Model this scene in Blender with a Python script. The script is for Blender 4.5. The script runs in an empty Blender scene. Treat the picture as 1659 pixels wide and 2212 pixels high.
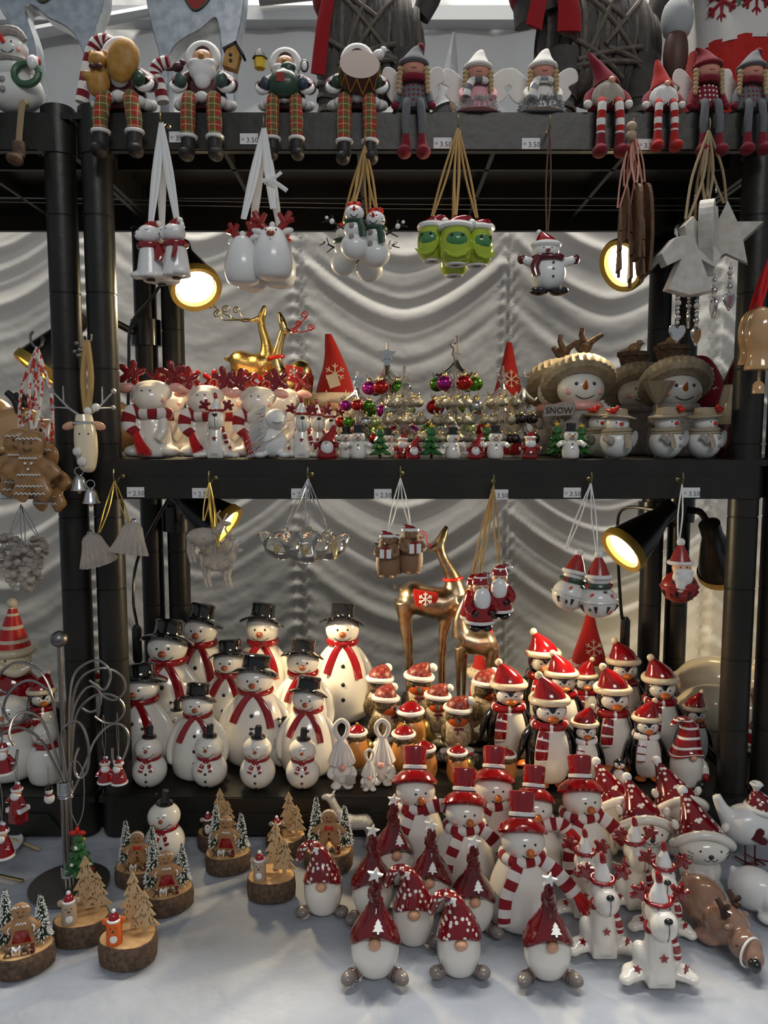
import bpy, bmesh, math, random
from mathutils import Matrix, Vector, Euler, Quaternion
R = math.radians
random.seed(7)
SC = bpy.context.scene
COL = SC.collection
# ------------------------------------------------------------------ camera
F = 1660.0
PITCH = R(5.54)
TABLE = 0.75
ZC = TABLE + 0.545
cam = bpy.data.cameras.new('camera')
cam.sensor_fit = 'VERTICAL'; cam.sensor_height = 36.0; cam.lens = F / 2212 * 36.0
cam.clip_start = 0.02
camo = bpy.data.objects.new('camera', cam)
camo.location = (0, 0, ZC); camo.rotation_euler = (R(90) - PITCH, 0, 0)
COL.objects.link(camo); SC.camera = camo
# ------------------------------------------------------------------ light
w = bpy.data.worlds.new('world'); SC.world = w; w.use_nodes = True
bg = w.node_tree.nodes['Background']
bg.inputs[0].default_value = (0.82, 0.91, 1.0, 1); bg.inputs[1].default_value = 0.22
def area(name, loc, target, size, power, col):
    l = bpy.data.lights.new(name, 'AREA'); l.shape = 'RECTANGLE'; l.size, l.size_y = size
    l.energy = power; l.color = col
    o = bpy.data.objects.new(name, l); o.location = loc
    o.rotation_euler = (Vector(target) - Vector(loc)).to_track_quat('-Z', 'Y').to_euler()
    COL.objects.link(o); return o
area('front_fill', (0.6, -1.9, 3.1), (0, 1.0, 1.2), (1.4, 0.4), 24, (1.0, 0.97, 0.93))  # added fill from front and above, standing in for the overhead light
area('curtain_fill', (0.1, 1.64, 4.4), (0.1, 1.9, 1.2), (2.6, 0.3), 150, (1.0, 0.95, 0.86))  # added fill behind the shelves to brighten the curtain
def spot(name, loc, target, ang, power, col):
    l = bpy.data.lights.new(name, 'SPOT'); l.energy = power; l.color = col; l.spot_size = R(ang); l.spot_blend = 1.0; l.shadow_soft_size = 0.03
    o = bpy.data.objects.new(name, l); o.location = loc; o.rotation_euler = (Vector(target) - Vector(loc)).to_track_quat('-Z', 'Y').to_euler(); COL.objects.link(o)
spot('light_patch_spot', (-1.5, -0.6, 1.9), (-0.10, 0.80, 0.75), 11, 5, (1.0, 0.80, 0.52))  # added warm spot, makes the light patch on the cloth, left
spot('light_patch_spot', (1.5, -0.5, 1.9), (0.27, 0.70, 0.75), 7, 5, (1.0, 0.80, 0.52))  # second added spot, for the cloth patch on the right
v = SC.view_settings
v.view_transform = 'Standard'; v.look = 'None'; v.gamma = 1.0; v.exposure = 0.0; v.use_curve_mapping = False
# ------------------------------------------------------------------ photograph frame -> place
def ray(px, py):
    x = (px - 829.5) / F; y = -(py - 1106.0) / F
    c, s = math.cos(PITCH), math.sin(PITCH)
    return Vector((x, c + y * s, -s + y * c))
def P(px, py, d):                       # point at distance d in front of the camera
    r = ray(px, py); return Vector((0, 0, ZC)) + r * (d / r.y)
def onz(px, py, z):                     # point on a level surface
    r = ray(px, py); return Vector((0, 0, ZC)) + r * ((z - ZC) / r.z)
ZT, ZM, ZB = ZC + 0.404, ZC - 0.029, ZC - 0.487      # tops of the three shelves
# ------------------------------------------------------------------ materials
MATS = {}
def _n(nt, t, **k):
    n = nt.nodes.new(t)
    for a, b in k.items(): setattr(n, a, b)
    return n
def mat(name, col, rough=0.5, metal=0.0, coat=0.0, noise=None, bump=None, trans=0.0, emit=None, sheen=0.0, sss=0.0, ior=1.45, spec=None):
    """noise=(scale, colour2, detail[, low, high]); bump=(scale, strength)"""
    m = bpy.data.materials.new(name); m.use_nodes = True
    nt = m.node_tree; b = nt.nodes['Principled BSDF']
    def S(k, val):
        if k in b.inputs: b.inputs[k].default_value = val
    S('Base Color', (*col, 1)); S('Roughness', rough); S('Metallic', metal); S('Coat Weight', coat); S('Coat Roughness', 0.05)
    S('Transmission Weight', trans); S('IOR', ior); S('Sheen Weight', sheen * 0.3)
    if spec is not None: S('Specular IOR Level', spec)
    if sss: S('Subsurface Weight', sss); S('Subsurface Radius', (0.01, 0.008, 0.006)); S('Subsurface Scale', 0.6)
    if emit: S('Emission Color', (*emit[0], 1)); S('Emission Strength', emit[1])
    if noise or bump:
        tc = _n(nt, 'ShaderNodeTexCoord')
    if noise:
        nz = _n(nt, 'ShaderNodeTexNoise'); nz.inputs['Scale'].default_value = noise[0]; nz.inputs['Detail'].default_value = noise[2]
        rp = _n(nt, 'ShaderNodeValToRGB'); rp.color_ramp.elements[0].color = (*col, 1); rp.color_ramp.elements[1].color = (*noise[1], 1)
        rp.color_ramp.elements[0].position = noise[3] if len(noise) > 3 else 0.35
        rp.color_ramp.elements[1].position = noise[4] if len(noise) > 4 else 0.65
        nt.links.new(tc.outputs['Object'], nz.inputs['Vector']); nt.links.new(nz.outputs[0], rp.inputs[0]); nt.links.new(rp.outputs[0], b.inputs['Base Color'])
    if bump:
        nb = _n(nt, 'ShaderNodeTexNoise'); nb.inputs['Scale'].default_value = bump[0]; nb.inputs['Detail'].default_value = 3
        bp = _n(nt, 'ShaderNodeBump'); bp.inputs['Strength'].default_value = bump[1]; bp.inputs['Distance'].default_value = (bump[2] * 0.0006 if bump[2] >= 0.1 else bump[2]) if len(bump) > 2 else 0.0006
        nt.links.new(tc.outputs['Object'], nb.inputs['Vector']); nt.links.new(nb.outputs[0], bp.inputs['Height']); nt.links.new(bp.outputs[0], b.inputs['Normal'])
    MATS[name] = m
    return m
# every prototype is modelled in photo-pixel units and scaled to metres, so texture scales below are per prototype unit
mat('white', (0.80, 0.77, 0.71), 0.16, coat=0.6, sss=0.05)
mat('cream', (0.82, 0.70, 0.50), 0.16, coat=0.6)
mat('bright', (0.85, 0.85, 0.84), 0.25, coat=0.3)
mat('matte_white', (0.78, 0.77, 0.75), 0.7, bump=(0.25, 0.5, 1.0))
mat('red', (0.27, 0.006, 0.009), 0.14, coat=0.7)
mat('deep_red', (0.10, 0.004, 0.007), 0.14, coat=0.8)
mat('bright_red', (0.62, 0.02, 0.012), 0.35, coat=0.2)
mat('black', (0.008, 0.008, 0.009), 0.1, coat=0.8)
mat('charcoal', (0.022, 0.02, 0.019), 0.55)
mat('orange', (0.55, 0.14, 0.02), 0.3, coat=0.4)
mat('brown_nose', (0.30, 0.07, 0.025), 0.25, coat=0.6)
mat('skin', (0.66, 0.36, 0.22), 0.35, coat=0.2)
mat('blush', (0.80, 0.42, 0.36), 0.3, coat=0.4)
mat('pink', (0.72, 0.36, 0.32), 0.3, coat=0.4)
mat('grey_shoe', (0.20, 0.17, 0.155), 0.3, coat=0.4)
mat('knit_red', (0.26, 0.008, 0.016), 0.9, sheen=0.4, bump=(1.2, 0.7, 1.0))
mat('knit_white', (0.78, 0.75, 0.72), 0.9, sheen=0.4, bump=(1.2, 0.7, 1.0))
mat('yarn_red', (0.62, 0.012, 0.014), 0.85, sheen=0.4, bump=(2.0, 0.6, 1.0))
mat('felt_red', (0.50, 0.016, 0.010), 0.95, sheen=0.5, noise=(0.4, (0.34, 0.012, 0.010), 4), bump=(1.0, 0.5, 1.0))
mat('felt_burgundy', (0.20, 0.008, 0.022), 0.95, sheen=0.4, bump=(1.0, 0.6, 1.0))
mat('felt_grey', (0.17, 0.175, 0.19), 0.95, sheen=0.4, noise=(0.8, (0.12, 0.12, 0.13), 4), bump=(1.0, 0.6, 1.0))
mat('felt_white', (0.76, 0.74, 0.70), 0.95, sheen=0.4, bump=(0.8, 0.4, 1.0))
mat('fur_cream', (0.80, 0.68, 0.50), 0.95, sheen=0.6, bump=(0.9, 1.0, 2.0))
mat('fur_white', (0.82, 0.81, 0.80), 0.95, sheen=0.6, bump=(0.9, 1.0, 2.0))
mat('fur_grey', (0.42, 0.44, 0.46), 0.95, sheen=0.6, bump=(0.9, 1.0, 2.0))
mat('beard_grey', (0.40, 0.36, 0.30), 0.9, sheen=0.5)
mat('beard_white', (0.75, 0.72, 0.70), 0.9, sheen=0.5)
mat('blonde', (0.52, 0.38, 0.20), 0.9, bump=(0.9, 0.8, 1.5))
mat('doll_skin', (0.62, 0.34, 0.25), 0.8, noise=(0.06, (0.66, 0.25, 0.19), 2))
mat('doll_pink', (0.72, 0.36, 0.40), 0.9, sheen=0.4)
mat('gold', (0.78, 0.52, 0.16), 0.28, metal=1.0, bump=(0.35, 0.8, 1.0))
mat('gold_plain', (0.72, 0.55, 0.24), 0.22, metal=1.0)
mat('gold_worn', (0.50, 0.42, 0.30), 0.32, metal=1.0, noise=(0.06, (0.36, 0.22, 0.12), 5), bump=(0.15, 0.3, 1.0))
mat('silver', (0.72, 0.72, 0.72), 0.2, metal=1.0)
mat('steel', (0.42, 0.40, 0.37), 0.32, metal=1.0)
mat('dark_steel', (0.24, 0.23, 0.22), 0.4, metal=1.0)
mat('galvanised', (0.46, 0.50, 0.54), 0.30, metal=0.9, noise=(0.05, (0.66, 0.70, 0.74), 6), bump=(0.08, 0.2, 1.0))
mat('glitter', (0.55, 0.56, 0.58), 0.3, metal=0.9, noise=(1.6, (0.95, 0.95, 0.97), 2, 0.45, 0.6), bump=(1.6, 1.0, 1.5))
mat('glitter_grey', (0.30, 0.31, 0.33), 0.5, metal=0.4, noise=(1.4, (0.75, 0.76, 0.78), 2, 0.55, 0.68), bump=(1.4, 1.0, 1.2))
mat('clear', (0.97, 0.96, 0.93), 0.03, trans=0.92, ior=1.45)
mat('acrylic', (0.95, 0.88, 0.80), 0.1, trans=0.72, ior=1.5, bump=(0.35, 1.0, 3.0))
mat('bead_silver', (0.62, 0.58, 0.48), 0.18, metal=1.0, bump=(0.9, 1.0, 1.5))
mat('ball_purple', (0.45, 0.03, 0.33), 0.12, metal=0.8)
mat('ball_red', (0.50, 0.03, 0.03), 0.12, metal=0.8)
mat('ball_green', (0.12, 0.32, 0.04), 0.12, metal=0.8)
mat('ball_silver', (0.60, 0.66, 0.72), 0.1, metal=0.9)
mat('ball_lime', (0.55, 0.68, 0.30), 0.12, metal=0.7)
mat('ball_dark', (0.02, 0.012, 0.012), 0.15, coat=0.7)
mat('green', (0.03, 0.13, 0.035), 0.15, coat=0.6)
mat('lime', (0.40, 0.52, 0.03), 0.14, coat=0.7)
mat('moss', (0.07, 0.24, 0.08), 0.2, coat=0.5)
mat('dark_green', (0.025, 0.06, 0.035), 0.4, coat=0.2)
mat('pine', (0.035, 0.06, 0.04), 0.9)
mat('snow_tip', (0.72, 0.73, 0.70), 0.9)
mat('yellow', (0.80, 0.52, 0.03), 0.3)
mat('ginger', (0.42, 0.24, 0.115), 0.6, noise=(0.08, (0.36, 0.19, 0.085), 4), bump=(0.5, 0.3, 1.0))
mat('ginger_gloss', (0.40, 0.22, 0.09), 0.3, coat=0.3, noise=(0.07, (0.28, 0.14, 0.05), 4), bump=(0.3, 0.4, 1.0))
mat('wood_face', (0.62, 0.40, 0.20), 0.7, noise=(0.05, (0.50, 0.28, 0.11), 5))
mat('bark', (0.16, 0.10, 0.065), 0.95, noise=(0.12, (0.07, 0.045, 0.03), 6), bump=(0.25, 1.0, 3.0))
mat('ply', (0.60, 0.43, 0.24), 0.7, noise=(0.05, (0.52, 0.35, 0.18), 4))
mat('burnt', (0.08, 0.045, 0.025), 0.8)
mat('brown_wood', (0.17, 0.085, 0.04), 0.6, noise=(0.05, (0.09, 0.045, 0.022), 4))
mat('white_wood', (0.62, 0.60, 0.57), 0.7, noise=(0.06, (0.52, 0.48, 0.42), 5), bump=(0.3, 0.3, 1.0))
mat('fox_orange', (0.72, 0.13, 0.02), 0.8)
mat('mouse_grey', (0.45, 0.34, 0.25), 0.85)
mat('penguin_brown', (0.05, 0.025, 0.018), 0.7)
mat('wicker', (0.050, 0.047, 0.045), 0.75, noise=(0.05, (0.085, 0.078, 0.072), 5), bump=(0.2, 0.6, 1.0))
mat('twig', (0.16, 0.135, 0.11), 0.8, noise=(0.1, (0.10, 0.085, 0.07), 4))
mat('scarf_red', (0.30, 0.006, 0.010), 0.95, sheen=0.5, bump=(0.6, 0.4, 1.0))
mat('ribbon', (0.80, 0.80, 0.79), 0.4)
mat('jute', (0.46, 0.30, 0.12), 0.95, bump=(0.9, 0.8, 1.0))
mat('jute_pale', (0.36, 0.27, 0.16), 0.95, bump=(0.9, 0.8, 1.0))
mat('cord_gold', (0.70, 0.48, 0.12), 0.35, metal=0.8)
mat('cord_brown', (0.10, 0.045, 0.025), 0.6)
mat('cord_pink', (0.55, 0.26, 0.20), 0.7)
mat('moose_brown', (0.27, 0.155, 0.11), 0.15, coat=0.7)
mat('tan', (0.56, 0.34, 0.16), 0.14, coat=0.7)
mat('robin_brown', (0.055, 0.036, 0.016), 0.4, noise=(0.15, (0.22, 0.16, 0.08), 4, .45, .7), bump=(0.3, 0.8, 1.5))
mat('robin_white', (0.50, 0.42, 0.30), 0.5, noise=(0.12, (0.28, 0.19, 0.10), 4), bump=(0.22, 1.0, 2.0))
mat('robin_orange', (0.50, 0.08, 0.012), 0.35, noise=(0.12, (0.40, 0.07, 0.015), 3))
mat('robin_hat', (0.17, 0.015, 0.012), 0.35, noise=(0.16, (0.42, 0.16, 0.13), 4, .5, .72), bump=(0.3, 0.8, 1.0))
mat('robin_gold', (0.30, 0.20, 0.05), 0.3, metal=0.7, bump=(0.25, 1.0, 1.5))
mat('robin_tan', (0.46, 0.19, 0.05), 0.3, coat=0.3)
mat('log', (0.12, 0.10, 0.07), 0.8, noise=(0.12, (0.40, 0.38, 0.33), 5, 0.5, 0.62), bump=(0.2, 1.0, 3.0))
mat('straw', (0.38, 0.31, 0.22), 0.6, bump=(0.2, 0.6, 1.5))
mat('mushroom', (0.48, 0.41, 0.29), 0.45, noise=(0.05, (0.34, 0.27, 0.18), 4))
mat('stone_grey', (0.26, 0.24, 0.22), 0.6, noise=(0.15, (0.38, 0.35, 0.32), 4), bump=(0.3, 0.8, 1.5))
mat('resin_white', (0.74, 0.74, 0.71), 0.3, coat=0.3)
mat('sparrow', (0.26, 0.14, 0.06), 0.5, noise=(0.2, (0.40, 0.28, 0.16), 4))
mat('hedgehog', (0.26, 0.15, 0.08), 0.5, bump=(0.5, 0.8, 1.5))
mat('tin_red', (0.30, 0.02, 0.016), 0.35, coat=0.2)
mat('tin_white', (0.74, 0.73, 0.70), 0.25, coat=0.4)
mat('paper', (0.80, 0.81, 0.82), 0.6)
mat('print', (0.05, 0.05, 0.06), 0.7)
mat('nordic_white', (0.62, 0.60, 0.57), 0.95, sheen=0.4, bump=(0.8, 0.5, 1.0))
mat('patch_red', (0.33, 0.02, 0.02), 0.4)
mat('holly', (0.05, 0.12, 0.06), 0.4)
mat('blue_glove', (0.045, 0.06, 0.10), 0.4)
mat('wine', (0.075, 0.018, 0.022), 0.4)
mat('honey', (0.50, 0.27, 0.06), 0.45, noise=(0.07, (0.40, 0.18, 0.03), 3))
mat('drum', (0.085, 0.035, 0.028), 0.5)
mat('teal', (0.05, 0.09, 0.075), 0.4)
mat('lamp_black', (0.012, 0.011, 0.010), 0.3, coat=0.3)
mat('lamp_gold', (0.35, 0.24, 0.05), 0.45, metal=0.3)
mat('bulb', (1, 0.9, 0.7), 0.5, emit=((1.0, 0.80, 0.42), 14.0))
mat('brass', (0.45, 0.36, 0.17), 0.3, metal=1.0)
# plaid for trousers
def plaid():
    m = mat('plaid', (0.42, 0.03, 0.02), 0.9, sheen=0.3)
    nt = m.node_tree; b = nt.nodes['Principled BSDF']; tc = _n(nt, 'ShaderNodeTexCoord'); sp = _n(nt, 'ShaderNodeSeparateXYZ')
    nt.links.new(tc.outputs['Object'], sp.inputs[0])
    def band(out, period, lo, phase):
        a = _n(nt, 'ShaderNodeMath', operation='MULTIPLY_ADD'); a.inputs[1].default_value = 1 / period; a.inputs[2].default_value = phase
        f = _n(nt, 'ShaderNodeMath', operation='FRACT'); g = _n(nt, 'ShaderNodeMath', operation='LESS_THAN'); g.inputs[1].default_value = lo
        nt.links.new(out, a.inputs[0]); nt.links.new(a.outputs[0], f.inputs[0]); nt.links.new(f.outputs[0], g.inputs[0]); return g.outputs[0]
    prev = None
    for out, per, lo, ph, col, fac in ((sp.outputs[0], 26, .42, .1, (0.10, 0.12, 0.04), .75), (sp.outputs[2], 30, .42, .3, (0.10, 0.12, 0.04), .7),
                                       (sp.outputs[0], 13, .10, .45, (0.60, 0.52, 0.20), .8), (sp.outputs[2], 15, .10, .2, (0.55, 0.55, 0.25), .8)):
        mx = _n(nt, 'ShaderNodeMix', data_type='RGBA')
        k = _n(nt, 'ShaderNodeMath', operation='MULTIPLY'); k.inputs[1].default_value = fac
        nt.links.new(band(out, per, lo, ph), k.inputs[0]); nt.links.new(k.outputs[0], mx.inputs[0])
        if prev: nt.links.new(prev, mx.inputs[6])
        else: mx.inputs[6].default_value = (0.42, 0.03, 0.02, 1)
        mx.inputs[7].default_value = (*col, 1); prev = mx.outputs[2]
    nt.links.new(prev, b.inputs['Base Color'])
plaid()
# ------------------------------------------------------------------ mesh builder
def cr(pts, n):
    """Catmull-Rom through points (any dimension)"""
    if n < 2 or len(pts) < 3: return [tuple(p) for p in pts]
    out = []
    for i in range(len(pts) - 1):
        p0 = pts[max(i - 1, 0)]; p1 = pts[i]; p2 = pts[i + 1]; p3 = pts[min(i + 2, len(pts) - 1)]
        for k in range(n):
            t = k / n
            out.append(tuple(0.5 * (2 * b + (c - a) * t + (2 * a - 5 * b + 4 * c - d) * t * t + (3 * b - a - 3 * c + d) * t ** 3)
                             for a, b, c, d in zip(p0, p1, p2, p3)))
    out.append(tuple(pts[-1])); return out
class G:
    def __init__(s): s.v = []; s.f = []; s.m = []; s.flat = False
    def add(s, vs, fs, m=0, T=None):
        o = len(s.v)
        s.v += [tuple(T @ Vector(p)) for p in vs] if T is not None else [tuple(p) for p in vs]
        for i, f in enumerate(fs):
            s.f.append([a + o for a in f]); s.m.append(m[i] if isinstance(m, list) else m)
        return s
    def lathe(s, prof, seg=20, m=0, c=(0, 0, 0), sx=1, sy=1, sm=0, T=None, mfn=None, cap=True):
        if sm: prof = [(max(a, 0), b) for a, b in cr(prof, sm)]
        vs = []; fs = []; ms = []
        for r, z in prof:
            for k in range(seg):
                a = 2 * math.pi * k / seg
                vs.append((c[0] + r * sx * math.cos(a), c[1] + r * sy * math.sin(a), c[2] + z))
        for i in range(len(prof) - 1):
            for k in range(seg):
                k2 = (k + 1) % seg
                fs.append([i * seg + k, i * seg + k2, (i + 1) * seg + k2, (i + 1) * seg + k]); ms.append(mfn(i, k, len(prof)) if mfn else m)
        if cap and prof[0][0] > 1e-6: fs.append(list(range(seg))[::-1]); ms.append(ms[0])
        if cap and prof[-1][0] > 1e-6: fs.append([(len(prof) - 1) * seg + k for k in range(seg)]); ms.append(ms[-2] if len(ms) > 1 else m)
        return s.add(vs, fs, ms, T)
    def ell(s, c, r, seg=16, rings=10, m=0, rot=None, T=None):
        if not hasattr(r, '__len__'): r = (r, r, r)
        prof = [(math.sin(math.pi * i / rings), -math.cos(math.pi * i / rings)) for i in range(rings + 1)]
        prof[0] = (0.0, -1.0); prof[-1] = (0.0, 1.0)
        M = Matrix.Translation(c) @ (Euler([R(a) for a in rot]).to_matrix().to_4x4() if rot else Matrix()) @ Matrix.Diagonal((*r, 1))
        return s.lathe([(max(a, 1e-4), b) for a, b in prof], seg, m, T=(T @ M) if T is not None else M)
    def tube(s, pts, r, seg=8, m=0, sm=0, flat=None, mfn=None, T=None, up=None):
        """flat=(a,b): cross-section scale; mfn(i,n)->material of ring i"""
        n0 = len(pts); rr = list(r) if hasattr(r, '__len__') else [r] * n0
        q = [tuple(p) + (rr[i],) for i, p in enumerate(pts)]
        if sm: q = cr(q, sm)
        ps = [Vector(p[:3]) for p in q]; rs = [max(p[3], 1e-4) for p in q]; n = len(ps)
        tg = [(ps[min(i + 1, n - 1)] - ps[max(i - 1, 0)]).normalized() for i in range(n)]
        u = Vector(up) if up else (Vector((0, 1, 0)) if abs(tg[0].y) < 0.9 else Vector((1, 0, 0)))
        vs = []; fs = []; ms = []
        a, b = flat or (1, 1)
        for i in range(n):
            u = (u - tg[i] * u.dot(tg[i]))
            u = u.normalized() if u.length > 1e-6 else tg[i].orthogonal().normalized()
            w = tg[i].cross(u)
            for k in range(seg):
                t = 2 * math.pi * k / seg
                vs.append(ps[i] + (w * math.cos(t) * a + u * math.sin(t) * b) * rs[i])
        for i in range(n - 1):
            for k in range(seg):
                k2 = (k + 1) % seg
                fs.append([i * seg + k, i * seg + k2, (i + 1) * seg + k2, (i + 1) * seg + k]); ms.append(mfn(i, n) if mfn else m)
        fs.append(list(range(seg))[::-1]); ms.append(ms[0]); fs.append([(n - 1) * seg + k for k in range(seg)]); ms.append(ms[-2])
        return s.add(vs, fs, ms, T)
    def box(s, c, d, rot=None, m=0, T=None):
        x, y, z = d[0] / 2, d[1] / 2, d[2] / 2
        vs = [(a * x, b * y, e * z) for a in (-1, 1) for b in (-1, 1) for e in (-1, 1)]
        fs = [[0, 1, 3, 2], [4, 6, 7, 5], [0, 4, 5, 1], [2, 3, 7, 6], [0, 2, 6, 4], [1, 5, 7, 3]]
        M = Matrix.Translation(c) @ (Euler([R(a) for a in rot]).to_matrix().to_4x4() if rot else Matrix())
        return s.add(vs, fs, m, (T @ M) if T is not None else M)
    def ext(s, out, t, y=0.0, m=0, puff=0.0, T=None):
        """outline (x,z) extruded along y, thickness t centred on y; puff shrinks the faces (rounded edge)"""
        n = len(out); area2 = sum(out[i][0] * out[(i + 1) % n][1] - out[(i + 1) % n][0] * out[i][1] for i in range(n))
        if area2 < 0: out = out[::-1]
        nr = []
        for i in range(n):
            a = Vector(out[i - 1]); b = Vector(out[(i + 1) % n]); d = (b - a); d = d.normalized() if d.length > 1e-9 else Vector((1, 0))
            nr.append((d.y, -d.x))
        rings = []
        for sh, yy in (((puff, -t / 2), (0, -t / 2 + puff), (0, t / 2 - puff), (puff, t / 2)) if puff else ((0, -t / 2), (0, t / 2))):
            rings.append([(out[i][0] - nr[i][0] * sh, y + yy, out[i][1] - nr[i][1] * sh) for i in range(n)])
        vs = [p for r in rings for p in r]; fs = []
        for j in range(len(rings) - 1):
            for i in range(n):
                k = (i + 1) % n; fs.append([j * n + i, j * n + k, (j + 1) * n + k, (j + 1) * n + i])
        fs.append(list(range(n))); L = (len(rings) - 1) * n; fs.append([L + i for i in range(n)][::-1])
        return s.add(vs, fs, m, T)
    def join(s, g, T=None, dm=0):
        o = len(s.v); s.v += [tuple(T @ Vector(p)) for p in g.v] if T is not None else list(g.v)
        s.f += [[a + o for a in f] for f in g.f]; s.m += [a + dm for a in g.m]; return s
    def mesh(s, name, mats, smooth=True):
        me = bpy.data.meshes.new(name); me.from_pydata(s.v, [], s.f)
        for k in (mats if isinstance(mats, (list, tuple)) else [mats]): me.materials.append(MATS[k])
        me.polygons.foreach_set('material_index', s.m)
        bm = bmesh.new(); bm.from_mesh(me); bmesh.ops.recalc_face_normals(bm, faces=bm.faces)
        if smooth:
            for f in bm.faces: f.smooth = True
            for e in bm.edges:
                if len(e.link_faces) == 2 and e.calc_face_angle(0) > 0.75: e.smooth = False
        bm.to_mesh(me); bm.free(); return me
def fuse(g, voxel, it=6, name='tmp'):
    """weld overlapping shapes into one smooth surface"""
    me = bpy.data.meshes.new(name); me.from_pydata(g.v, [], g.f)
    bm = bmesh.new(); bm.from_mesh(me); bmesh.ops.recalc_face_normals(bm, faces=bm.faces); bm.to_mesh(me); bm.free()
    o = bpy.data.objects.new(name, me); COL.objects.link(o)
    r = o.modifiers.new('r', 'REMESH'); r.mode = 'VOXEL'; r.voxel_size = voxel
    s = o.modifiers.new('s', 'SMOOTH'); s.iterations = it; s.factor = 0.5
    dg = bpy.context.evaluated_depsgraph_get(); ev = o.evaluated_get(dg); m2 = ev.to_mesh()
    q = G(); q.v = [tuple(v.co) for v in m2.vertices]; q.f = [list(p.vertices) for p in m2.polygons]; q.m = [0] * len(q.f)
    ev.to_mesh_clear(); bpy.data.objects.remove(o); bpy.data.meshes.remove(me)
    return q
TEXT = {}
def text_g(txt, size, depth=0.0):
    cu = bpy.data.curves.new('t', 'FONT'); cu.body = txt; cu.size = size; cu.extrude = depth; cu.align_x = 'CENTER'; cu.resolution_u = 2
    o = bpy.data.objects.new('t', cu); COL.objects.link(o)
    dg = bpy.context.evaluated_depsgraph_get(); ev = o.evaluated_get(dg); m2 = ev.to_mesh()
    q = G(); q.v = [(v.co.x, -v.co.z, v.co.y) for v in m2.vertices]; q.f = [list(p.vertices) for p in m2.polygons]; q.m = [0] * len(q.f)
    ev.to_mesh_clear(); bpy.data.objects.remove(o); bpy.data.curves.remove(cu); return q
def star(R1, R2=None, n=5, a0=90):
    R2 = R2 or R1 * 0.45
    return [((R1 if i % 2 == 0 else R2) * math.cos(R(a0 + i * 180 / n)), (R1 if i % 2 == 0 else R2) * math.sin(R(a0 + i * 180 / n))) for i in range(2 * n)]
def flake(g, c, r, w, y, m=0, T=None):
    for k in range(6):
        a = R(90 + 60 * k); d = Vector((math.cos(a), 0, math.sin(a)))
        q = Vector((c[0], y, c[1]))
        g.tube([q, q + d * r], w, 5, m, T=T)
        for s_ in (-1, 1):
            b = a + s_ * R(50); e = Vector((math.cos(b), 0, math.sin(b)))
            g.tube([q + d * r * .6, q + d * r * .6 + e * r * .35], w * .9, 5, m, T=T)
    return g
def ring(rx, ry, z, n=24, tilt=0, a0=0, a1=360):
    return [(rx * math.cos(R(a0 + (a1 - a0) * i / n)), ry * math.sin(R(a0 + (a1 - a0) * i / n)), z + tilt * math.cos(R(a0 + (a1 - a0) * i / n))) for i in range(n + 1)]
def disc_T(c, n):
    """matrix taking +Z to direction n at c"""
    return Matrix.Translation(c) @ Vector(n).to_track_quat('Z', 'Y').to_matrix().to_4x4()
# ------------------------------------------------------------------ things
class Proto:
    def __init__(s, name, H): s.name = name; s.H = H; s.parts = []
    def add(s, name, g, mats, parent=None, label=None, smooth=True, loc=None):
        s.parts.append((name, g.mesh(name, mats, smooth), parent, label, loc)); return len(s.parts) - 1
def tag(o, label, cat, group=None):
    o['label'] = label; o['category'] = cat
    if group: o['group'] = group
    return o
def inst(p, loc, sc, rz=0, label='', cat='', group=None, rot=None, name=None, skip=()):
    e = bpy.data.objects.new(name or p.name, None); COL.objects.link(e); e.empty_display_size = 0.01
    e.location = loc; e.rotation_euler = rot or (0, 0, R(rz)); e.scale = sc if hasattr(sc, '__len__') else (sc, sc, sc)
    tag(e, label, cat, group); made = []
    for nm, me, par, lb, lc in p.parts:
        if nm in skip: made.append(None); continue
        o = bpy.data.objects.new(nm, me); COL.objects.link(o)
        o.parent = e if par is None or made[par] is None else made[par]
        if lc: o.location = lc
        if lb: o['label'] = lb
        made.append(o)
    return e
def put(p, px, top, base=None, d=None, z=TABLE, rz=0, label='', cat='', group=None, wide=1.0, name=None, rot=None, skip=(), lean=0):
    """stand a prototype on a level surface; base = row of its foot in the photograph, or d = its distance"""
    if d is None: q = onz(px, base, z); d = q.y
    else: q = Vector((P(px, 1000, d).x, d, z))
    q.z = z = z + 0.0008
    # x so that the figure's middle projects at px
    mid = ((z + P(px, top, d).z) / 2); r = ray(px, 0)
    h = P(px, top, d).z - z
    for row in range(1):
        dep = d * math.cos(PITCH) - (mid - ZC) * math.sin(PITCH); q.x = (px - 829.5) / F * dep
    s = h / p.H
    return inst(p, q, (s * wide, s * wide, s), rz, label, cat, group, name=name, rot=rot or (0, R(lean), R(rz)), skip=skip)
def hang(p, px, top, bot, d, rz=0, label='', cat='', group=None, wide=1.0, name=None, rot=None, skip=()):
    """an ornament hanging with its lowest point at row bot and its top at row top"""
    a = P(px, bot, d); b = P(px, top, d); s = (b.z - a.z) / p.H
    return inst(p, a, (s * wide, s * wide, s), rz, label, cat, group, name=name, rot=rot, skip=skip)
def pxs(py, d):                            # metres per photo pixel at that row and distance
    return (P(0, py - 10, d) - P(0, py + 10, d)).length / 20
def thing(name, loc, label, cat, group=None):
    e = bpy.data.objects.new(name, None); COL.objects.link(e); e.location = loc; e.empty_display_size = 0.01
    return tag(e, label, cat, group)
def part(name, g, mats, parent=None, smooth=True, label=None, world=True):
    o = bpy.data.objects.new(name, g.mesh(name, mats, smooth)); COL.objects.link(o)
    if parent is not None:
        o.parent = parent
        if world:
            M = Matrix.Identity(4); q = parent
            while q is not None: M = Matrix.LocRotScale(q.location, q.rotation_euler, q.scale) @ M; q = q.parent
            o.matrix_local = M.inverted()
    if label: o['label'] = label
    return o
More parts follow.
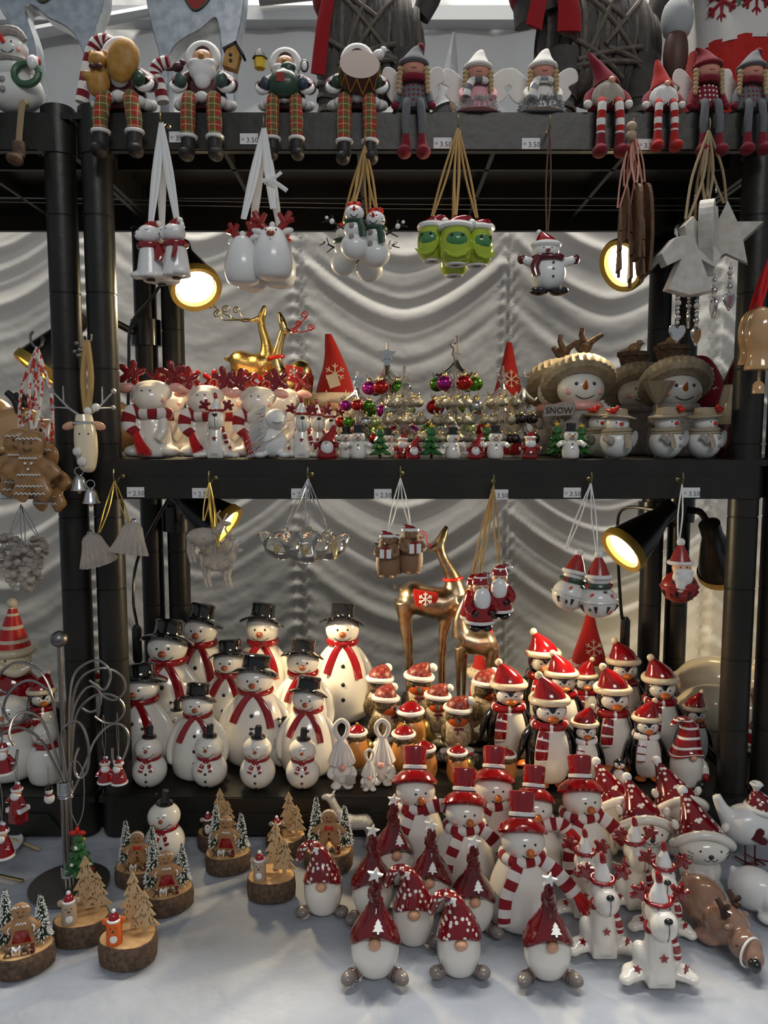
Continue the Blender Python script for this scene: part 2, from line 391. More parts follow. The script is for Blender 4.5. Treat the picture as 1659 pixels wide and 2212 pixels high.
def struct(name, g, mats, smooth=True):
    o = part(name, g, mats, None, smooth); o['kind'] = 'structure'; return o
# ================================================================== the setting
mat('curtain', (0.74, 0.72, 0.67), 0.85, sheen=0.2, bump=(9, 0.25, 0.02))
mat('tent', (0.74, 0.74, 0.74), 0.6, bump=(5, 0.5, 0.06))
mat('alu', (0.55, 0.56, 0.57), 0.45, metal=0.5)
mat('floor_grey', (0.10, 0.10, 0.10), 0.9, noise=(3, (0.07, 0.07, 0.07), 5))
mat('plastic', (0.020, 0.0185, 0.015), 0.4, noise=(12, (0.012, 0.011, 0.009), 4), bump=(60, 0.12, 0.004))
mat('cloth', (0.43, 0.46, 0.52), 0.7, sheen=1.2, noise=(7, (0.26, 0.285, 0.335), 7, .3, .7), bump=(30, 0.6, 0.012))
def curtain():
    g = G(); nx, nz = 320, 330; x0, x1, z0, z1 = -1.5, 1.7, 0.0, 2.02
    rnd = random.Random(3); ph = [rnd.uniform(0, 6) for _ in range(40)]
    vs = []
    for j in range(nz + 1):
        z = z0 + (z1 - z0) * j / nz
        for i in range(nx + 1):
            x = x0 + (x1 - x0) * i / nx
            t = (x + 0.205) / 0.505; k = math.floor(t); u = t - k           # swag between two gather lines
            c = abs(2 * u - 1)                                              # 1 at the gathers, 0 mid swag
            sag = 0.15 * (1 - c ** 1.6)
            q = z + sag + 0.02 * math.sin(3 * z + ph[int(k) % 40])
            w1 = 1.2 * math.sin(q * 6.3 + ph[(int(k) + 11) % 40]); a = 0.8 * math.sin(q * 74 + ph[int(k) % 40] + w1) + 0.6 * math.sin(q * 121 + 1.3 * ph[(int(k) + 7) % 40] + 2 * w1) + 0.45 * math.sin(q * 41 + 2 + w1) + 0.25 * math.sin(q * 190 + 5 * w1)
            amp = 0.0031 * (0.55 + 0.45 * math.sin(q * 9 + ph[(int(k) + 3) % 40])) * (0.5 + 0.5 * (1 - c ** 6))
            fine = 0.0026 * math.exp(-((1 - c) / 0.10) ** 2) * math.sin(q * 190 + 3 * math.sin(x * 60))
            y = 1.92 + 0.06 * c ** 2 * -0.5 + amp * a + fine + 0.012 * math.exp(-((1 - c) / 0.035) ** 2)
            vs.append((x, y, z))
    fs = [[j * (nx + 1) + i, j * (nx + 1) + i + 1, (j + 1) * (nx + 1) + i + 1, (j + 1) * (nx + 1) + i] for j in range(nz) for i in range(nx)]
    g.add(vs, fs); return g
struct('wall_back', curtain(), 'curtain')
def tent():
    g = G(); nx, nz = 90, 50; x0, x1, z0, z1 = -2.2, 2.2, 1.7, 2.66; vs = []
    for j in range(nz + 1):
        for i in range(nx + 1):
            x = x0 + (x1 - x0) * i / nx; z = z0 + (z1 - z0) * j / nz
            vs.append((x, 2.15 + 0.012 * math.sin(14 * x + 9 * z) * math.sin(11 * z - 5 * x) + 0.008 * math.sin(31 * x - 22 * z), z))
    g.add(vs, [[j * (nx + 1) + i, j * (nx + 1) + i + 1, (j + 1) * (nx + 1) + i + 1, (j + 1) * (nx + 1) + i] for j in range(nz) for i in range(nx)])
    return g
struct('wall_tent', tent(), 'tent')
g = G(); g.box((0, 2.12, P(900, 38, 2.12).z), (4.4, 0.05, 0.035)); struct('trim_1', g, 'alu')
a, b = P(-40, 92, 2.10), P(420, 8, 2.10)
g = G(); g.tube([a, b], 0.016, 8); struct('trim_2', g, 'alu')
a, b = P(560, 2, 2.08), P(720, -14, 2.08)
g = G(); g.tube([a, b], 0.012, 8); struct('trim_3', g, 'dark_steel')
g = G(); g.box((0, 1.0, -0.01), (9, 9, 0.02)); struct('floor', g, 'floor_grey')
# tablecloth
def cloth():
    g = G(); nx, ny = 170, 90; x0, x1, y0, y1 = -1.15, 1.15, 0.60, 1.395; vs = []
    def hgt(x, y):
        k = 1.0 if y < 0.99 else max(0.0, 1 - (y - 0.99) / 0.01)
        return TABLE - 0.0015 - 0.0015 * k * (1 + math.sin(9 * x + 14 * y + 2 * math.sin(5 * x)) * 0.6 + math.sin(23 * x - 17 * y) * 0.4)
    for j in range(ny + 1):
        y = y0 + (y1 - y0) * j / ny
        for i in range(nx + 1):
            x = x0 + (x1 - x0) * i / nx; vs.append((x, y, hgt(x, y)))
    n = nx + 1
    fs = [[j * n + i, j * n + i + 1, (j + 1) * n + i + 1, (j + 1) * n + i] for j in range(ny) for i in range(nx)]
    o = len(vs); rows = 14                                                   # the front drop, in soft folds
    for r_ in range(1, rows + 1):
        t = r_ / rows
        for i in range(nx + 1):
            x = x0 + (x1 - x0) * i / nx
            vs.append((x, y0 - 0.03 * (1 - math.exp(-6 * t)) + 0.018 * t * math.sin(x * 26), (TABLE - 0.003) * (1 - t) + 0.004))
    for i in range(nx):
        fs.append([i, i + 1, o + i + 1, o + i])
    for r_ in range(rows - 1):
        for i in range(nx): fs.append([o + r_ * n + i, o + r_ * n + i + 1, o + (r_ + 1) * n + i + 1, o + (r_ + 1) * n + i])
    g.add(vs, fs); return g
o = part('tablecloth', cloth(), 'cloth'); tag(o, 'white crushed velvet cloth spread over the table under the ornaments', 'tablecloth')
g = G(); g.box((0, 1.0, 0.722), (2.2, 0.76, 0.04))
o = thing('display_table', (0, 1.1, 0), 'long table hidden under the white velvet cloth', 'table')
part('table_top', g, 'brown_wood', o, smooth=False)
for sx in (-1, 1):
    for sy in (0.72, 1.32):
        g = G(); g.tube([(sx * 1.0, sy, 0), (sx * 1.0, sy, 0.70)], 0.02, 8); part('leg', g, 'dark_steel', o)
# ------------------------------------------------------------------ shelving units
D0, D1 = 1.0, 1.385
def post(x, y, z0, z1, seg_h=0.0965, r=0.0192):
    g = G(); prof = [(r, 0.0)]; z = seg_h * 0.55
    while z < (z1 - z0) - 0.01:
        prof += [(r, z - 0.0012), (r - 0.0011, z - 0.0006), (r - 0.0011, z + 0.0006), (r, z + 0.0012)]; z += seg_h
    prof.append((r, z1 - z0)); return g.lathe(prof, 24, c=(x, y, z0))
def unit(xl, xr, label):
    e = thing('shelving_unit', ((xl + xr) / 2, 1.2, TABLE), label, 'shelf')
    for x in (xl + 0.0225, xr - 0.0225):
        for y in (D0 + 0.022, D1 - 0.022):
            pt = part('post', post(x, y, TABLE + 0.001, ZT + 0.012), 'plastic', e)
    for zt, hh in ((ZT, 0.047), (ZM, 0.051), (ZB, 0.052)):
        zb = zt - hh
        g = G(); g.box(((xl + xr) / 2, (D0 + D1) / 2, zt - 0.004), (xr - xl - 0.004, D1 - D0 - 0.006, 0.008))
        n = 5
        for k in range(1, n): g.box((xl + (xr - xl) * k / n, (D0 + D1) / 2, zt - 0.017), (0.006, D1 - D0 - 0.03, 0.022))
        for k in (1, 2): g.box(((xl + xr) / 2, D0 + (D1 - D0) * k / 3, zt - 0.017), (xr - xl - 0.03, 0.006, 0.022))
        sh = part('shelf', g, 'plastic', e, smooth=False)
        for y, nm in ((D0, 'front_beam'), (D1, 'rear_beam')):
            s_ = 1 if y == D0 else -1; w_ = xr - xl - 0.06; xm = (xl + xr) / 2
            g = G(); g.box((xm, y + s_ * 0.006, (zt + zb) / 2 - 0.0005), (w_ + 0.02, 0.010, hh - 0.001))
            zl = zt - 0.021                                                  # the raised lower panel with slanted ends
            g.ext([(xm - w_ / 2 + 0.012, zb + 0.001), (xm + w_ / 2 - 0.012, zb + 0.001), (xm + w_ / 2 - 0.034, zl), (xm - w_ / 2 + 0.034, zl)], 0.004, y - s_ * 0.0005)
            part(nm, g, 'plastic', sh, smooth=False)
        for x in (xl + 0.004, xr - 0.004):
            g = G(); g.box((x, (D0 + D1) / 2, (zt + zb) / 2), (0.007, D1 - D0 - 0.05, hh)); part('side_beam', g, 'plastic', sh, smooth=False)
        for x in (xl + 0.0225, xr - 0.0225):
            for y in (D0 + 0.022, D1 - 0.022):
                g = G(); g.lathe([(0.0194, -hh - 0.001), (0.0208, -hh), (0.0215, -0.004), (0.0215, 0.010 if zt == ZT else 0.002), (0.0194, 0.0105 if zt == ZT else 0.0025)], 24, c=(x, y, zt))
                part('collar', g, 'plastic', sh)
    return e
GL, GR = -0.391, 0.503
unit(GL + 0.001, GR - 0.001, 'dark plastic three tier shelving unit in the middle holding most ornaments')
unit(GL - 0.9, GL - 0.001, 'dark plastic shelving unit cut off at the left edge')
unit(GR + 0.001, GR + 0.9, 'dark plastic shelving unit cut off at the right edge')
# wires strung below the top shelf
for k, (dz, dd) in enumerate(((0.0, 1.18), (0.006, 1.19))):
    a = P(-60, 425 + 10 * k, dd); b = P(1760, 445 + 10 * k, dd)
    g = G(); g.tube([a, (a + b) / 2 - Vector((0, 0, 0.004)), b], 0.0005, 5, sm=6)
    o = part('wire', g, 'steel'); tag(o, ('upper' if k == 0 else 'lower') + ' of two thin steel wires strung below the top shelf', 'wire')
# ------------------------------------------------------------------ clamp lamps
def lamp(c, aim, label, power, post_pt, R1=0.04, L=0.105, cable=None, on=True):
    """c centre of the opening, aim direction of the light"""
    aim = Vector(aim).normalized(); e = thing('clamp_lamp', c, label, 'lamp')
    T = disc_T(Vector(c), -aim)
    g = G(); g.lathe([(R1 * .93, 0.004), (R1 * .97, 0.0), (R1, 0.002), (R1 * .95, 0.012), (R1 * .80, L * .35), (R1 * .55, L * .7), (R1 * .42, L * .85), (R1 * .42, L * 1.1), (R1 * .2, L * 1.15), (0.0001, L * 1.15)], 28, T=T, cap=False)
    part('shade', g, 'lamp_black', e)
    g = G(); g.lathe([(R1 * .78, 0.010), (R1 * .80, 0.001), (R1 * .98, -0.002), (R1 * 1.02, 0.002), (R1 * 1.0, 0.012)], 28, T=T, cap=False); part('rim', g, 'lamp_gold', e)
    g = G(); g.lathe([(0.0001, 0.004), (R1 * .4, 0.0045), (R1 * .74, 0.008), (R1 * .76, 0.014), (0.0001, 0.02)], 24, T=T); part('bulb', g, 'bulb' if on else 'charcoal', e)
    bk = Vector(c) - aim * L * 1.0; pp = Vector(post_pt); pe = pp + ((bk - pp) * Vector((1, 1, 0))).normalized() * 0.0265
    g = G(); g.tube([bk, (bk + pe) / 2 + Vector((0, 0, 0.012)), pe], 0.006, 8, sm=4); part('arm', g, 'lamp_black', e)
    g = G(); g.lathe([(0.0205, -0.022), (0.026, -0.022), (0.026, 0.022), (0.0205, 0.022), (0.0205, -0.022)], 20, c=tuple(pp), cap=False); part('clamp', g, 'lamp_black', e)
    if cable:
        g = G(); g.tube([bk] + [Vector(q) for q in cable], 0.0028, 6, sm=6); part('cable', g, 'lamp_black', e)
    if on:
        l = bpy.data.lights.new('bulb_light', 'SPOT'); l.energy = power; l.color = (1.0, 0.78, 0.46); l.spot_size = R(128); l.spot_blend = 0.9; l.shadow_soft_size = 0.025
        lo = bpy.data.objects.new('bulb_light', l); COL.objects.link(lo); lo.parent = e
        lo.location = aim * 0.012; lo.rotation_euler = aim.to_track_quat('-Z', 'Y').to_euler()
    return e
YR = D1 - 0.022; XL, XR = GL + 0.0235, GR - 0.0235
lamp(P(424, 626, 1.22), (0.35, -0.62, -0.70), 'lit clamp lamp above the white moose figurines on the middle shelf', 9, (XL, YR, P(0, 560, YR).z),
     cable=[P(330, 640, 1.30), P(284, 700, 1.30), P(278, 790, 1.30), P(276, 975, 1.30)])
lamp(P(1340, 575, 1.20), (-0.80, -0.45, -0.42), 'lit clamp lamp behind the hanging wooden ornaments', 6, (XR, YR, P(0, 560, YR).z))
lamp(P(1342, 1192, 1.20), (-0.76, -0.30, -0.57), 'lit clamp lamp above the penguins on the bottom shelf', 10, (XR, YR, P(0, 1110, YR).z),
     cable=[P(1345, 1100, 1.30), P(1335, 1180, 1.31), P(1342, 1320, 1.31), P(1350, 1355, 1.31)])
lamp(P(487, 1142, 1.20), (0.80, -0.16, -0.58), 'lit clamp lamp above the black hat snowmen', 11, (XL, YR, P(0, 1120, YR).z),
     cable=[P(300, 1200, 1.31), P(288, 1290, 1.31), P(296, 1350, 1.31), P(296, 1372, 1.31)])
lamp(P(1562, 1238, 1.34), (0.42, 0.42, -0.80), 'dark clamp lamp turned away beside the right hand posts', 9, (GR + 0.0235, YR, P(0, 1100, YR).z), R1=0.042)
lamp(P(78, 800, 1.24), (-0.55, -0.30, -0.78), 'clamp lamp of the left shelving unit', 5, (GL - 0.0235, YR, P(0, 720, YR).z))
# inline switches on the lamp cables
for px, py, tx in ((296, 1392, 'black inline cable switch left of the snowmen'), (1350, 1375, 'black inline cable switch left of the right rear post')):
    q = P(px, py, 1.31); g = G(); g.tube([q + Vector((0, 0, .035)), q + Vector((0, 0, .028)), q - Vector((0, 0, .028)), q - Vector((0, 0, .035))], [.004, .0085, .0085, .004], 10, flat=(1, .6))
    e = thing('cable_switch', q, tx, 'switch'); part('housing', g, 'lamp_black', e)
    g = G(); g.tube([q - Vector((0, 0, .033)), q - Vector((0, -.01, .07)), Vector((q.x, q.y + .02, ZB + .003))], .0026, 6, sm=4); part('cable', g, 'lamp_black', e)
    g = G(); g.box(q + Vector((0, -.0055, .008)), (.006, .003, .012)); part('rocker', g, 'charcoal', e)
# ================================================================== prototypes: shared bits
def dots_mat(name, base, scale=0.075, t=0.26):
    m = mat(name, base, 0.14, coat=0.7); nt = m.node_tree; b = nt.nodes['Principled BSDF']
    tc = _n(nt, 'ShaderNodeTexCoord'); vo = _n(nt, 'ShaderNodeTexVoronoi'); vo.inputs['Scale'].default_value = scale
    lt = _n(nt, 'ShaderNodeMath', operation='LESS_THAN'); lt.inputs[1].default_value = t
    mx = _n(nt, 'ShaderNodeMix', data_type='RGBA'); mx.inputs[6].default_value = (*base, 1); mx.inputs[7].default_value = (0.78, 0.76, 0.72, 1)
    nt.links.new(tc.outputs['Object'], vo.inputs['Vector']); nt.links.new(vo.outputs['Distance'], lt.inputs[0])
    nt.links.new(lt.outputs[0], mx.inputs[0]); nt.links.new(mx.outputs[2], b.inputs['Base Color'])
dots_mat('red_dots', (0.17, 0.005, 0.009), 0.085, 0.32)
dots_mat('antler_dots', (0.20, 0.006, 0.008), 0.10, 0.13)
def rad(prof, z):
    for (r0, z0), (r1, z1) in zip(prof, prof[1:]):
        if min(z0, z1) <= z <= max(z0, z1) and z1 != z0: return r0 + (r1 - r0) * (z - z0) / (z1 - z0)
    return prof[-1][0]
def fy(prof, x, z, off=0, sy=1.0): return -math.sqrt(max(rad(prof, z) ** 2 - x * x, 1)) * sy - off
def ey(c, r, x, z, off=0):               # front of an ellipsoid
    k = 1 - ((x - c[0]) / r[0]) ** 2 - ((z - c[2]) / r[2]) ** 2
    return c[1] - r[1] * math.sqrt(max(k, 0.02)) - off
def face(p, c, r, ex=9, ez=4, er=2.4, sw=14, sz=-9, sd=7, st=0.9, nose=None, nz=-1, nmat='brown_nose', cheek=None, par=None, smile=True, nx=0):
    for s_ in (-1, 1):
        x = c[0] + nx + s_ * ex; z = c[2] + ez
        p.add('eye', G().ell((x, ey(c, r, x, z), z), (er, er * .6, er), 8, 6), 'black', par)
    if nose:
        x = c[0] + nx; z = c[2] + nz
        p.add('nose', G().ell((x, ey(c, r, x, z) - nose[1] * .5, z), nose, 12, 8), nmat, par)
    if smile:
        pts = []
        for i in range(9):
            t = -1 + i / 4; x = c[0] + nx + sw * t; z = c[2] + sz - sd * (1 - t * t); pts.append((x, ey(c, r, x, z), z))
        p.add('smile', G().tube(pts, st, 5), 'black', par)
    if cheek:
        for s_ in (-1, 1):
            x = c[0] + s_ * cheek[0]; z = c[2] + cheek[1]
            p.add('cheek', G().ell((x, ey(c, r, x, z) + cheek[2] * .35, z), (cheek[2], cheek[2] * .5, cheek[2] * .8), 10, 6), 'blush', par)
def buttons(p, prof, zs, r=3.6, x=0, m='black', sy=1.0, par=None):
    for z in zs: p.add('button', G().ell((x, fy(prof, x, z, 0, sy), z), (r, r * .6, r), 10, 6), m, par)
def stripes(k): return lambda i, n: (i // k) % 2
def tail_on(prof, pts, off=2.0, sy=1.0): return [(x, fy(prof, x, z, off, sy), z) for x, z in pts]
def hatcone(rings, dip=0, seg=24, m=0, mfn=None):
    """rings of (x,y,z,r) from brim to tip; dip lowers the brim at the sides and lifts it at the front"""
    g = G(); vs = []; n = len(rings); q = cr(rings, 4); n = len(q); fs = []; ms = []
    for i, (x, y, z, r) in enumerate(q):
        k = (1 - i / (n - 1)) ** 3
        for j in range(seg):
            a = 2 * math.pi * j / seg
            vs.append((x + r * math.cos(a), y + r * math.sin(a), z + k * dip * (max(-math.sin(a), 0) ** 2 - 0.4 * abs(math.cos(a)))))
    for i in range(n - 1):
        for j in range(seg):
            j2 = (j + 1) % seg; fs.append([i * seg + j, i * seg + j2, (i + 1) * seg + j2, (i + 1) * seg + j]); ms.append(mfn(i, n) if mfn else m)
    fs.append([(n - 1) * seg + j for j in range(seg)]); ms.append(ms[-1]); fs.append(list(range(seg))[::-1]); ms.append(ms[0])
    return g.add(vs, fs, ms)
# ------------------------------------------------------------------ black-hat snowman, tall and round
def snowman_big(hr, br, brim, crown, flip=1):
    p = Proto('snowman_figurine', 195)
    prof = cr([(br * .66, 0), (br * .9, 10), (br, 36), (br * .97, 62), (br * .8, 95), (br * .56, 120), (br * .40, 132)], 4)
    g = G().lathe([(.01, 0)] + prof, 28)
    for s_ in (-1, 1):
        g.tube([(s_ * br * .48, -2, 118), (s_ * br * .83, -6, 92), (s_ * br * .98, -12, 62), (s_ * br * .93, -20, 40), (s_ * br * .86, -22, 34)], [6, 9, 9.5, 9, 5], 12, sm=4)
    b = p.add('body', g, 'white')
    buttons(p, prof, (98, 70, 46), 3.8, par=b)
    c = (0, -2, 151); r = (hr, hr * .95, hr * .86)
    h = p.add('head', G().ell(c, r, 24, 16), 'white')
    face(p, c, r, 9, 5, 2.0, 15, -9, 6, .8, (6.5, 6, 5), -2, 'brown_nose', par=h)
    T = Matrix.Translation((0, 4, 170)) @ Euler((R(-14), R(6 * flip), 0)).to_matrix().to_4x4()
    g = G().lathe([(crown * .9, -4), (brim, -7), (brim + 1, -4), (brim * .9, -1), (crown + 1, 1)], 28, cap=False)
    for i, (x, y, z) in enumerate(g.v): g.v[i] = (x, y, z - 0.0042 * x * x + 0.002 * y * y)
    hat = p.add('hat', G().join(g, T).lathe([(crown + 1, 0), (crown, 4), (crown * .97, 16), (crown * 1.04, 21), (crown * .9, 24), (.01, 24.5)], 28, T=T), 'black')
    nr = hr * .82
    sc = p.add('scarf', G().tube(ring(nr, nr * .92, 131, 24), [6.5] * 25, 10, flat=(1, .8)), 'red')
    for s_, e in ((-1, 84), (1, 76)):
        pts = tail_on(prof, [(s_ * 3, 130), (s_ * br * .26, 116), (s_ * br * .42, 98), (s_ * br * .52, e)], 1.5)
        p.add('scarf_tail', G().tube(pts, [7, 8, 9.5, 9.5], 10, sm=4, flat=(1, .28), up=(0, -1, 0)), 'red', sc)
    return p
SN_TALL = snowman_big(31, 51, 41, 22); SN_ROUND = snowman_big(34, 60, 42, 25); SN_TALL2 = snowman_big(31, 51, 41, 22, -1)
# small two-ball snowman
def snowman_small(side=-1):
    p = Proto('small_snowman_figurine', 150)
    b = p.add('body', G().ell((0, 0, 40), (42, 40, 40.5), 26, 16), 'white')
    c = (0, -1, 96); r = (34, 31, 29)
    for z in (46, 28, 12): p.add('button', G().ell((0, ey((0, 0, 40), (42, 40, 40.5), 0, z), z), (3.4, 2, 3.4), 10, 6), 'black', b)
    h = p.add('head', G().ell(c, r, 24, 16), 'white')
    face(p, c, r, 5, 10, 1.5, 17, -5, 11, .7, (4.5, 4.5, 4.5), 4, 'brown_nose', (19, -7, 5), par=h)
    T = Matrix.Translation((2, 0, 122)) @ Euler((R(-3), R(4), 0)).to_matrix().to_4x4()
    hat = p.add('hat', G().lathe([(.01, -3), (15, -3), (17.5, 0), (17, 4), (10, 5), (8.5, 9), (8.5, 24), (7, 28), (.01, 28.5)], 20, T=T), 'black')
    p.add('bobble', G().ell((side * 13, -4, 144), 4, 10, 8).tube([(side * 12, -4, 144), (side * 4, -2, 143)], 1.5, 6), 'black', hat)
    sc = p.add('scarf', G().tube(ring(24, 22, 74, 24), 6, 10, flat=(1, .9)), 'red')
    for s_ in (-1, 1):
        p.add('scarf_tail', G().tube([(s_ * 2, -25, 72), (s_ * 8, -34, 64), (s_ * 13, -40, 52)], [4, 5, 5.5], 8, sm=5, flat=(1, .35), up=(0, -1, 0), mfn=lambda i, n: 1 if i % 4 == 3 else 0), ['red', 'white'], sc)
    return p
SN_SMALL = snowman_small(); SN_SMALL2 = snowman_small(1)
# ------------------------------------------------------------------ red-hat snowman with striped scarf
def snowman_red(tail=1, long_left=True, up=False):
    p = Proto('red_hat_snowman_figurine', 200)
    prof = cr([(48, 0), (56, 8), (58, 28), (52, 62), (40, 92), (28, 112)], 4)
    b = p.add('body', G().lathe([(.01, 0)] + prof, 28), 'white')
    c = (0, -4, 130); r = (36, 33, 29)
    h = p.add('head', G().ell(c, r, 24, 16), 'white')
    face(p, c, r, 9, 8, 2.2, 12, -8, 6, .9, (7, 8, 7), -2, 'orange', (18, -6, 6), par=h, nx=6)
    T = Matrix.Translation((0, 8, 151)) @ Euler((R(-24), R(3), 0)).to_matrix().to_4x4()
    g = G().lathe([(26, -6), (41, -9), (43, -5), (38, 2), (28, 9), (20, 12)], 28, cap=False)
    for i, (x, y, z) in enumerate(g.v): g.v[i] = (x, y, z - 0.003 * x * x)
    hat = p.add('hat', G().join(g, T).lathe([(19, 10), (19.5, 18), (22, 46), (21, 50), (17, 51.5), (.01, 51)], 28, T=T), 'red')
    p.add('hat_band', G().lathe([(20.5, 12), (22, 13), (22, 18), (20.5, 19)], 28, T=T, cap=False), 'bright', hat)
    p.add('hat_seam', G().lathe([(20.5, 10), (21.5, 10.5), (21.5, 12), (20.5, 12.5)], 24, T=T, cap=False), 'charcoal', hat)
    km = ['knit_red', 'knit_white']
    sc = p.add('scarf', G().tube(ring(31, 29, 108, 48, 3), 9.5, 12, mfn=stripes(3)), km)
    L = [(-12, -33, 106), (-22, fy(prof, -22, 85, 5), 85), (-33, fy(prof, -33, 58, 5), 58), (-36, fy(prof, -36, 30, 5), 30), (-36, fy(prof, -36, 14, 5), 16)]
    if long_left: p.add('scarf_end', G().tube(L, [10, 11, 11, 11, 10], 10, sm=6, flat=(1, .35), up=(0, -1, 0), mfn=stripes(3)), km, sc)
    if tail:
        Q = [(tail * 20, -24, 112), (tail * 42, -30, 100), (tail * 62, -34, 80), (tail * 80, -36, 60)]
        if up: Q = [(tail * 10, -34, 108), (tail * 30, -36, 116), (tail * 48, -38, 118), (tail * 58, -38, 108)]
        t = p.add('scarf_end', G().tube(Q, [10, 12, 13, 13], 10, sm=6, flat=(1, .45), up=(0, -1, 0), mfn=stripes(3)), km, sc)
        e = Vector(Q[-1]); dr = (e - Vector(Q[-2])).normalized()
        g = G(); rn = random.Random(5)
        for k in range(16):
            o = Vector((rn.uniform(-1, 1), rn.uniform(-1, 1), rn.uniform(-1, 1))) * 8
            g.tube([e + o * .3, e + dr * 12 + o * .8, e + dr * 26 + o * 1.2 - Vector((0, 0, 6))], [2.6, 2.6, 1.2], 5, sm=3)
        p.add('tassel', g, 'yarn_red', sc)
    return p
SR_R = snowman_red(1); SR_N = snowman_red(0); SR_UP = snowman_red(1, True, True); SR_L = snowman_red(1, False, True)
# ------------------------------------------------------------------ ceramic gnomes
def gnome_star():
    p = Proto('star_gnome_figurine', 200)
    prof = cr([(14, 0), (30, 10), (41, 34), (43, 58), (38, 82), (26, 100)], 4)
    g = G().lathe([(.01, 0)] + prof, 26, sy=.86)
    p.add('beard', g, 'white')
    g = G().lathe(cr([(20, 0), (36, 14), (42, 50), (38, 82), (24, 100)], 3), 24, c=(0, 10, 0), sy=.8); p.add('body', g, 'deep_red')
    g = hatcone([(0, 2, 74, 47), (0, 3, 84, 45), (0, 5, 104, 33), (0, 5, 122, 19), (2, 4, 138, 13), (-2, 4, 152, 12), (2, 3, 165, 10), (0, 2, 180, 7), (0, 2, 186, 5)], 30)
    for i, (x, y, z) in enumerate(g.v):
        if z > 118: g.v[i] = (x + 1.2 * math.sin(z * .55), y * (1 + .08 * math.sin(z * .8)), z)
    hat = p.add('hat', g, 'deep_red')
    p.add('star', G().ext(star(15, 7), 7, 0, puff=1.5, T=Matrix.Translation((0, -1, 188)) @ Euler((0, R(12), 0)).to_matrix().to_4x4()), 'bright', hat)
    tr = [(0, 14), (5, 7), (3, 7), (8, 1), (5, 1), (10, -6), (2, -6), (2, -10), (-2, -10), (-2, -6), (-10, -6), (-5, 1), (-8, 1), (-3, 7), (-5, 7)]
    p.add('tree_mark', G().ext(tr, 3, 0, T=Matrix.Translation((6, -37, 113)) @ Euler((R(-40), 0, 0)).to_matrix().to_4x4()), 'bright', hat)
    p.add('nose', G().ell((0, -40, 84), (11, 9, 10), 14, 10), 'skin')
    for s_ in (-1, 1):
        sh = p.add('shoe', G().ell((s_ * 46, -24, 11), (13, 17, 11), 14, 10, rot=(0, 0, s_ * 35)).ell((s_ * 34, -10, 10), (12, 17, 9), 12, 8, rot=(0, 0, s_ * 35)), 'grey_shoe')
        p.add('shoe_stripe', G().tube(ring(12.6, 12.6, 0, 16), .9, 5, T=Matrix.Translation((s_ * 39, -16, 10)) @ Euler((R(90), 0, R(s_ * 35))).to_matrix().to_4x4()), 'deep_red', sh)
    return p
GN_STAR = gnome_star()
def gnome_polka():
    p = Proto('polka_dot_gnome_figurine', 160)
    prof = cr([(24, 0), (33, 10), (40, 38), (39, 62), (32, 86), (24, 98)], 4)
    p.add('beard', G().lathe([(.01, 0)] + prof, 26, sy=.9), 'white')
    p.add('body', G().lathe(cr([(26, 0), (38, 14), (42, 46), (38, 74), (26, 96)], 3), 24, c=(0, 9, 0), sy=.8), 'grey_shoe')
    g = hatcone([(0, 2, 72, 41), (0, 2, 78, 42), (0, 3, 98, 35), (-3, 3, 118, 25), (-10, 3, 138, 18), (-24, 3, 151, 14), (-38, 2, 145, 12), (-47, 2, 128, 9), (-52, 1, 112, 6)], 20)
    p.add('hat', g, 'red_dots')
    p.add('nose', G().ell((0, -37, 76), (12, 10, 10), 14, 10), 'skin')
    for s_ in (-1, 1):
        sh = p.add('shoe', G().ell((s_ * 42, -20, 11), (15, 15, 11), 14, 10).ell((s_ * 28, -8, 10), (12, 14, 9), 12, 8), 'grey_shoe')
        p.add('shoe_stripe', G().tube(ring(11.5, 11.5, 0, 16), 1, 5, T=Matrix.Translation((s_ * 38, -19, 11)) @ Euler((R(90), 0, R(s_ * 60))).to_matrix().to_4x4()), 'deep_red', sh)
    return p
GN_POLKA = gnome_polka()
def gnome_striped():
    p = Proto('striped_hat_gnome_figurine', 200)
    prof = cr([(30, 0), (40, 12), (46, 50), (44, 75), (34, 98), (22, 112)], 4)
    p.add('beard', G().lathe([(.01, 0)] + prof, 26, sy=.9), 'white')
    g = hatcone([(0, 3, 88, 50), (1, 3, 98, 44), (3, 3, 122, 35), (6, 3, 150, 28), (2, 3, 176, 23), (-14, 3, 192, 17), (-34, 3, 184, 11), (-46, 3, 172, 6)], 14, mfn=lambda i, n: 1 if i % 4 == 2 else 0)
    p.add('hat', g, ['red', 'bright'])
    p.add('nose', G().ell((-4, -42, 94), (10, 9, 9), 14, 10), 'skin')
    p.add('arm', G().tube([(40, 0, 70), (48, -12, 50), (44, -26, 36)], [10, 11, 9], 10, sm=4), 'white')
    p.add('mitten', G().ell((42, -30, 30), (10, 9, 13), 12, 8), 'red')
    p.add('ball', G().ell((20, -44, 18), 12, 14, 10), 'black')
    return p
GN_STRIPE = gnome_striped()
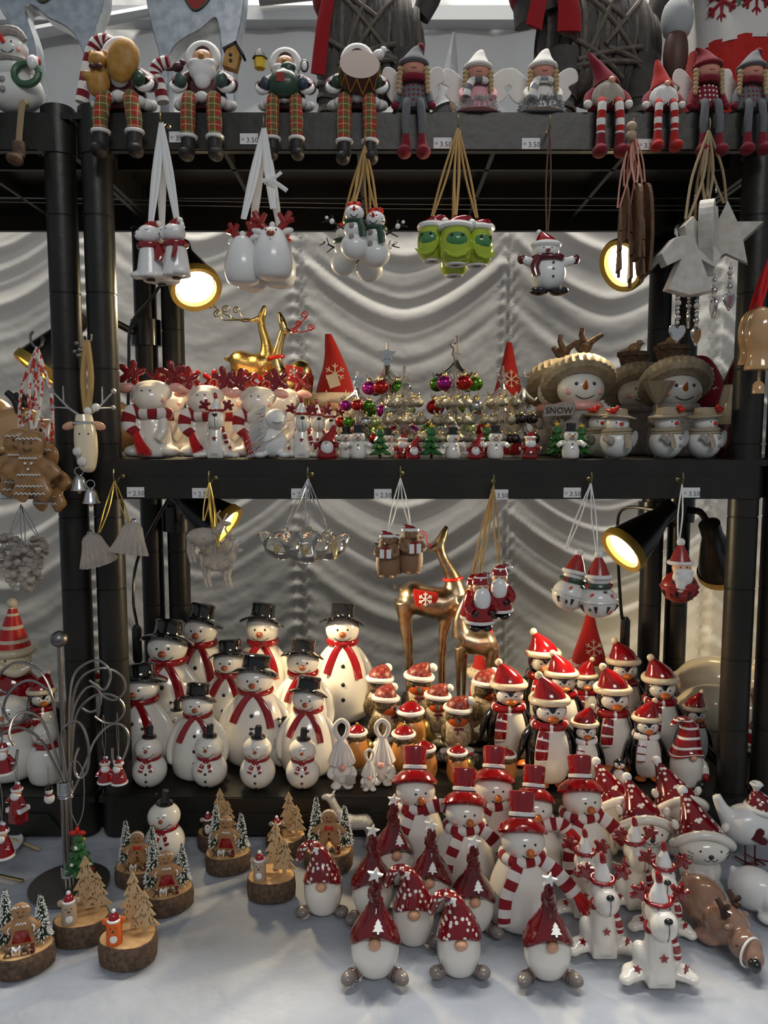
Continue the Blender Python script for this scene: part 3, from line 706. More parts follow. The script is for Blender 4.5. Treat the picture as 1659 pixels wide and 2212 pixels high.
# ------------------------------------------------------------------ dog with antler headband
ANT = [(-3, 0), (3, 0), (5, 8), (13, 6), (16, 12), (11, 16), (15, 22), (9, 25), (4, 20), (1, 28), (-6, 27), (-5, 18), (-13, 20), (-15, 13), (-8, 10), (-5, 6)]
def dog(scarf=True):
    p = Proto('antler_dog_figurine', 200)
    g = G().box((-13, -20, 14), (23, 30, 28)).box((13, -20, 14), (23, 30, 28)).tube([(0, -16, 12), (0, -14, 40), (0, -6, 80), (0, -4, 108)], [26, 26, 24, 18], 18)
    g.ell((-24, 4, 34), (17, 22, 34), 14, 10, rot=(0, -16, 0)).ell((24, 4, 34), (17, 22, 34), 14, 10, rot=(0, 16, 0))
    for s_ in (-1, 1): g.ell((s_ * 42, -4, 13), (22, 22, 13), 12, 8).ell((s_ * 58, -18, 10), (15, 14, 10), 12, 8)
    body = p.add('body', fuse(g, 3.0, 16), 'white')
    g = G().ell((0, -4, 126), (25, 24, 24), 16, 12).ell((3, -24, 114), (25, 23, 27), 16, 12).ell((0, -2, 140), (20, 18, 14), 14, 10)
    hd = p.add('head', fuse(g, 3, 5), 'white')
    p.add('nose', G().ell((4, -41, 132), (8, 6, 6), 12, 8), 'black', hd)
    p.add('mouth', G().tube([(4, -44, 127), (4, -47, 116), (4, -45, 104), (4, -40, 94)], .8, 5, sm=4), 'black', hd)
    for s_ in (-1, 1): p.add('eye', G().ell((2 + s_ * 10, -25.5, 145), (1.7, 1.5, 2), 8, 6), 'black', hd)
    p.add('collar', G().tube(ring(21, 21, 93, 24), 5.5, 10, flat=(1, .6)), 'red')
    hb = p.add('headband', G().tube(ring(22, 20, 146, 24, 0), 4.2, 10), 'red')
    p.add('party_hat', G().lathe([(17, 0), (15, 8), (8, 26), (5, 34)], 18, c=(0, 0, 150)), 'bright', hb)
    p.add('hat_tip', G().tube([(0, -2, 182), (-1, -2, 190), (-4, -2, 199)], [6, 6.5, 4], 10, sm=3), 'red', hb)
    for s_ in (-1, 1):
        T = Matrix.Translation((s_ * 26, -2, 148)) @ Euler((0, R(s_ * 34), 0)).to_matrix().to_4x4() @ Matrix.Diagonal((1.2, 1, 1.2, 1))
        p.add('antler', G().ext(cr(ANT + ANT[:1], 2)[:-1], 9, 0, puff=2, T=T), 'antler_dots', hb)
    for x, y, z, a in ((0, -38.5, 62, 0), (-42, -26, 34, -35), (44, -26, 34, 35)):
        p.add('star_mark', G().ext(star(8), 3, 0, T=Matrix.Translation((x, y, z)) @ Euler((R(-6), 0, R(a))).to_matrix().to_4x4()), 'red', body)
    if scarf: p.add('scarf_end', G().tube([(20, -14, 90), (27, -20, 74), (31, -18, 55), (33, -16, 44)], [5, 6, 7, 6], 8, sm=4, flat=(1, .5), mfn=lambda i, n: 1 if i % 4 == 3 else 0), ['red', 'white'])
    return p
DOG = dog()
# ------------------------------------------------------------------ cat with a spotted hat
def cat_fig():
    p = Proto('cat_figurine', 190)
    g = G().ell((0, 4, 36), (42, 34, 38), 18, 12).ell((-2, -2, 62), (34, 30, 30), 16, 12).ell((-22, -16, 12), (20, 22, 12), 12, 8).ell((24, -14, 11), (20, 22, 11), 12, 8).ell((12, -22, 34), (12, 12, 24), 12, 8).ell((-12, -22, 34), (12, 12, 24), 12, 8)
    p.add('body', fuse(g, 3.2, 8), 'white')
    c = (0, -10, 92); r = (50, 38, 33)
    h = p.add('head', G().ell(c, r, 26, 16), 'white')
    TH = Matrix.Translation((0, 4, 106)) @ Euler((R(-30), 0, 0)).to_matrix().to_4x4()
    g = G().tube([(56 * math.cos(t), 46 * math.sin(t), -16 * math.cos(t) ** 2) for t in [2 * math.pi * i / 36 for i in range(37)]], 9, 12)
    p.add('hat_brim', G().join(g, TH), 'white')
    p.add('hat', G().join(hatcone([(0, 0, -6, 50), (-2, 0, 12, 44), (-8, 0, 34, 32), (-16, 0, 56, 20), (-24, 0, 72, 11), (-27, 0, 80, 8)], 0), TH), 'red_dots')
    p.add('pompom', G().ell(tuple(TH @ Vector((-29, 0, 86))), 10.5, 14, 10), 'bright')
    for s_ in (-1, 1): p.add('ear', G().ell((s_ * 48 - 4, 2, 128), (8, 7, 11), 12, 8, rot=(0, s_ * 25, 0)), 'white')
    for s_ in (-1, 1):
        x = s_ * 20 + 6; p.add('eye', G().ell((x, ey(c, r, x, 100), 100), (2.2, 1.4, 2.4), 8, 6), 'black', h)
        for k in (-1, 0, 1):
            x0 = 6 + s_ * 32; z0 = 86 + k * 6
            p.add('whisker', G().tube([(x0, ey(c, r, x0, z0), z0), (x0 + s_ * 10, ey(c, r, min(max(x0 + s_ * 10, -46), 46), z0 + k * 2), z0 + k * 3)], .7, 5), 'charcoal', h)
        p.add('mouth', G().tube([(6, ey(c, r, 6, 86), 86), (6 + s_ * 4, ey(c, r, 6 + s_ * 4, 81), 81), (6 + s_ * 10, ey(c, r, 6 + s_ * 10, 82), 82), (6 + s_ * 13, ey(c, r, 6 + s_ * 13, 86), 86)], .8, 5, sm=3), 'black', h)
    p.add('nose', G().ell((6, ey(c, r, 6, 91), 91), (5.5, 4, 4.5), 10, 8), 'black', h)
    return p
CAT = cat_fig()
# ------------------------------------------------------------------ penguin
def penguin(side=-1, scarf_mats=('red', 'bright'), tail=-1):
    p = Proto('penguin_figurine', 210)
    prof = cr([(26, 0), (38, 12), (45, 44), (43, 78), (33, 106), (26, 120)], 4)
    b = p.add('body', G().lathe([(.01, 0)] + prof, 26), 'black')
    p.add('belly', G().lathe(cr([(20, 3), (33, 14), (40, 44), (38, 78), (28, 106), (20, 118)], 4), 26, c=(0, -8, 0)), 'white')
    c = (0, -1, 138); r = (32, 30, 28); h = p.add('head', G().ell(c, r, 22, 14), 'black')
    c2 = (0, -8, 135); r2 = (27, 25.5, 23)
    fc = p.add('face', fuse(G().ell((-10, -9, 138), (19, 24, 18), 14, 10).ell((10, -9, 138), (19, 24, 18), 14, 10).ell(c2, (26, 24, 21), 14, 10), 3, 3), 'white')
    for s_ in (-1, 1): p.add('eye', G().ell((s_ * 10, -32.5, 142), (1.9, 1.5, 1.9), 8, 6), 'black', fc)
    p.add('beak', G().ell((0, -36, 131), (11, 9, 6.5), 14, 8).ell((0, -36, 129), (9, 8, 5), 12, 8), 'orange', fc)
    hat = p.add('hat', hatcone([(0, 0, 156, 31), (0, 0, 164, 31), (side * 2, 1, 178, 25), (side * 8, 2, 190, 16), (side * 15, 2, 198, 9), (side * 19, 2, 202, 6)], 0), 'red')
    p.add('hat_brim', G().tube([(33 * math.cos(R(t)), 32 * math.sin(R(t)), 157 + 3 * abs(math.sin(R(t)))) for t in range(0, 361, 12)], 7, 10), 'cream', hat)
    p.add('pompom', G().ell((side * 21, 2, 203), 8, 12, 8), 'cream', hat)
    sc = p.add('scarf', G().tube(ring(30, 29, 112, 40), 9, 10, flat=(1, .75), mfn=lambda i, n: 1 if i % 8 == 5 else 0), list(scarf_mats))
    x = tail * 20
    p.add('scarf_tail', G().tube([(x * .8, -36, 108), (x, -44, 94), (x * 1.15, -49, 76), (x * 1.2, -51, 58)], [9, 11, 12, 11], 10, sm=5, flat=(1, .3), up=(0, -1, 0), mfn=lambda i, n: 1 if i % 5 == 4 else 0), list(scarf_mats), sc)
    for s_ in (-1, 1):
        p.add('wing', G().tube([(s_ * 30, 4, 108), (s_ * 44, 4, 86), (s_ * 53, 2, 58), (s_ * 58, -2, 40)], [8, 14, 13, 5], 12, sm=4, flat=(.45, 1)), 'black')
        p.add('foot', G().ell((s_ * 20, -34, 5), (15, 16, 5), 12, 8), 'orange')
    return p
PENG = penguin(-1); PENG_R = penguin(1, ('red', 'bright'), -1); PENG_W = penguin(1, ('bright', 'red'), -1)
# ------------------------------------------------------------------ bird with a hat on wire legs
def hat_bird():
    p = Proto('hat_bird_figurine', 200)
    g = G().ell((0, 0, 95), (62, 44, 50), 20, 14).tube([(-40, 0, 105), (-62, 0, 135), (-78, 0, 168)], [26, 16, 11], 14, sm=4)
    g.ell((34, 0, 122), (36, 32, 30), 16, 12)
    p.add('body', fuse(g, 4, 8), 'bright')
    p.add('hat_brim', G().tube([(34 + 36 * math.cos(R(t)), 33 * math.sin(R(t)), 134 - 7 * math.cos(R(t))) for t in range(0, 361, 12)], 7, 10), 'bright')
    p.add('hat', hatcone([(34, 0, 134, 35), (32, 0, 146, 33), (28, 0, 162, 25), (20, 0, 176, 12), (18, 0, 180, 7)], 0), 'red_dots')
    p.add('hat_tuft', G().lathe([(5, 0), (9, 8), (16, 18), (12, 22), (.1, 17)], 14, c=(18, 0, 178)), 'bright')
    hr = [(0, -14), (12, 0), (14, 8), (9, 13), (3, 11), (0, 6), (-3, 11), (-9, 13), (-14, 8), (-12, 0)]
    p.add('wing_heart', G().ext([(x * 1.6, z * 1.3) for x, z in hr], 5, 0, puff=1.5, T=Matrix.Translation((8, -43, 84)) @ Euler((R(12), R(70), 0)).to_matrix().to_4x4()), 'deep_red')
    for s_ in (0, 1):
        x = -6 + s_ * 30; y = -8 + s_ * 14
        g = G().tube([(x, y, 50), (x + 2, y, 3)], 2.4, 6)
        for a in (-60, -15, 30, 165): g.tube([(x + 2, y, 3), (x + 2 + 30 * math.cos(R(a - 50)), y + 30 * math.sin(R(a - 50)), 2.2)], 2.2, 6)
        p.add('leg', g, 'deep_red')
    return p
HBIRD = hat_bird()
# ------------------------------------------------------------------ lying reindeer
def lying_deer(m, am):
    p = Proto('lying_reindeer_figurine', 100)
    g = G().ell((-52, 4, 50), (58, 42, 50), 20, 14).ell((10, -8, 40), (50, 38, 40), 18, 12).ell((62, -24, 32), (34, 28, 28), 16, 12).ell((-100, 8, 78), (9, 8, 12), 10, 8).ell((-10, -36, 12), (30, 20, 12), 12, 8).ell((88, -34, 26), (20, 20, 20), 14, 10)
    b = p.add('body', fuse(g, 3.4, 10), m)
    p.add('nose', G().ell((100, -48, 24), (13, 11, 13), 14, 10), 'black', b)
    for s_ in (-1, 1):
        x0, y0 = 22 - s_ * 4, -14 + s_ * 22
        g = G().tube([(x0, y0, 70), (x0 - 6, y0, 88), (x0 - 18, y0, 100)], [6, 6, 5], 10, sm=4).tube([(x0 - 6, y0, 86), (x0 + 8, y0, 98)], [6, 5], 8).tube([(x0 - 2, y0, 80), (x0 + 12, y0 - 4, 84)], [5, 4], 8)
        p.add('antler', g, am, b)
        p.add('ear', G().ell((x0 + 14, y0 + s_ * 6, 64), (8, 12, 6), 10, 8), m, b)
        p.add('eye', G().ell((64, -24 - 26 * (1 if s_ < 0 else -.8), 42), (2.5, 2.5, 2.5), 8, 6), 'black', b)
    p.add('muzzle_band', G().tube([(78, -30 + 28 * math.cos(R(t)), 30 + 27 * math.sin(R(t))) for t in range(0, 361, 20)], 2.4, 6), 'bright', b)
    return p
LDEER = lying_deer('moose_brown', 'penguin_brown'); LDEER_W = lying_deer('bright', 'penguin_brown')
# ------------------------------------------------------------------ wood-slice decorations
def brush_tree(h, r, x, y, z0, seed=1):
    g = G(); rn = random.Random(seed); g.tube([(x, y, z0), (x, y, z0 + h)], [2, 1], 6)
    L = int(h / 4.2)
    for k in range(L):
        t = k / L; z = z0 + 10 + (h - 10) * t; rr = r * (1 - t) ** .85 + 2.5
        for j in range(13):
            a = rn.uniform(0, 6.28); d = Vector((math.cos(a), math.sin(a), -.25 + rn.uniform(-.2, .2)))
            q = Vector((x, y, z)); g.tube([q, q + d * rr * .72, q + d * rr * rn.uniform(.92, 1.08)], [1.5, 1.5, 1.0], 4, mfn=lambda i, n: 1 if i == n - 2 else 0)
    return g
def slab(g1, g2, rx, ry, h, seed=0):
    rn = random.Random(seed); n = 34; wob = [1 + .05 * math.sin(k * .55 + seed) + rn.uniform(-.012, .012) for k in range(n)]
    def rg(z, s_): return [(rx * wob[k] * s_ * math.cos(2 * math.pi * k / n), ry * wob[k] * s_ * math.sin(2 * math.pi * k / n), z) for k in range(n)]
    def strip(g, rings):
        vs = [p for r_ in rings for p in r_]; fs = [[j * n + k, j * n + (k + 1) % n, (j + 1) * n + (k + 1) % n, (j + 1) * n + k] for j in range(len(rings) - 1) for k in range(n)]
        g.add(vs, fs)
    strip(g1, [rg(0, .97), rg(2, 1.0), rg(h * .5, 1.03), rg(h - 2, 1.0), rg(h, .955)]); g1.add(rg(0, .97), [list(range(n))[::-1]])
    strip(g2, [rg(h - 1, .955), rg(h - .3, .95)]); g2.add(rg(h - .3, .95), [list(range(n))])
def ginger_g(girl, z0, s=1.0):
    q = G(); q.ell((0, 0, 70), (18, 8, 17), 16, 12).ell((0, 0, 48), (14, 8, 12), 14, 10)
    for s_ in (-1, 1): q.tube([(s_ * 8, 0, 48), (s_ * 22, 0, 42 if not girl else 40), (s_ * 30, 0, 32)], [10, 10, 10], 10, sm=3, flat=(1, .75))
    if girl:
        q.ext([(-12, 46), (12, 46), (18, 26), (28, 4), (22, 0), (-22, 0), (-28, 4), (-18, 26)], 14, 0, puff=4)
    else:
        q.ell((0, 0, 34), (15, 8, 18), 14, 10)
        for s_ in (-1, 1): q.tube([(s_ * 7, 0, 26), (s_ * 16, 0, 10), (s_ * 19, 0, 6)], [11, 11, 10], 10, sm=3, flat=(1, .75))
    f = fuse(q, 2.6, 5); f.v = [(x * s, y * s, z * s + z0) for x, y, z in f.v]; return f
def icing(p, x0, x1, z, y, par, n=6, amp=2.0, slope=0, m='bright'):
    p.add('icing', G().tube([(x0 + (x1 - x0) * i / (2 * n), y, z + (amp if i % 2 else -amp) + slope * i) for i in range(2 * n + 1)], 1.3, 5, sm=2), m, par)
def slice_xmas(girl, seed):
    p = Proto('xmas_slice_ornament', 132)
    a, b = G(), G(); slab(a, b, 54, 48, 42, seed); sl = p.add('bark', a, 'bark'); p.add('wood_face', b, 'wood_face', sl)
    y = -4; q = ginger_g(girl, 42, 1.03); q.v = [(x, yy + y, z) for x, yy, z in q.v]; gb = p.add('gingerbread', q, 'ginger')
    f = y - 9
    if girl:
        p.add('apron', G().ext([(-11, 36 + 42), (11, 36 + 42), (18, 12 + 42), (-18, 12 + 42)], 3, f, puff=1), 'red', gb)
        icing(p, -24, 24, 46, f, gb); icing(p, -9, 9, 92, f + 1, gb, 3)
        icing(p, -15, 15, 42 + 82, f + 4, gb, 4, 1.5)
    else:
        p.add('bow_tie', G().ext([(-9, 97), (0, 92.5), (9, 97), (9, 85), (0, 90), (-9, 85)], 4, f, puff=1), 'bright_red', gb)
        for z in (78, 66): p.add('button', G().ell((0, f + 1, z), (2.6, 1.8, 2.6), 8, 6), 'charcoal', gb)
        p.add('icing', G().tube([(17 * math.cos(R(t)), y - 6, 42 + 72 + 16 * math.sin(R(t))) for t in range(10, 171, 16)], 1.4, 5), 'bright', gb)
    for s_ in (-1, 1):
        p.add('eye', G().ell((s_ * 5, f + .5, 42 + 74), (1.6, 1.2, 1.6), 8, 6), 'black', gb)
        p.add('cuff', G().tube([(s_ * 20, f + 1, 42 + 46), (s_ * 24, f + 1, 42 + 40), (s_ * 22, f + 1, 42 + 32)], 1.4, 5, sm=3), 'bright', gb)
    p.add('smile', G().tube([(-4.5, f + .8, 42 + 66), (0, f, 42 + 63), (4.5, f + .8, 42 + 66)], .8, 5, sm=4), 'burnt', gb)
    p.add('bottlebrush_tree', brush_tree(112, 20, -30, 12, 42, seed), ['pine', 'snow_tip'])
    p.add('bottlebrush_tree', brush_tree(96, 18, 34, 6, 42, seed + 9), ['pine', 'snow_tip'])
    for ch, x, m in (('X', -21, 'bark'), ('M', -7, 'bright'), ('A', 8, 'bark'), ('S', 22, 'deep_red')):
        q = text_g(ch, 24, 3.0); q.v = [(vx + x, vy - 32, vz + 43) for vx, vy, vz in q.v]; p.add('letter', q, m, smooth=False)
    return p
def ply_tree(h, w, x, y, z0, marks=True):
    out = [(-w * .09, 0), (w * .09, 0), (w * .09, h * .13), (w * .5, h * .13), (w * .2, h * .38), (w * .38, h * .38), (w * .15, h * .60), (w * .28, h * .60), (w * .09, h * .80), (w * .17, h * .80), (0, h)]
    out += [(-a, b) for a, b in out[-2:1:-1]]
    return G().ext([(a + x, b + z0) for a, b in out], 4, y)
def slice_animal(kind, seed):
    p = Proto('animal_slice_ornament', 100)
    a, b = G(), G(); slab(a, b, 54, 46, 46, seed); sl = p.add('bark', a, 'bark'); p.add('wood_face', b, 'wood_face', sl)
    rn = random.Random(seed)
    for h, w, x, y in ((118, 66, 8, 18), (86, 56, 30, 2)):
        t = p.add('plywood_tree', ply_tree(h, w, x, y, 46), 'ply', smooth=False)
        g = G()
        for k in range(26):
            zz = rn.uniform(.18, .85); ww = w * .42 * (1 - zz) ** .9
            g.box((x + rn.uniform(-ww, ww), y - 2.2, 46 + h * zz), (1.4, .8, 5))
        p.add('burnt_marks', g, 'burnt', t, smooth=False)
    bm = {'bear': 'mouse_grey', 'mouse': 'mouse_grey', 'fox': 'fox_orange', 'penguin': 'penguin_brown'}[kind]
    x, y = -24, -18
    bd = p.add('animal', G().lathe([(.01, 0), (14, 0), (15, 3), (14.5, 38), (13, 44), (8, 48), (.01, 49)], 18, c=(x, y, 46)), bm)
    for s_ in (-1, 1): p.add('ear', G().ell((x + s_ * 15, y - 1, 46 + 44), (7, 3.5, 7), 10, 8), bm if kind != 'penguin' else 'mouse_grey', bd)
    if kind == 'penguin': p.add('face', G().ell((x, y - 7, 46 + 22), (10, 10, 22), 14, 10), 'bright', bd)
    else: p.add('belly', G().ell((x, y - 13, 46 + 14), (7, 3, 9), 12, 8), 'bright', bd)
    f = y - (16.5 if kind == 'penguin' else 14.8)
    for s_ in (-1, 1): p.add('eye', G().ell((x + s_ * 5, f + .8, 46 + 36), (1.3, 1, 1.3), 8, 6), 'black', bd)
    p.add('nose', G().ell((x, f, 46 + 30), (2.6, 2, 2), 8, 6), 'black' if kind != 'penguin' else 'orange', bd)
    h = p.add('hat', G().lathe([(11, 0), (9, 8), (4, 14), (.01, 15)], 14, c=(x, y, 46 + 47)), 'red', bd)
    p.add('hat_brim', G().tube([(x + 11 * math.cos(R(t)), y + 11 * math.sin(R(t)), 46 + 46) for t in range(0, 361, 24)], 2.6, 6), 'bright', bd)
    p.add('pompom', G().ell((x, y, 46 + 63), 4.5, 10, 8), 'bright', bd)
    return p
SL_GIRL = slice_xmas(True, 2); SL_BOY = slice_xmas(False, 5)
SL_AN = {k: slice_animal(k, i + 3) for i, k in enumerate(('bear', 'mouse', 'fox', 'penguin'))}
# ------------------------------------------------------------------ deer in general
def deer(name, H, body, neck, head, legs, ears, m, voxel=2.6, extra=None, lift=0):
    """every list holds (x,y,z,r)"""
    p = Proto(name, H + lift); g = G(); up = lambda L: [(a, b, c + (lift if c > 4 else 0), e) for a, b, c, e in L]
    body, neck, head, legs, ears = up(body), up(neck), up(head), [up(q) for q in legs], [up(q) for q in ears]
    for L in [body, neck, head] + legs: g.tube([q[:3] for q in L], [q[3] for q in L], 14, sm=4)
    for L in ears: g.tube([q[:3] for q in L], [q[3] for q in L], 10, sm=3, flat=(1, .4))
    p.add('body', fuse(g, voxel, 4), m)
    if extra:
        n0 = len(p.parts); extra(p)
        for nm, me, pa, lb, lc in p.parts[n0:]: me.transform(Matrix.Translation((0, 0, lift)))
    return p
def spiral(c, r, turns=1.4, n=20, d=1, a0=0):
    return [(c[0] + d * r * (1 - .75 * i / n) * math.cos(R(a0) + turns * 6.28 * i / n), c[1], c[2] + r * (1 - .75 * i / n) * math.sin(R(a0) + turns * 6.28 * i / n)) for i in range(n + 1)]
def gold_extra(p):
    for k, (x, z, r) in enumerate(((-66, 196, 9), (-48, 206, 9), (-26, 204, 8))):
        p.add('antler_curl', G().tube([(24, -6, 200 - 14), (x + 14, -6, 184 + 2 * k), (x + r, -6, z)] + spiral((x, -6, z), r), 1.3, 5, sm=2), 'gold_plain')
    p.add('antler_curl', G().tube([(26, 4, 190), (-10, 4, 182), (-52, 4, 198), (-74, 4, 214)] + spiral((-82, 4, 216), 8, a0=0), 1.3, 5, sm=2), 'gold_plain')
GOLD = deer('gold_reindeer_figurine', 220,
    [(-40, 0, 92, 14), (-25, 0, 96, 26), (0, 0, 90, 26), (25, 0, 90, 28), (42, 0, 102, 20)],
    [(38, 0, 105, 20), (36, 0, 135, 12), (28, 0, 165, 9), (26, 0, 182, 9)], [(24, 0, 186, 9), (30, 0, 200, 8), (34, 0, 216, 4)],
    [[(-32, 8, 88, 12), (-30, 9, 50, 6), (-34, 9, 3, 3)], [(-28, -8, 88, 12), (-22, -9, 50, 6), (-26, -9, 3, 3)], [(38, 8, 88, 11), (42, 8, 45, 5), (40, 8, 3, 3)], [(32, -8, 88, 11), (30, -9, 45, 5), (30, -9, 3, 3)]],
    [[(22, -6, 188, 6), (6, -10, 182, 5), (-2, -12, 180, 1)], [(-44, 0, 98, 5), (-54, 0, 108, 4)][:2]], 'gold', extra=gold_extra, lift=100)
def saddle_extra(col_z, sad, collar_r, curl, sadr=20):
    def f(p):
        p.add('collar', G().tube([(col_z[0] + collar_r * math.cos(R(t)), collar_r * math.sin(R(t)), col_z[1] + 2 * math.cos(R(t))) for t in range(0, 361, 20)], 3.6, 8), 'bright_red')
        T = Matrix.Translation((sad[0], -sad[2], sad[1])) @ Euler((R(14), 0, 0)).to_matrix().to_4x4()
        s_ = p.add('saddle', G().ext(cr([(-sadr, sadr * .9), (0, sadr * .7), (sadr, sadr * .5), (sadr * .9, -sadr * .3), (0, -sadr), (-sadr * .8, -sadr * .5), (-sadr, sadr * .9)], 4)[:-1], 3, 0, puff=.8, T=T), 'bright_red')
        p.add('snowflake', flake(G(), (0, 0), sadr * .6, sadr * .07, -2.2, T=T), 'bright', s_)
        for k, (x, z, r) in enumerate(curl[1]):
            p.add('antler_curl', G().tube([curl[0], (x * .6 + curl[0][0] * .4, curl[0][1], z * .5 + curl[0][2] * .5 - 6), (x + r, curl[0][1], z)] + spiral((x, curl[0][1], z), r), 1.1, 5, sm=2), 'bright_red' if curl[2] else 'gold_plain')
    return f
GOLD2 = deer('saddled_gold_reindeer_figurine', 220,
    [(50, 0, 116, 10), (38, 0, 110, 24), (15, 0, 92, 24), (-5, 0, 98, 18)], [(-6, 0, 98, 16), (-14, 0, 130, 11), (-6, 0, 165, 8), (2, 0, 188, 8)], [(2, 0, 186, 9), (-2, 0, 200, 8), (-8, 0, 219, 3)],
    [[(44, 8, 100, 13), (46, 8, 60, 6), (40, 8, 3, 3)], [(40, -8, 100, 12), (36, -8, 55, 6), (34, -8, 3, 3)], [(-2, 7, 90, 10), (0, 7, 45, 5), (-2, 7, 3, 3)], [(-4, -8, 90, 11), (4, -8, 45, 5), (0, -8, 3, 3)]],
    [[(4, -6, 186, 6), (14, -10, 178, 5), (18, -12, 172, 1)]], 'gold_plain', extra=saddle_extra((-13, 134), (22, 104, 25), 12, ((8, -4, 184), ((28, 196, 6), (40, 212, 7), (52, 188, 7), (22, 184, 5)), True), 16), lift=50)
BIGDEER = deer('saddled_metal_reindeer_figurine', 350,
    [(-62, 0, 205, 14), (-44, 0, 200, 33), (-10, 0, 190, 34), (30, 0, 182, 36), (58, 0, 196, 30)], [(58, 0, 200, 28), (50, 0, 240, 16), (30, 0, 280, 11), (22, 0, 304, 13)], [(20, 0, 304, 13), (28, 0, 322, 11), (38, 0, 347, 5)],
    [[(-50, 10, 190, 26), (-46, 12, 140, 14), (-38, 12, 70, 8), (-34, 12, 3, 6)], [(-48, -12, 190, 24), (-50, -13, 140, 12), (-44, -13, 70, 7), (-42, -13, 3, 5)], [(50, 10, 190, 20), (38, 10, 130, 9), (34, 10, 70, 6), (34, 10, 3, 5)], [(44, -12, 190, 20), (30, -12, 130, 9), (26, -12, 70, 6), (26, -12, 3, 5)]],
    [[(18, -8, 306, 8), (2, -14, 298, 7), (-6, -18, 290, 1)], [(-66, 0, 214, 6), (-74, 0, 224, 4)]], 'gold_worn', 3.6, extra=saddle_extra((51, 236), (-8, 200, 35), 18, ((14, -2, 306), ((-14, 328, 9), (-20, 312, 7)), True), 25), lift=60)
SMALLDEER = deer('glittering_gold_reindeer_figurine', 270,
    [(50, 0, 128, 12), (36, 0, 124, 26), (5, 0, 122, 27), (-25, 0, 132, 24)], [(-25, 0, 136, 22), (-30, 0, 175, 13), (-14, 0, 220, 10), (-6, 0, 240, 10)], [(-6, 0, 240, 10), (8, 0, 246, 9), (26, 0, 236, 5)],
    [[(44, 9, 115, 15), (48, 9, 60, 7), (44, 9, 3, 4)], [(38, -9, 115, 15), (34, -9, 60, 7), (34, -9, 3, 4)], [(-22, 9, 115, 14), (-18, 9, 60, 6), (-18, 9, 3, 4)], [(-28, -9, 115, 14), (-32, -9, 60, 6), (-30, -9, 3, 4)]],
    [[(-8, -6, 246, 6), (-14, -10, 262, 5), (-16, -10, 270, 1)]], 'gold_worn', lift=60)
SILVER = deer('silver_glitter_deer_figurine', 110,
    [(45, 0, 52, 7), (36, 0, 50, 14), (10, 0, 48, 14), (-12, 0, 54, 14)], [(-12, 0, 56, 13), (-24, 0, 76, 9), (-32, 0, 94, 8)], [(-32, 0, 92, 8), (-40, 0, 98, 7), (-50, 0, 96, 4)],
    [[(40, 6, 46, 8), (46, 6, 28, 4), (44, 6, 2, 3)], [(34, -6, 46, 8), (38, -6, 26, 4), (34, -6, 2, 3)], [(-12, 6, 46, 8), (-12, 6, 24, 4), (-12, 6, 2, 3)], [(-16, -6, 46, 8), (-20, -6, 24, 4), (-20, -6, 2, 3)]],
    [[(-32, -5, 98, 4), (-26, -9, 106, 3), (-24, -10, 110, 1)], [(-32, 5, 98, 4), (-26, 9, 106, 3), (-24, 10, 110, 1)]], 'glitter', 1.8)
# ------------------------------------------------------------------ felt gnomes on the shelves
def felt_gnome(bend=0, beard=True, hat='felt_red'):
    p = Proto('felt_gnome', 260)
    p.add('body', G().lathe(cr([(40, 0), (50, 15), (52, 55), (44, 95), (36, 110)], 3), 22), 'felt_grey' if not beard else 'felt_red')
    if beard:
        g = G(); rn = random.Random(4)
        for k in range(46):
            a = R(rn.uniform(200, 340)); x = 40 * math.cos(a); y = 42 * math.sin(a)
            g.tube([(x * .8, y * .8, 108), (x * 1.1, y * 1.12, 80), (x * .9, y * 1.18, 45), (x * .5, y * 1.1, 8 + rn.uniform(0, 22))], [7, 9, 8, 2], 6, sm=3)
        p.add('beard', g, 'fur_cream')
    hm = p.add('hat', hatcone([(0, 0, 118, 44), (0, 0, 150, 38), (0, 0, 185, 27), (bend * .3, 0, 215, 18), (bend * .7, 0, 240, 12), (bend, 0, 258, 7)], 0), hat)
    g = G(); rn = random.Random(8)
    g.tube(ring(46, 46, 118, 24), 14, 10)
    for k in range(150):
        a = rn.uniform(0, 6.28); b = rn.uniform(0, 6.28); q = Vector(((46 + 13 * math.cos(b)) * math.cos(a), (46 + 13 * math.cos(b)) * math.sin(a), 118 + 13 * math.sin(b)))
        n = Vector((math.cos(b) * math.cos(a), math.cos(b) * math.sin(a), math.sin(b))); g.tube([q - n * 2, q + n * rn.uniform(4, 8)], [2.2, .4], 4)
    p.add('fur_trim', g, 'fur_cream', hm)
    T = Matrix.Translation((2, -34, 172)) @ Euler((R(-14), 0, 0)).to_matrix().to_4x4()
    p.add('snowflake', flake(G(), (0, 0), 22, 1.3, 0, T=T), 'fur_cream', hm)
    p.add('nose', G().ell((0, -48, 104), 11, 14, 10), 'skin')
    return p
FELT = felt_gnome(-14); FELT2 = felt_gnome(0)
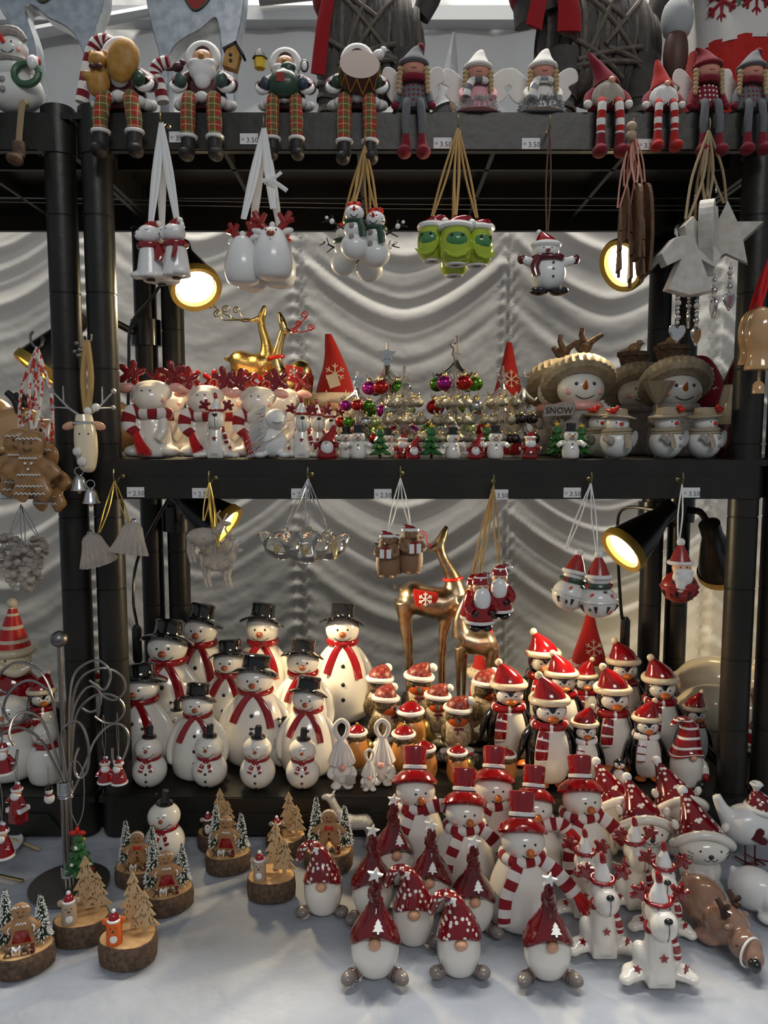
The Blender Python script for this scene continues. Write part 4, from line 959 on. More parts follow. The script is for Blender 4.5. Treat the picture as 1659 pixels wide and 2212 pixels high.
# ------------------------------------------------------------------ robins
def robin_big(turn=0):
    p = Proto('robin_on_log_figurine', 185)
    g = G(); rn = random.Random(3)
    for k in range(7): g.ell((rn.uniform(-32, 32), rn.uniform(-22, 22), rn.uniform(10, 26)), (rn.uniform(18, 30), rn.uniform(16, 24), rn.uniform(12, 20)), 12, 8)
    g.tube([(-58, 0, 14), (0, 4, 20), (55, -4, 16)], [10, 17, 11], 12)
    q = fuse(g, 4, 2); q.v = [(x, y, max(z, .3)) for x, y, z in q.v]; lg = p.add('log', q, 'log')
    p.add('snow_cap', fuse(G().ell((-8, -14, 40), (28, 18, 10), 12, 8).ell((24, -8, 38), (20, 16, 8), 12, 8).ell((-34, -4, 34), (12, 12, 8), 10, 8), 3, 3), 'matte_white', lg)
    p.add('berry', G().ell((34, -22, 34), 4.5, 10, 8), 'bright_red', lg)
    b = p.add('body', G().ell((0, -4, 82), (38, 34, 42), 22, 14), 'robin_white')
    T = Matrix.Translation((0, 0, 0))
    p.add('back', G().ell((6, 8, 86), (35, 30, 38), 20, 12).tube([(22, 18, 70), (48, 30, 58), (74, 34, 56)], [16, 12, 8], 10, sm=4, flat=(1, .5)), 'robin_brown')
    for s_ in (-1, 1): p.add('wing', G().ell((s_ * 33, 0, 82), (9, 22, 26), 14, 10, rot=(25, 0, 0)), 'robin_brown')
    c = (0, -6, 128); r = (31, 29, 27)
    h = p.add('head', G().ell(c, r, 20, 14), 'robin_brown')
    p.add('face', G().ell((0, -14, 121), (26, 24, 20), 18, 12), 'robin_orange', h)
    p.add('beak', G().tube([(0, -34, 126), (0, -42, 122), (0, -48, 118)], [7, 5, 1], 8), 'charcoal', h)
    for s_ in (-1, 1): p.add('eye', G().ell((s_ * 15, -31, 132), 3.6, 10, 8), 'black', h)
    ht = p.add('hat', hatcone([(0, -4, 144, 29), (0, -4, 156, 28), (4, -4, 168, 22), (14, -4, 176, 10)], 0), 'robin_hat', h)
    p.add('hat_brim', G().tube([(31 * math.cos(R(t)), -5 + 30 * math.sin(R(t)), 146 - 3 * math.cos(R(t))) for t in range(0, 361, 15)], 6.5, 8), 'matte_white', h)
    p.add('pompom', G().ell((32, -6, 166), 11, 12, 8), 'matte_white', h)
    p.add('bow', G().ell((-6, -33, 102), (7, 4, 4), 8, 6).ell((6, -33, 102), (7, 4, 4), 8, 6).tube([(0, -34, 102), (-5, -37, 88)], 2, 5), 'deep_red', b)
    return p
ROBIN = robin_big()
def robin_small():
    p = Proto('small_robin_figurine', 100)
    b = p.add('body', G().ell((0, -2, 40), (25, 25, 38), 18, 12), 'robin_tan')
    p.add('wing', G().ell((18, 8, 42), (15, 18, 20), 14, 10, rot=(0, 35, 0)).tube([(20, 10, 40), (38, 16, 24), (52, 18, 16)], [13, 10, 5], 10, sm=3, flat=(1, .5)), 'robin_gold')
    h = p.add('head', G().ell((0, 0, 70), (21, 21, 17), 16, 12), 'robin_brown')
    p.add('beak', G().tube([(-10, -18, 68), (-15, -26, 64)], [4, .6], 8), 'black', h)
    for s_ in (-1, 1): p.add('eye', G().ell((-4 + s_ * 11, -17, 73), 2.2, 8, 6), 'black', h)
    p.add('hat', hatcone([(0, 0, 78, 19), (0, 0, 85, 17), (2, 0, 92, 9), (2, 0, 95, 4)], 0), 'red', h)
    p.add('hat_brim', G().tube(ring(20, 20, 79, 20), 4, 8), 'bright', h)
    p.add('bobble', G().ell((2, 0, 96), 4, 8, 6), 'robin_gold', h)
    return p
ROBIN_S = robin_small()
# ------------------------------------------------------------------ white knit gnome ornaments
def knit_gnome(kind=0):
    p = Proto('knit_hat_gnome_ornament', 160)
    p.add('body', fuse(G().ell((0, 0, 34), (26, 22, 30), 16, 12).ell((-14, -12, 6), (13, 15, 7), 10, 8).ell((14, -12, 6), (13, 15, 7), 10, 8), 2.6, 3), 'matte_white')
    p.add('beard', fuse(G().ell((0, -14, 40), (21, 12, 20), 14, 10).ell((0, -17, 26), (11, 8, 14), 12, 8), 2.4, 3), 'felt_white')
    g = G()
    for k in range(14):                                                      # ribs of the knitted hat
        a = 2 * math.pi * k / 14
        g.tube([(27 * math.cos(a), 23 * math.sin(a), 56), (20 * math.cos(a), 18 * math.sin(a), 78), (11 * math.cos(a), 11 * math.sin(a), 98), (6 * math.cos(a), 6 * math.sin(a), 112)], [6, 5.2, 4, 3], 6, sm=3)
    g.lathe([(24, 56), (17, 80), (8, 110)], 14)
    ht = p.add('hat', g, 'knit_white')
    p.add('hat_loop', G().tube([(0, 0, 106), (-13, 0, 126), (-14, 0, 144), (0, 0, 156), (14, 0, 144), (12, 0, 124), (2, 0, 110)], 5.5, 8, sm=5), 'knit_white', ht)
    p.add('nose', G().ell((0, -28, 56), 8, 14, 10), 'pink')
    for s_ in (-1, 1): p.add('arm', G().tube([(s_ * 22, -4, 44), (s_ * 28, -16, 36), (s_ * 20, -24, 32)], [7, 7, 6], 8, sm=3), 'matte_white')
    if kind == 0: p.add('gift', G().box((18, -28, 28), (20, 14, 18), (0, 0, 15)), 'glitter', smooth=False)
    elif kind == 1: p.add('star', G().ext(star(15, 7), 6, 0, puff=1.5, T=Matrix.Translation((22, -28, 30))), 'matte_white')
    else: p.add('bell', G().lathe([(.01, 14), (5, 12), (7, 4), (10, 0)], 12, c=(-24, -24, 22)), 'glitter')
    return p
KNIT = [knit_gnome(k) for k in range(3)]
# ------------------------------------------------------------------ polar bear
def polar():
    p = Proto('polar_bear_figurine', 100)
    g = G().ell((-10, 0, 62), (60, 38, 40), 20, 14).ell((40, -8, 62), (34, 30, 32), 16, 12).ell((-66, 4, 66), (10, 9, 9), 10, 8).ell((72, -14, 70), (26, 25, 25), 16, 12).ell((94, -20, 64), (13, 14, 12), 12, 8)
    for x in (-46, 44):
        for y in (-22, 18): g.tube([(x, y, 50), (x, y, 10)], [20, 17], 12).ell((x + 4, y - 3, 9), (19, 18, 9), 10, 8)
    for s_ in (-1, 1): g.ell((66, -14 + s_ * 20, 92), (7, 5, 8), 10, 8)
    b = p.add('body', fuse(g, 3.6, 8), 'cream')
    sc = p.add('scarf', G().tube([(52 + 3 * math.cos(R(t)), -9 + 33 * math.cos(R(t)), 64 + 34 * math.sin(R(t))) for t in range(0, 361, 12)], 7, 8, mfn=lambda i, n: 1 if i % 6 == 5 else 0), ['red', 'bright'])
    p.add('scarf_tail', G().tube([(48, -42, 58), (42, -48, 40), (36, -47, 22)], [8, 10, 10], 8, sm=4, flat=(1, .35), up=(0, -1, 0), mfn=lambda i, n: 1 if i % 4 == 3 else 0), ['red', 'bright'], sc)
    p.add('nose', G().ell((106, -24, 66), 4, 8, 6), 'black')
    return p
POLAR = polar()
# ------------------------------------------------------------------ moustached elf with striped hat
def elf():
    p = Proto('moustache_elf_figurine', 420)
    p.add('body', G().lathe(cr([(60, 0), (70, 20), (72, 90), (62, 160), (44, 200)], 4), 26), 'red')
    p.add('belt', G().tube(ring(72, 72, 84, 30), 7, 8), 'black'); p.add('coat_trim', G().tube(ring(71, 71, 14, 30), 9, 8), 'cream')
    c = (0, -4, 232); r = (54, 50, 50)
    h = p.add('head', G().ell(c, r, 24, 16), 'cream')  # cream on the elf has the warm light painted into it
    face(p, c, r, 9, 12, 3.5, nose=(16, 15, 13), nz=-4, nmat='cream', smile=False, par=h, nx=-8)
    for s_ in (-1, 1):
        g = G().tube([(-8 + s_ * 6, -56, 218), (s_ * 34, -58, 212), (s_ * 62, -50, 222), (s_ * 78, -44, 236)], [12, 17, 13, 6], 10, sm=4)
        for k in range(5): g.ell((s_ * (24 + k * 11), -62 + k * 3, 222 + k * 3), (6, 6, 9), 8, 6)
        p.add('moustache', g, 'cream', h)
    hb = p.add('hat_brim', G().tube(ring(54, 50, 262, 30, 2), 13, 10), 'cream')
    p.add('hat', hatcone([(0, 0, 266, 54), (0, 0, 300, 42), (2, 0, 340, 28), (4, 0, 376, 16), (4, 0, 392, 10)], 0, mfn=lambda i, n: 1 if i % 4 == 3 else 0), ['bright_red', 'cream'], hb)
    p.add('pompom', G().ell((4, 0, 405), 15, 16, 10), 'cream', hb)
    for s_ in (-1, 1):
        p.add('arm', G().tube([(s_ * 46, -6, 180), (s_ * 78, -24, 150), (s_ * 60, -60, 130)], [18, 20, 16], 12, sm=4), 'red')
        g = G().ell((s_ * 56, -68, 126), (18, 13, 12), 12, 8)
        for k in range(4): g.ell((s_ * (46 + 8 * k), -74, 138), (5, 5, 8), 8, 6)
        p.add('mitten', g, 'cream')
    return p
ELF = elf()
# small santa ornament on a chain (for the wire stand)
def santa_orn(hh=84, kind=0):
    p = Proto('santa_ornament', 90)
    if kind == 2:
        p.add('chimney', G().box((0, 0, 16), (34, 26, 30)).box((0, 0, 34), (42, 32, 10), m=1), ['red', 'bright'], smooth=False); z0 = 26
    else: z0 = 0
    b = p.add('coat', G().lathe(cr([(20, z0), (21, z0 + 4), (15, z0 + 30), (9, z0 + 44)], 3), 16), 'red')
    if kind != 2: p.add('coat_trim', G().tube(ring(20, 20, z0 + 3, 16), 3.4, 6), 'bright')
    h = p.add('head', G().ell((0, -2, z0 + 50), (12, 11, 11), 14, 10), 'skin')
    p.add('beard', G().ell((0, -8, z0 + 42), (12, 9, 11), 14, 10).ell((0, -12, z0 + 47), (8, 5, 4), 10, 6), 'bright', h)
    p.add('hat', hatcone([(0, 0, z0 + 57, 12), (0, 0, z0 + 63, 9), (3, 0, z0 + 70, 4)], 0), 'red', h)
    p.add('hat_brim', G().tube(ring(12, 11, z0 + 56, 16), 3, 6), 'bright', h); p.add('bobble', G().ell((5, 0, z0 + 71), 4, 8, 6), 'bright', h)
    for s_ in (-1, 1): p.add('arm', G().tube([(s_ * 10, 0, z0 + 38), (s_ * 20, -6, z0 + 30), (s_ * 22, -10, z0 + 24)], [5, 5, 4], 8, sm=3, mfn=lambda i, n: 1 if i > n - 3 else 0), ['red', 'bright'])
    p.add('cap', G().lathe([(4, 0), (4, 5), (1, 8)], 10, c=(0, 0, z0 + 70)), 'silver')
    p.add('chain', G().tube([(0, 0, z0 + 76), (-4, 0, z0 + 76 + hh * .5), (0, 0, z0 + 76 + hh), (4, 0, z0 + 76 + hh * .5), (0, 0, z0 + 76)], 1.0, 5, sm=4), 'steel')
    p.H = z0 + 75
    return p
SANTA_O = santa_orn(); SANTA_C = santa_orn(60, 2); SANTA_L = santa_orn(120)
# ------------------------------------------------------------------ moose with striped scarf
MANT = [(-6, 0), (6, -2), (10, 14), (22, 10), (30, 16), (24, 24), (14, 27), (20, 38), (16, 46), (8, 42), (3, 32), (-4, 44), (-13, 45), (-14, 36), (-8, 26), (-20, 28), (-27, 22), (-20, 14), (-10, 14)]
def moose(side=-1):
    p = Proto('moose_figurine', 208)
    g = G().lathe(cr([(34, 0), (42, 8), (40, 40), (34, 75), (28, 100)], 3), 22)
    for s_ in (-1, 1): g.ell((s_ * 40, -14, 14), (22, 26, 14), 14, 10).tube([(s_ * 26, -16, 88), (s_ * 32, -30, 60), (s_ * 20, -38, 38)], [10, 11, 10], 10, sm=3)
    p.add('body', fuse(g, 3.2, 6), 'white')
    g = G().ell((0, 0, 146), (46, 34, 26), 18, 12).ell((0, -18, 130), (37, 32, 33), 20, 14)
    h = p.add('head', fuse(g, 3.2, 8), 'white')
    for s_ in (-1, 1):
        p.add('ear', G().ell((s_ * 56, -2, 154), (20, 8, 11), 14, 10, rot=(0, s_ * 12, 0)), 'blush', h)
        p.add('nostril', G().ell((s_ * 9, -46, 146), (2.4, 2, 1.6), 8, 6), 'charcoal', h)
        T = Matrix.Translation((s_ * 36, 2, 162)) @ Euler((0, R(s_ * 18), 0)).to_matrix().to_4x4() @ Matrix.Diagonal((1.15, 1, 1.15, 1))
        p.add('antler', G().ext(cr([(s_ * x, z) for x, z in MANT + MANT[:1]], 2)[:-1], 12, 0, puff=3, T=T), 'antler_dots', h)
        p.add('cheek', G().ell((s_ * 30, -30, 126), (7, 7, 6), 10, 6), 'blush', h)
    km = ['knit_red', 'knit_white']
    sc = p.add('scarf', G().tube(ring(36, 32, 98, 40), 13, 12, flat=(1, .8), mfn=stripes(3)), km)
    p.add('scarf_end', G().tube([(side * 22, -26, 106), (side * 38, -36, 100), (side * 40, -44, 72), (side * 24, -50, 56)], [12, 15, 15, 13], 10, sm=5, flat=(1, .5), up=(0, -1, 0), mfn=stripes(3)), km, sc)
    g = G(); rn = random.Random(6)
    for k in range(30):
        a = rn.uniform(-10, 10); g.tube([(side * (24 + a * .4), -50, 60), (side * (16 + a * .9), -54 + rn.uniform(-3, 3), 36), (side * (4 + a * 1.6), -54 + rn.uniform(-4, 4), 4 + rn.uniform(0, 12))], [2, 1.7, 1], 5, sm=3)
    p.add('tassel', g, 'yarn_red', sc)
    return p
MOOSE = moose()
# feathered white figure
def feather_fig():
    p = Proto('feather_tailed_cat_figurine', 120)
    p.add('body', fuse(G().ell((0, 0, 34), (30, 26, 34), 16, 12).ell((8, -8, 84), (24, 22, 22), 16, 12).ell((-26, -18, 8), (14, 16, 8), 10, 8).ell((26, -18, 8), (14, 16, 8), 10, 8).ell((14, -24, 78), (14, 12, 12), 12, 8), 2.8, 6), 'bright')
    g = G(); rn = random.Random(2)
    for k in range(170):
        t = rn.random(); z = 20 + 92 * t; a = rn.uniform(-1, 1)
        g.tube([(-12, -20, z), (-26 - 10 * rn.random(), -22 + 6 * a, z - 6 + 8 * a), (-34 - 22 * rn.random(), -22 + 10 * a, max(z - 20 + 16 * a, 3))], [.7, .5, .2], 4, sm=3)
    p.add('feather', g, 'fur_white')
    p.add('gold_cord', G().tube([(36, -26, 66), (0, -30, 40), (-40, -32, 26), (-48, -32, 14)], .9, 5, sm=4), 'gold_plain')
    p.add('smile', G().tube([(4, -36, 76), (14, -38, 74), (24, -36, 76)], .8, 5), 'charcoal')
    return p
FEATH = feather_fig()
# ------------------------------------------------------------------ minis
def mini_snow():
    p = Proto('mini_snowman', 78)
    p.add('body', G().lathe(cr([(13, 0), (18, 4), (19, 18), (14, 34), (9, 40)], 3), 16), 'white')
    h = p.add('head', G().ell((0, -1, 50), (16, 14, 14), 16, 12), 'white')
    face(p, (0, -1, 50), (16, 14, 14), 6, 3, 1.5, 6, -5, 3, .7, (4, 4, 3), -1, 'orange', par=h)
    for z in (32, 22, 12): p.add('button', G().ell((0, -17, z), (2, 1.5, 2), 8, 6), 'black')
    for s_ in (-1, 1): p.add('arm', G().tube([(s_ * 12, -2, 34), (s_ * 22, -5, 34), (s_ * 30, -7, 28)], [6, 6, 5], 8, sm=3), 'white')
    p.add('hat', G().lathe([(.01, 60), (15, 60), (15, 63), (10, 64), (11, 77), (.01, 78)], 14), 'black')
    return p
def mini_santa(gnome):
    p = Proto('mini_gnome' if gnome else 'mini_santa', 78)
    p.add('body', G().lathe(cr([(20, 0), (23, 6), (18, 26), (9, 40)], 3), 16), 'red')
    if gnome:
        p.add('beard', G().ell((2, -12, 24), (14, 12, 18), 14, 10), 'bright'); p.add('hat', hatcone([(2, -2, 36, 20), (4, -2, 48, 14), (12, 0, 62, 8), (16, 0, 72, 3)], 4), 'red'); p.add('nose', G().ell((2, -21, 34), 3.5, 8, 6), 'skin')
    else:
        h = p.add('head', G().ell((0, -1, 50), (15, 14, 15), 16, 12), 'skin'); p.add('beard', G().ell((0, -8, 42), (15, 10, 13), 14, 10), 'bright', h)
        p.add('hat', hatcone([(0, 0, 60, 13), (2, 0, 68, 10), (8, 0, 76, 4)], 0), 'red', h); p.add('hat_brim', G().tube(ring(14, 13, 59, 16), 3.6, 6), 'bright', h)
        p.add('belt', G().tube(ring(20, 20, 14, 16), 2.4, 6), 'black')
        for s_ in (-1, 1): p.add('eye', G().ell((s_ * 5, -15, 52), 1.3, 6, 5), 'black', h)
    for s_ in (-1, 1): p.add('arm', G().tube([(s_ * 10, -2, 32), (s_ * 22, -4, 30), (s_ * 30, -6, 28)], [6, 6, 5], 8, sm=3, mfn=lambda i, n: 1 if i > n - 3 else 0), ['red', 'bright'])
    return p
def mini_tree():
    p = Proto('mini_glass_tree', 92)
    g = G().tube([(0, 0, 0), (0, 0, 12)], 4, 8)
    p.add('trunk', g, 'charcoal')
    for k in range(4):
        z = 10 + k * 17; r = 30 - k * 6; g = G()
        for j in range(7):
            a = j * .9 + k; g.tube([(0, 0, z + 16), (r * .6 * math.cos(a), r * .6 * math.sin(a), z + 6), (r * math.cos(a), r * math.sin(a), z + 2)], [9, 6, 2.5], 6, sm=3)
        p.add('branch_tier', g, 'green')
    for k in range(7):
        a = k * 2.4; z = 14 + k * 9; p.add('bauble', G().ell(((26 - k * 3) * math.cos(a), (26 - k * 3) * math.sin(a), z), 2.4, 6, 5), ('ball_red', 'bright', 'yellow')[k % 3])
    p.add('star', G().ext(star(9, 4), 4, 0, T=Matrix.Translation((0, 0, 84))), 'yellow')
    return p
M_SNOW, M_SANTA, M_GNOME, M_TREE = mini_snow(), mini_santa(False), mini_santa(True), mini_tree()
# ------------------------------------------------------------------ glass trees
def glass_tree(mode, seed=1):
    p = Proto('glass_tree', 260); rn = random.Random(seed)
    rm = 'silver' if mode == 'colour' else ('glitter' if mode == 'small' else 'clear')
    p.add('stem', G().tube([(0, 0, 3), (0, 0, 248)], [5, 3.4], 10), rm); p.add('base', G().lathe([(.01, 0), (34, 0), (34, 4), (6, 8)], 24), 'clear')
    p.add('tip', G().tube([(0, 0, 244), (0, 0, 260)], [4.5, 3], 8), rm)
    for z, r in ((234, 20), (216, 14)): p.add('star', G().ext(star(r, r * .45), 5, 0, puff=1, T=Matrix.Translation((0, 0, z))), rm)
    cols = ['ball_purple', 'ball_red', 'ball_green', 'ball_silver', 'ball_lime', 'ball_red', 'ball_green']
    tiers = ((60, 58), (110, 50), (160, 40)) if mode != 'small' else ((60, 44), (120, 36))
    c = 0
    for k, (z, r) in enumerate(tiers):
        n = 6 if mode != 'small' else 5; g = G()
        for j in range(n):
            a = 6.283 * j / n + .5 * k + .2; dx, dy = math.cos(a), math.sin(a)
            g.tube([(0, 0, z + 44), (dx * r * .35, dy * r * .35, z + 18), (dx * r * .75, dy * r * .75, z + 10), (dx * r, dy * r, z + 18), (dx * r * 1.05, dy * r * 1.05, z + 26)], [4.2, 3.6, 3.2, 2.8, 2], 8, sm=4)
            br = 16 if mode == 'colour' else (14 if mode == 'bead' else 15)
            m = cols[c % 7] if mode == 'colour' else ('bead_silver' if mode == 'bead' else 'ball_dark'); c += 1
            b = p.add('bauble', G().ell((dx * r * .92, dy * r * .92, z - 4), br, 14, 10), m)
            p.add('bauble_cap', G().lathe([(5, 0), (5, 5), (1.5, 9)], 10, c=(dx * r * .92, dy * r * .92, z - 4 + br - 1)), 'gold_plain', b)
        p.add('branch_ring', g, 'clear' if mode != 'colour' else 'clear')
    g = G()
    for j in range(3):
        a = 2.1 * j + .4; g.tube([(0, 0, 205), (14 * math.cos(a), 14 * math.sin(a), 186), (38 * math.cos(a), 38 * math.sin(a), 172), (48 * math.cos(a), 48 * math.sin(a), 180)], [5, 5, 4, 2], 8, sm=4)
    p.add('branch_ring', g, rm)
    return p
GT_C, GT_B, GT_S = glass_tree('colour'), glass_tree('bead', 2), glass_tree('small', 3)
# ------------------------------------------------------------------ snowman with mushroom hat
def ribbed(rings, n=26, amp=.05):
    g = G(); seg = n * 2; vs = []; fs = []
    for r, z in rings:
        for k in range(seg):
            a = 2 * math.pi * k / seg; q = r * (1 + (amp if k % 2 else -amp)); vs.append((q * math.cos(a), q * math.sin(a), z))
    for i in range(len(rings) - 1):
        for k in range(seg): k2 = (k + 1) % seg; fs.append([i * seg + k, i * seg + k2, (i + 1) * seg + k2, (i + 1) * seg + k])
    return g.add(vs, fs)
def sparrow_g(c, s=1.0):
    return G().ell((c[0], c[1], c[2] + 14 * s), (17 * s, 13 * s, 13 * s), 14, 10, rot=(0, -20, 0)).ell((c[0] + 13 * s, c[1], c[2] + 26 * s), (9 * s, 8.5 * s, 8.5 * s), 12, 8).tube([(c[0] + 20 * s, c[1], c[2] + 26 * s), (c[0] + 27 * s, c[1], c[2] + 25 * s)], [3 * s, .5], 6).tube([(c[0] - 12 * s, c[1], c[2] + 10 * s), (c[0] - 34 * s, c[1], c[2] + 6 * s)], [7 * s, 3 * s], 8, flat=(1, .5))
def mush_snow(kind):
    p = Proto('mushroom_hat_snowman_figurine', 275)
    p.add('coat', G().lathe(cr([(54, 0), (62, 10), (60, 60), (46, 98), (38, 112)], 3), 24), 'stone_grey')
    c = (0, -8, 148); r = (52, 44, 40); h = p.add('head', G().ell(c, r, 24, 16), 'resin_white')
    face(p, c, r, 19, 10, 4, 20, -14, 8, 1.2, None, cheek=(32, -6, 9), par=h)
    p.add('nose', G().tube([(0, -48, 150), (-2, -58, 156), (-3, -66, 164)], [7, 5, 1], 10), 'orange', h)
    p.add('scarf', G().tube(ring(42, 40, 110, 24), 11, 10), 'pink' if kind == 0 else 'stone_grey')
    T = Matrix.Translation((0, 14, 164)) @ Euler((R(-36), 0, 0)).to_matrix().to_4x4()
    hat = p.add('hat', G().join(ribbed([(50, -14), (74, -14), (83, -6), (82, 8), (68, 28), (40, 42), (.1, 48)], 34, .022), T), 'mushroom')
    if kind == 0:
        tr = p.add('tree_stump', G().tube([(8, 20, 200), (10, 18, 228), (14, 14, 250)], [20, 14, 17], 12, sm=3).tube([(14, 14, 246), (4, 14, 270), (6, 12, 284)], [9, 6, 5], 8).tube([(16, 14, 246), (38, 14, 262), (52, 12, 270)], [8, 6, 4], 8).tube([(4, 14, 236), (-12, 14, 256)], [9, 6], 8), 'bark')
        p.add('bird', sparrow_g((-34, 8, 196), .9), 'sparrow')
        sg = p.add('sign', G().ext([(-34, -14), (30, -10), (36, 6), (32, 20), (-30, 12)], 6, 0, puff=1, T=Matrix.Translation((-58, -56, 100))), 'stone_grey')
        q = text_g('SNOW', 19, .6); q.v = [(x - 58, y - 60, z + 94) for x, y, z in q.v]; p.add('lettering', q, 'charcoal', sg, smooth=False)
        p.add('sign_post', G().tube([(-56, -52, 0), (-57, -54, 92)], 3.4, 8), 'bark')
    else:
        p.add('flower_pot', G().lathe([(.01, 0), (24, 0), (36, 40), (40, 42), (40, 52), (34, 52), (.01, 46)], 22, c=(-6, 24, 200)), 'bark')
        p.add('bird', sparrow_g((-10, 10, 246), 1.0), 'sparrow')
        p.add('broom', G().join(ribbed([(6, 0), (10, 6), (32, 40), (36, 48), (.1, 46)], 14), Matrix.Translation((-62, -50, 118))).tube([(-62, -50, 0), (-62, -50, 124)], 3.4, 8), 'straw')
    for s_ in (-1, 1): p.add('arm', G().tube([(s_ * 44, -6, 96), (s_ * 60, -24, 80), (s_ * 52, -46, 74)], [12, 13, 11], 10, sm=3), 'stone_grey')
    return p
MU0, MU1 = mush_snow(0), mush_snow(1)
def twig_snow(side=1):
    p = Proto('straw_hat_snowman_figurine', 118)
    b = p.add('body', G().ell((0, 0, 36), (38, 34, 37), 20, 14), 'resin_white')
    c = (0, -2, 78); r = (27, 24, 23); h = p.add('head', G().ell(c, r, 18, 12), 'resin_white')
    face(p, c, r, 8, 3, 1.8, 9, -8, 4, .9, None, par=h)
    p.add('nose', G().tube([(2, -24, 78), (5, -32, 76)], [4.5, 1.5], 8), 'bright_red', h)
    g = G()
    for k in range(5): g.tube(ring(29 + (k % 2) * 3, 27 + (k % 2) * 3, 54 + k * 3.2, 24, 1.5), 2.6, 6)
    g.tube([(side * 12, -28, 54), (side * 16, -38, 40), (side * 14, -40, 24)], [7, 8, 8], 8, sm=3, flat=(1, .4), up=(0, -1, 0)); p.add('straw_scarf', g, 'straw')
    g = G()
    for k in range(7): g.tube(ring(40 - k * 1.5 if k < 3 else 32 - k * 2, 36 - k * 1.5 if k < 3 else 29 - k * 2, 94 + (k - 2) * 3.4 * (k > 2), 26, -4 * side), 2.4, 6)
    g.lathe([(38, 93), (24, 97), (22, 112), (.1, 114)], 20); hat = p.add('straw_hat', g, 'straw', h)
    p.add('red_bird', G().ell((side * -16, -24, 108), (9, 7, 7), 10, 8).ell((side * -8, -27, 114), 5, 8, 6).tube([(side * -22, -22, 106), (side * -32, -20, 110)], [4, 2], 6), 'bright_red', hat)
    for z in (46, 30): p.add('button', G().ell((10, -32, z), (4.5, 3, 4.5), 10, 8), 'stone_grey', b)
    p.add('mitten', G().ell((-22, -30, 40), (10, 9, 11), 10, 8).tube([(-32, -18, 48), (-24, -28, 42)], [8, 9], 8), 'stone_grey'); p.add('glove', G().ell((32, -22, 44), (9, 8, 20), 12, 8, rot=(0, 12, 0)), 'glitter')
    return p
TW, TW2 = twig_snow(1), twig_snow(-1)
# burgundy gnome and star lantern at the right end
def tall_gnome():
    p = Proto('burgundy_hat_gnome_figurine', 240)
    p.add('body', G().lathe(cr([(38, 0), (48, 14), (46, 60), (34, 100)], 3), 22), 'deep_red')
    p.add('beard', G().lathe(cr([(8, 20), (26, 44), (36, 78), (30, 112)], 3), 20, c=(0, -16, 0), sy=.7), 'stone_grey')
    ht = p.add('hat', hatcone([(0, 0, 108, 46), (-2, 0, 130, 42), (-8, 0, 170, 32), (-18, 0, 204, 24), (-34, 0, 228, 18), (-52, 0, 226, 13), (-60, 0, 208, 9)], 8), 'felt_burgundy')
    p.add('nose', G().ell((0, -42, 112), 13, 14, 10), 'brown_nose')
    for x, z in ((-18, 196), (-8, 150)): p.add('snowflake', flake(G(), (x, z), 8, 1, -36 if z < 170 else -26), 'matte_white', ht)
    return p
TALLG = tall_gnome()
def lantern():
    p = Proto('star_cutout_lantern', 215)
    p.add('stand', G().lathe([(.01, 0), (44, 0), (46, 20), (40, 70)], 20), 'deep_red')
    p.add('shade', G().lathe([(42, 68), (44, 74), (38, 120), (28, 160), (26, 160)], 24), 'cream')
    p.add('roof', G().lathe([(34, 150), (30, 160), (14, 200), (4, 215), (.01, 216)], 20), 'deep_red')
    p.add('star_cutout', G().ext(star(10, 4.5), 3, -43.5, T=Matrix.Translation((8, 2.5, 96))), 'charcoal')
    return p
LANT = lantern()
# ------------------------------------------------------------------ hanging ornaments
def orn_dog():
    p = Proto('puppy_ornament', 130)
    b = p.add('body', fuse(G().tube([(0, 0, 4), (0, 0, 40), (0, 0, 74)], [32, 27, 22], 16, sm=3).ell((-28, -6, 10), (16, 18, 9), 10, 8).ell((26, -8, 10), (16, 18, 9), 10, 8).ell((0, -4, 98), (27, 25, 22), 16, 12).ell((-16, -16, 94), (14, 13, 12), 12, 8).ell((24, -2, 104), (8, 7, 16), 10, 8, rot=(0, 24, 0)), 2.8, 5), 'bright')
    p.add('hole', G().lathe([(.01, 0), (10, 0), (10, 3)], 14, c=(0, 0, -1)), 'charcoal', b)
    p.add('scarf', G().tube(ring(24, 23, 74, 20), 7, 8, flat=(1, .8)).tube([(18, -16, 72), (26, -22, 52), (24, -26, 38)], [8, 11, 9], 8, sm=3, flat=(1, .4)), 'red')
    ht = p.add('hat', hatcone([(2, 0, 112, 20), (6, 0, 122, 15), (14, 0, 128, 7)], 0), 'red'); p.add('bobble', G().ell((20, -2, 122), 7, 10, 8), 'bright', ht)
    p.add('nose', G().ell((-26, -24, 96), (4, 4, 3), 8, 6), 'charcoal', b)
    for s_ in (-1, 1): p.add('eye', G().tube([(-8 + s_ * 9 - 3, -27, 104), (-8 + s_ * 9 + 3, -27.5, 103)], 1, 5), 'charcoal', b)
    return p
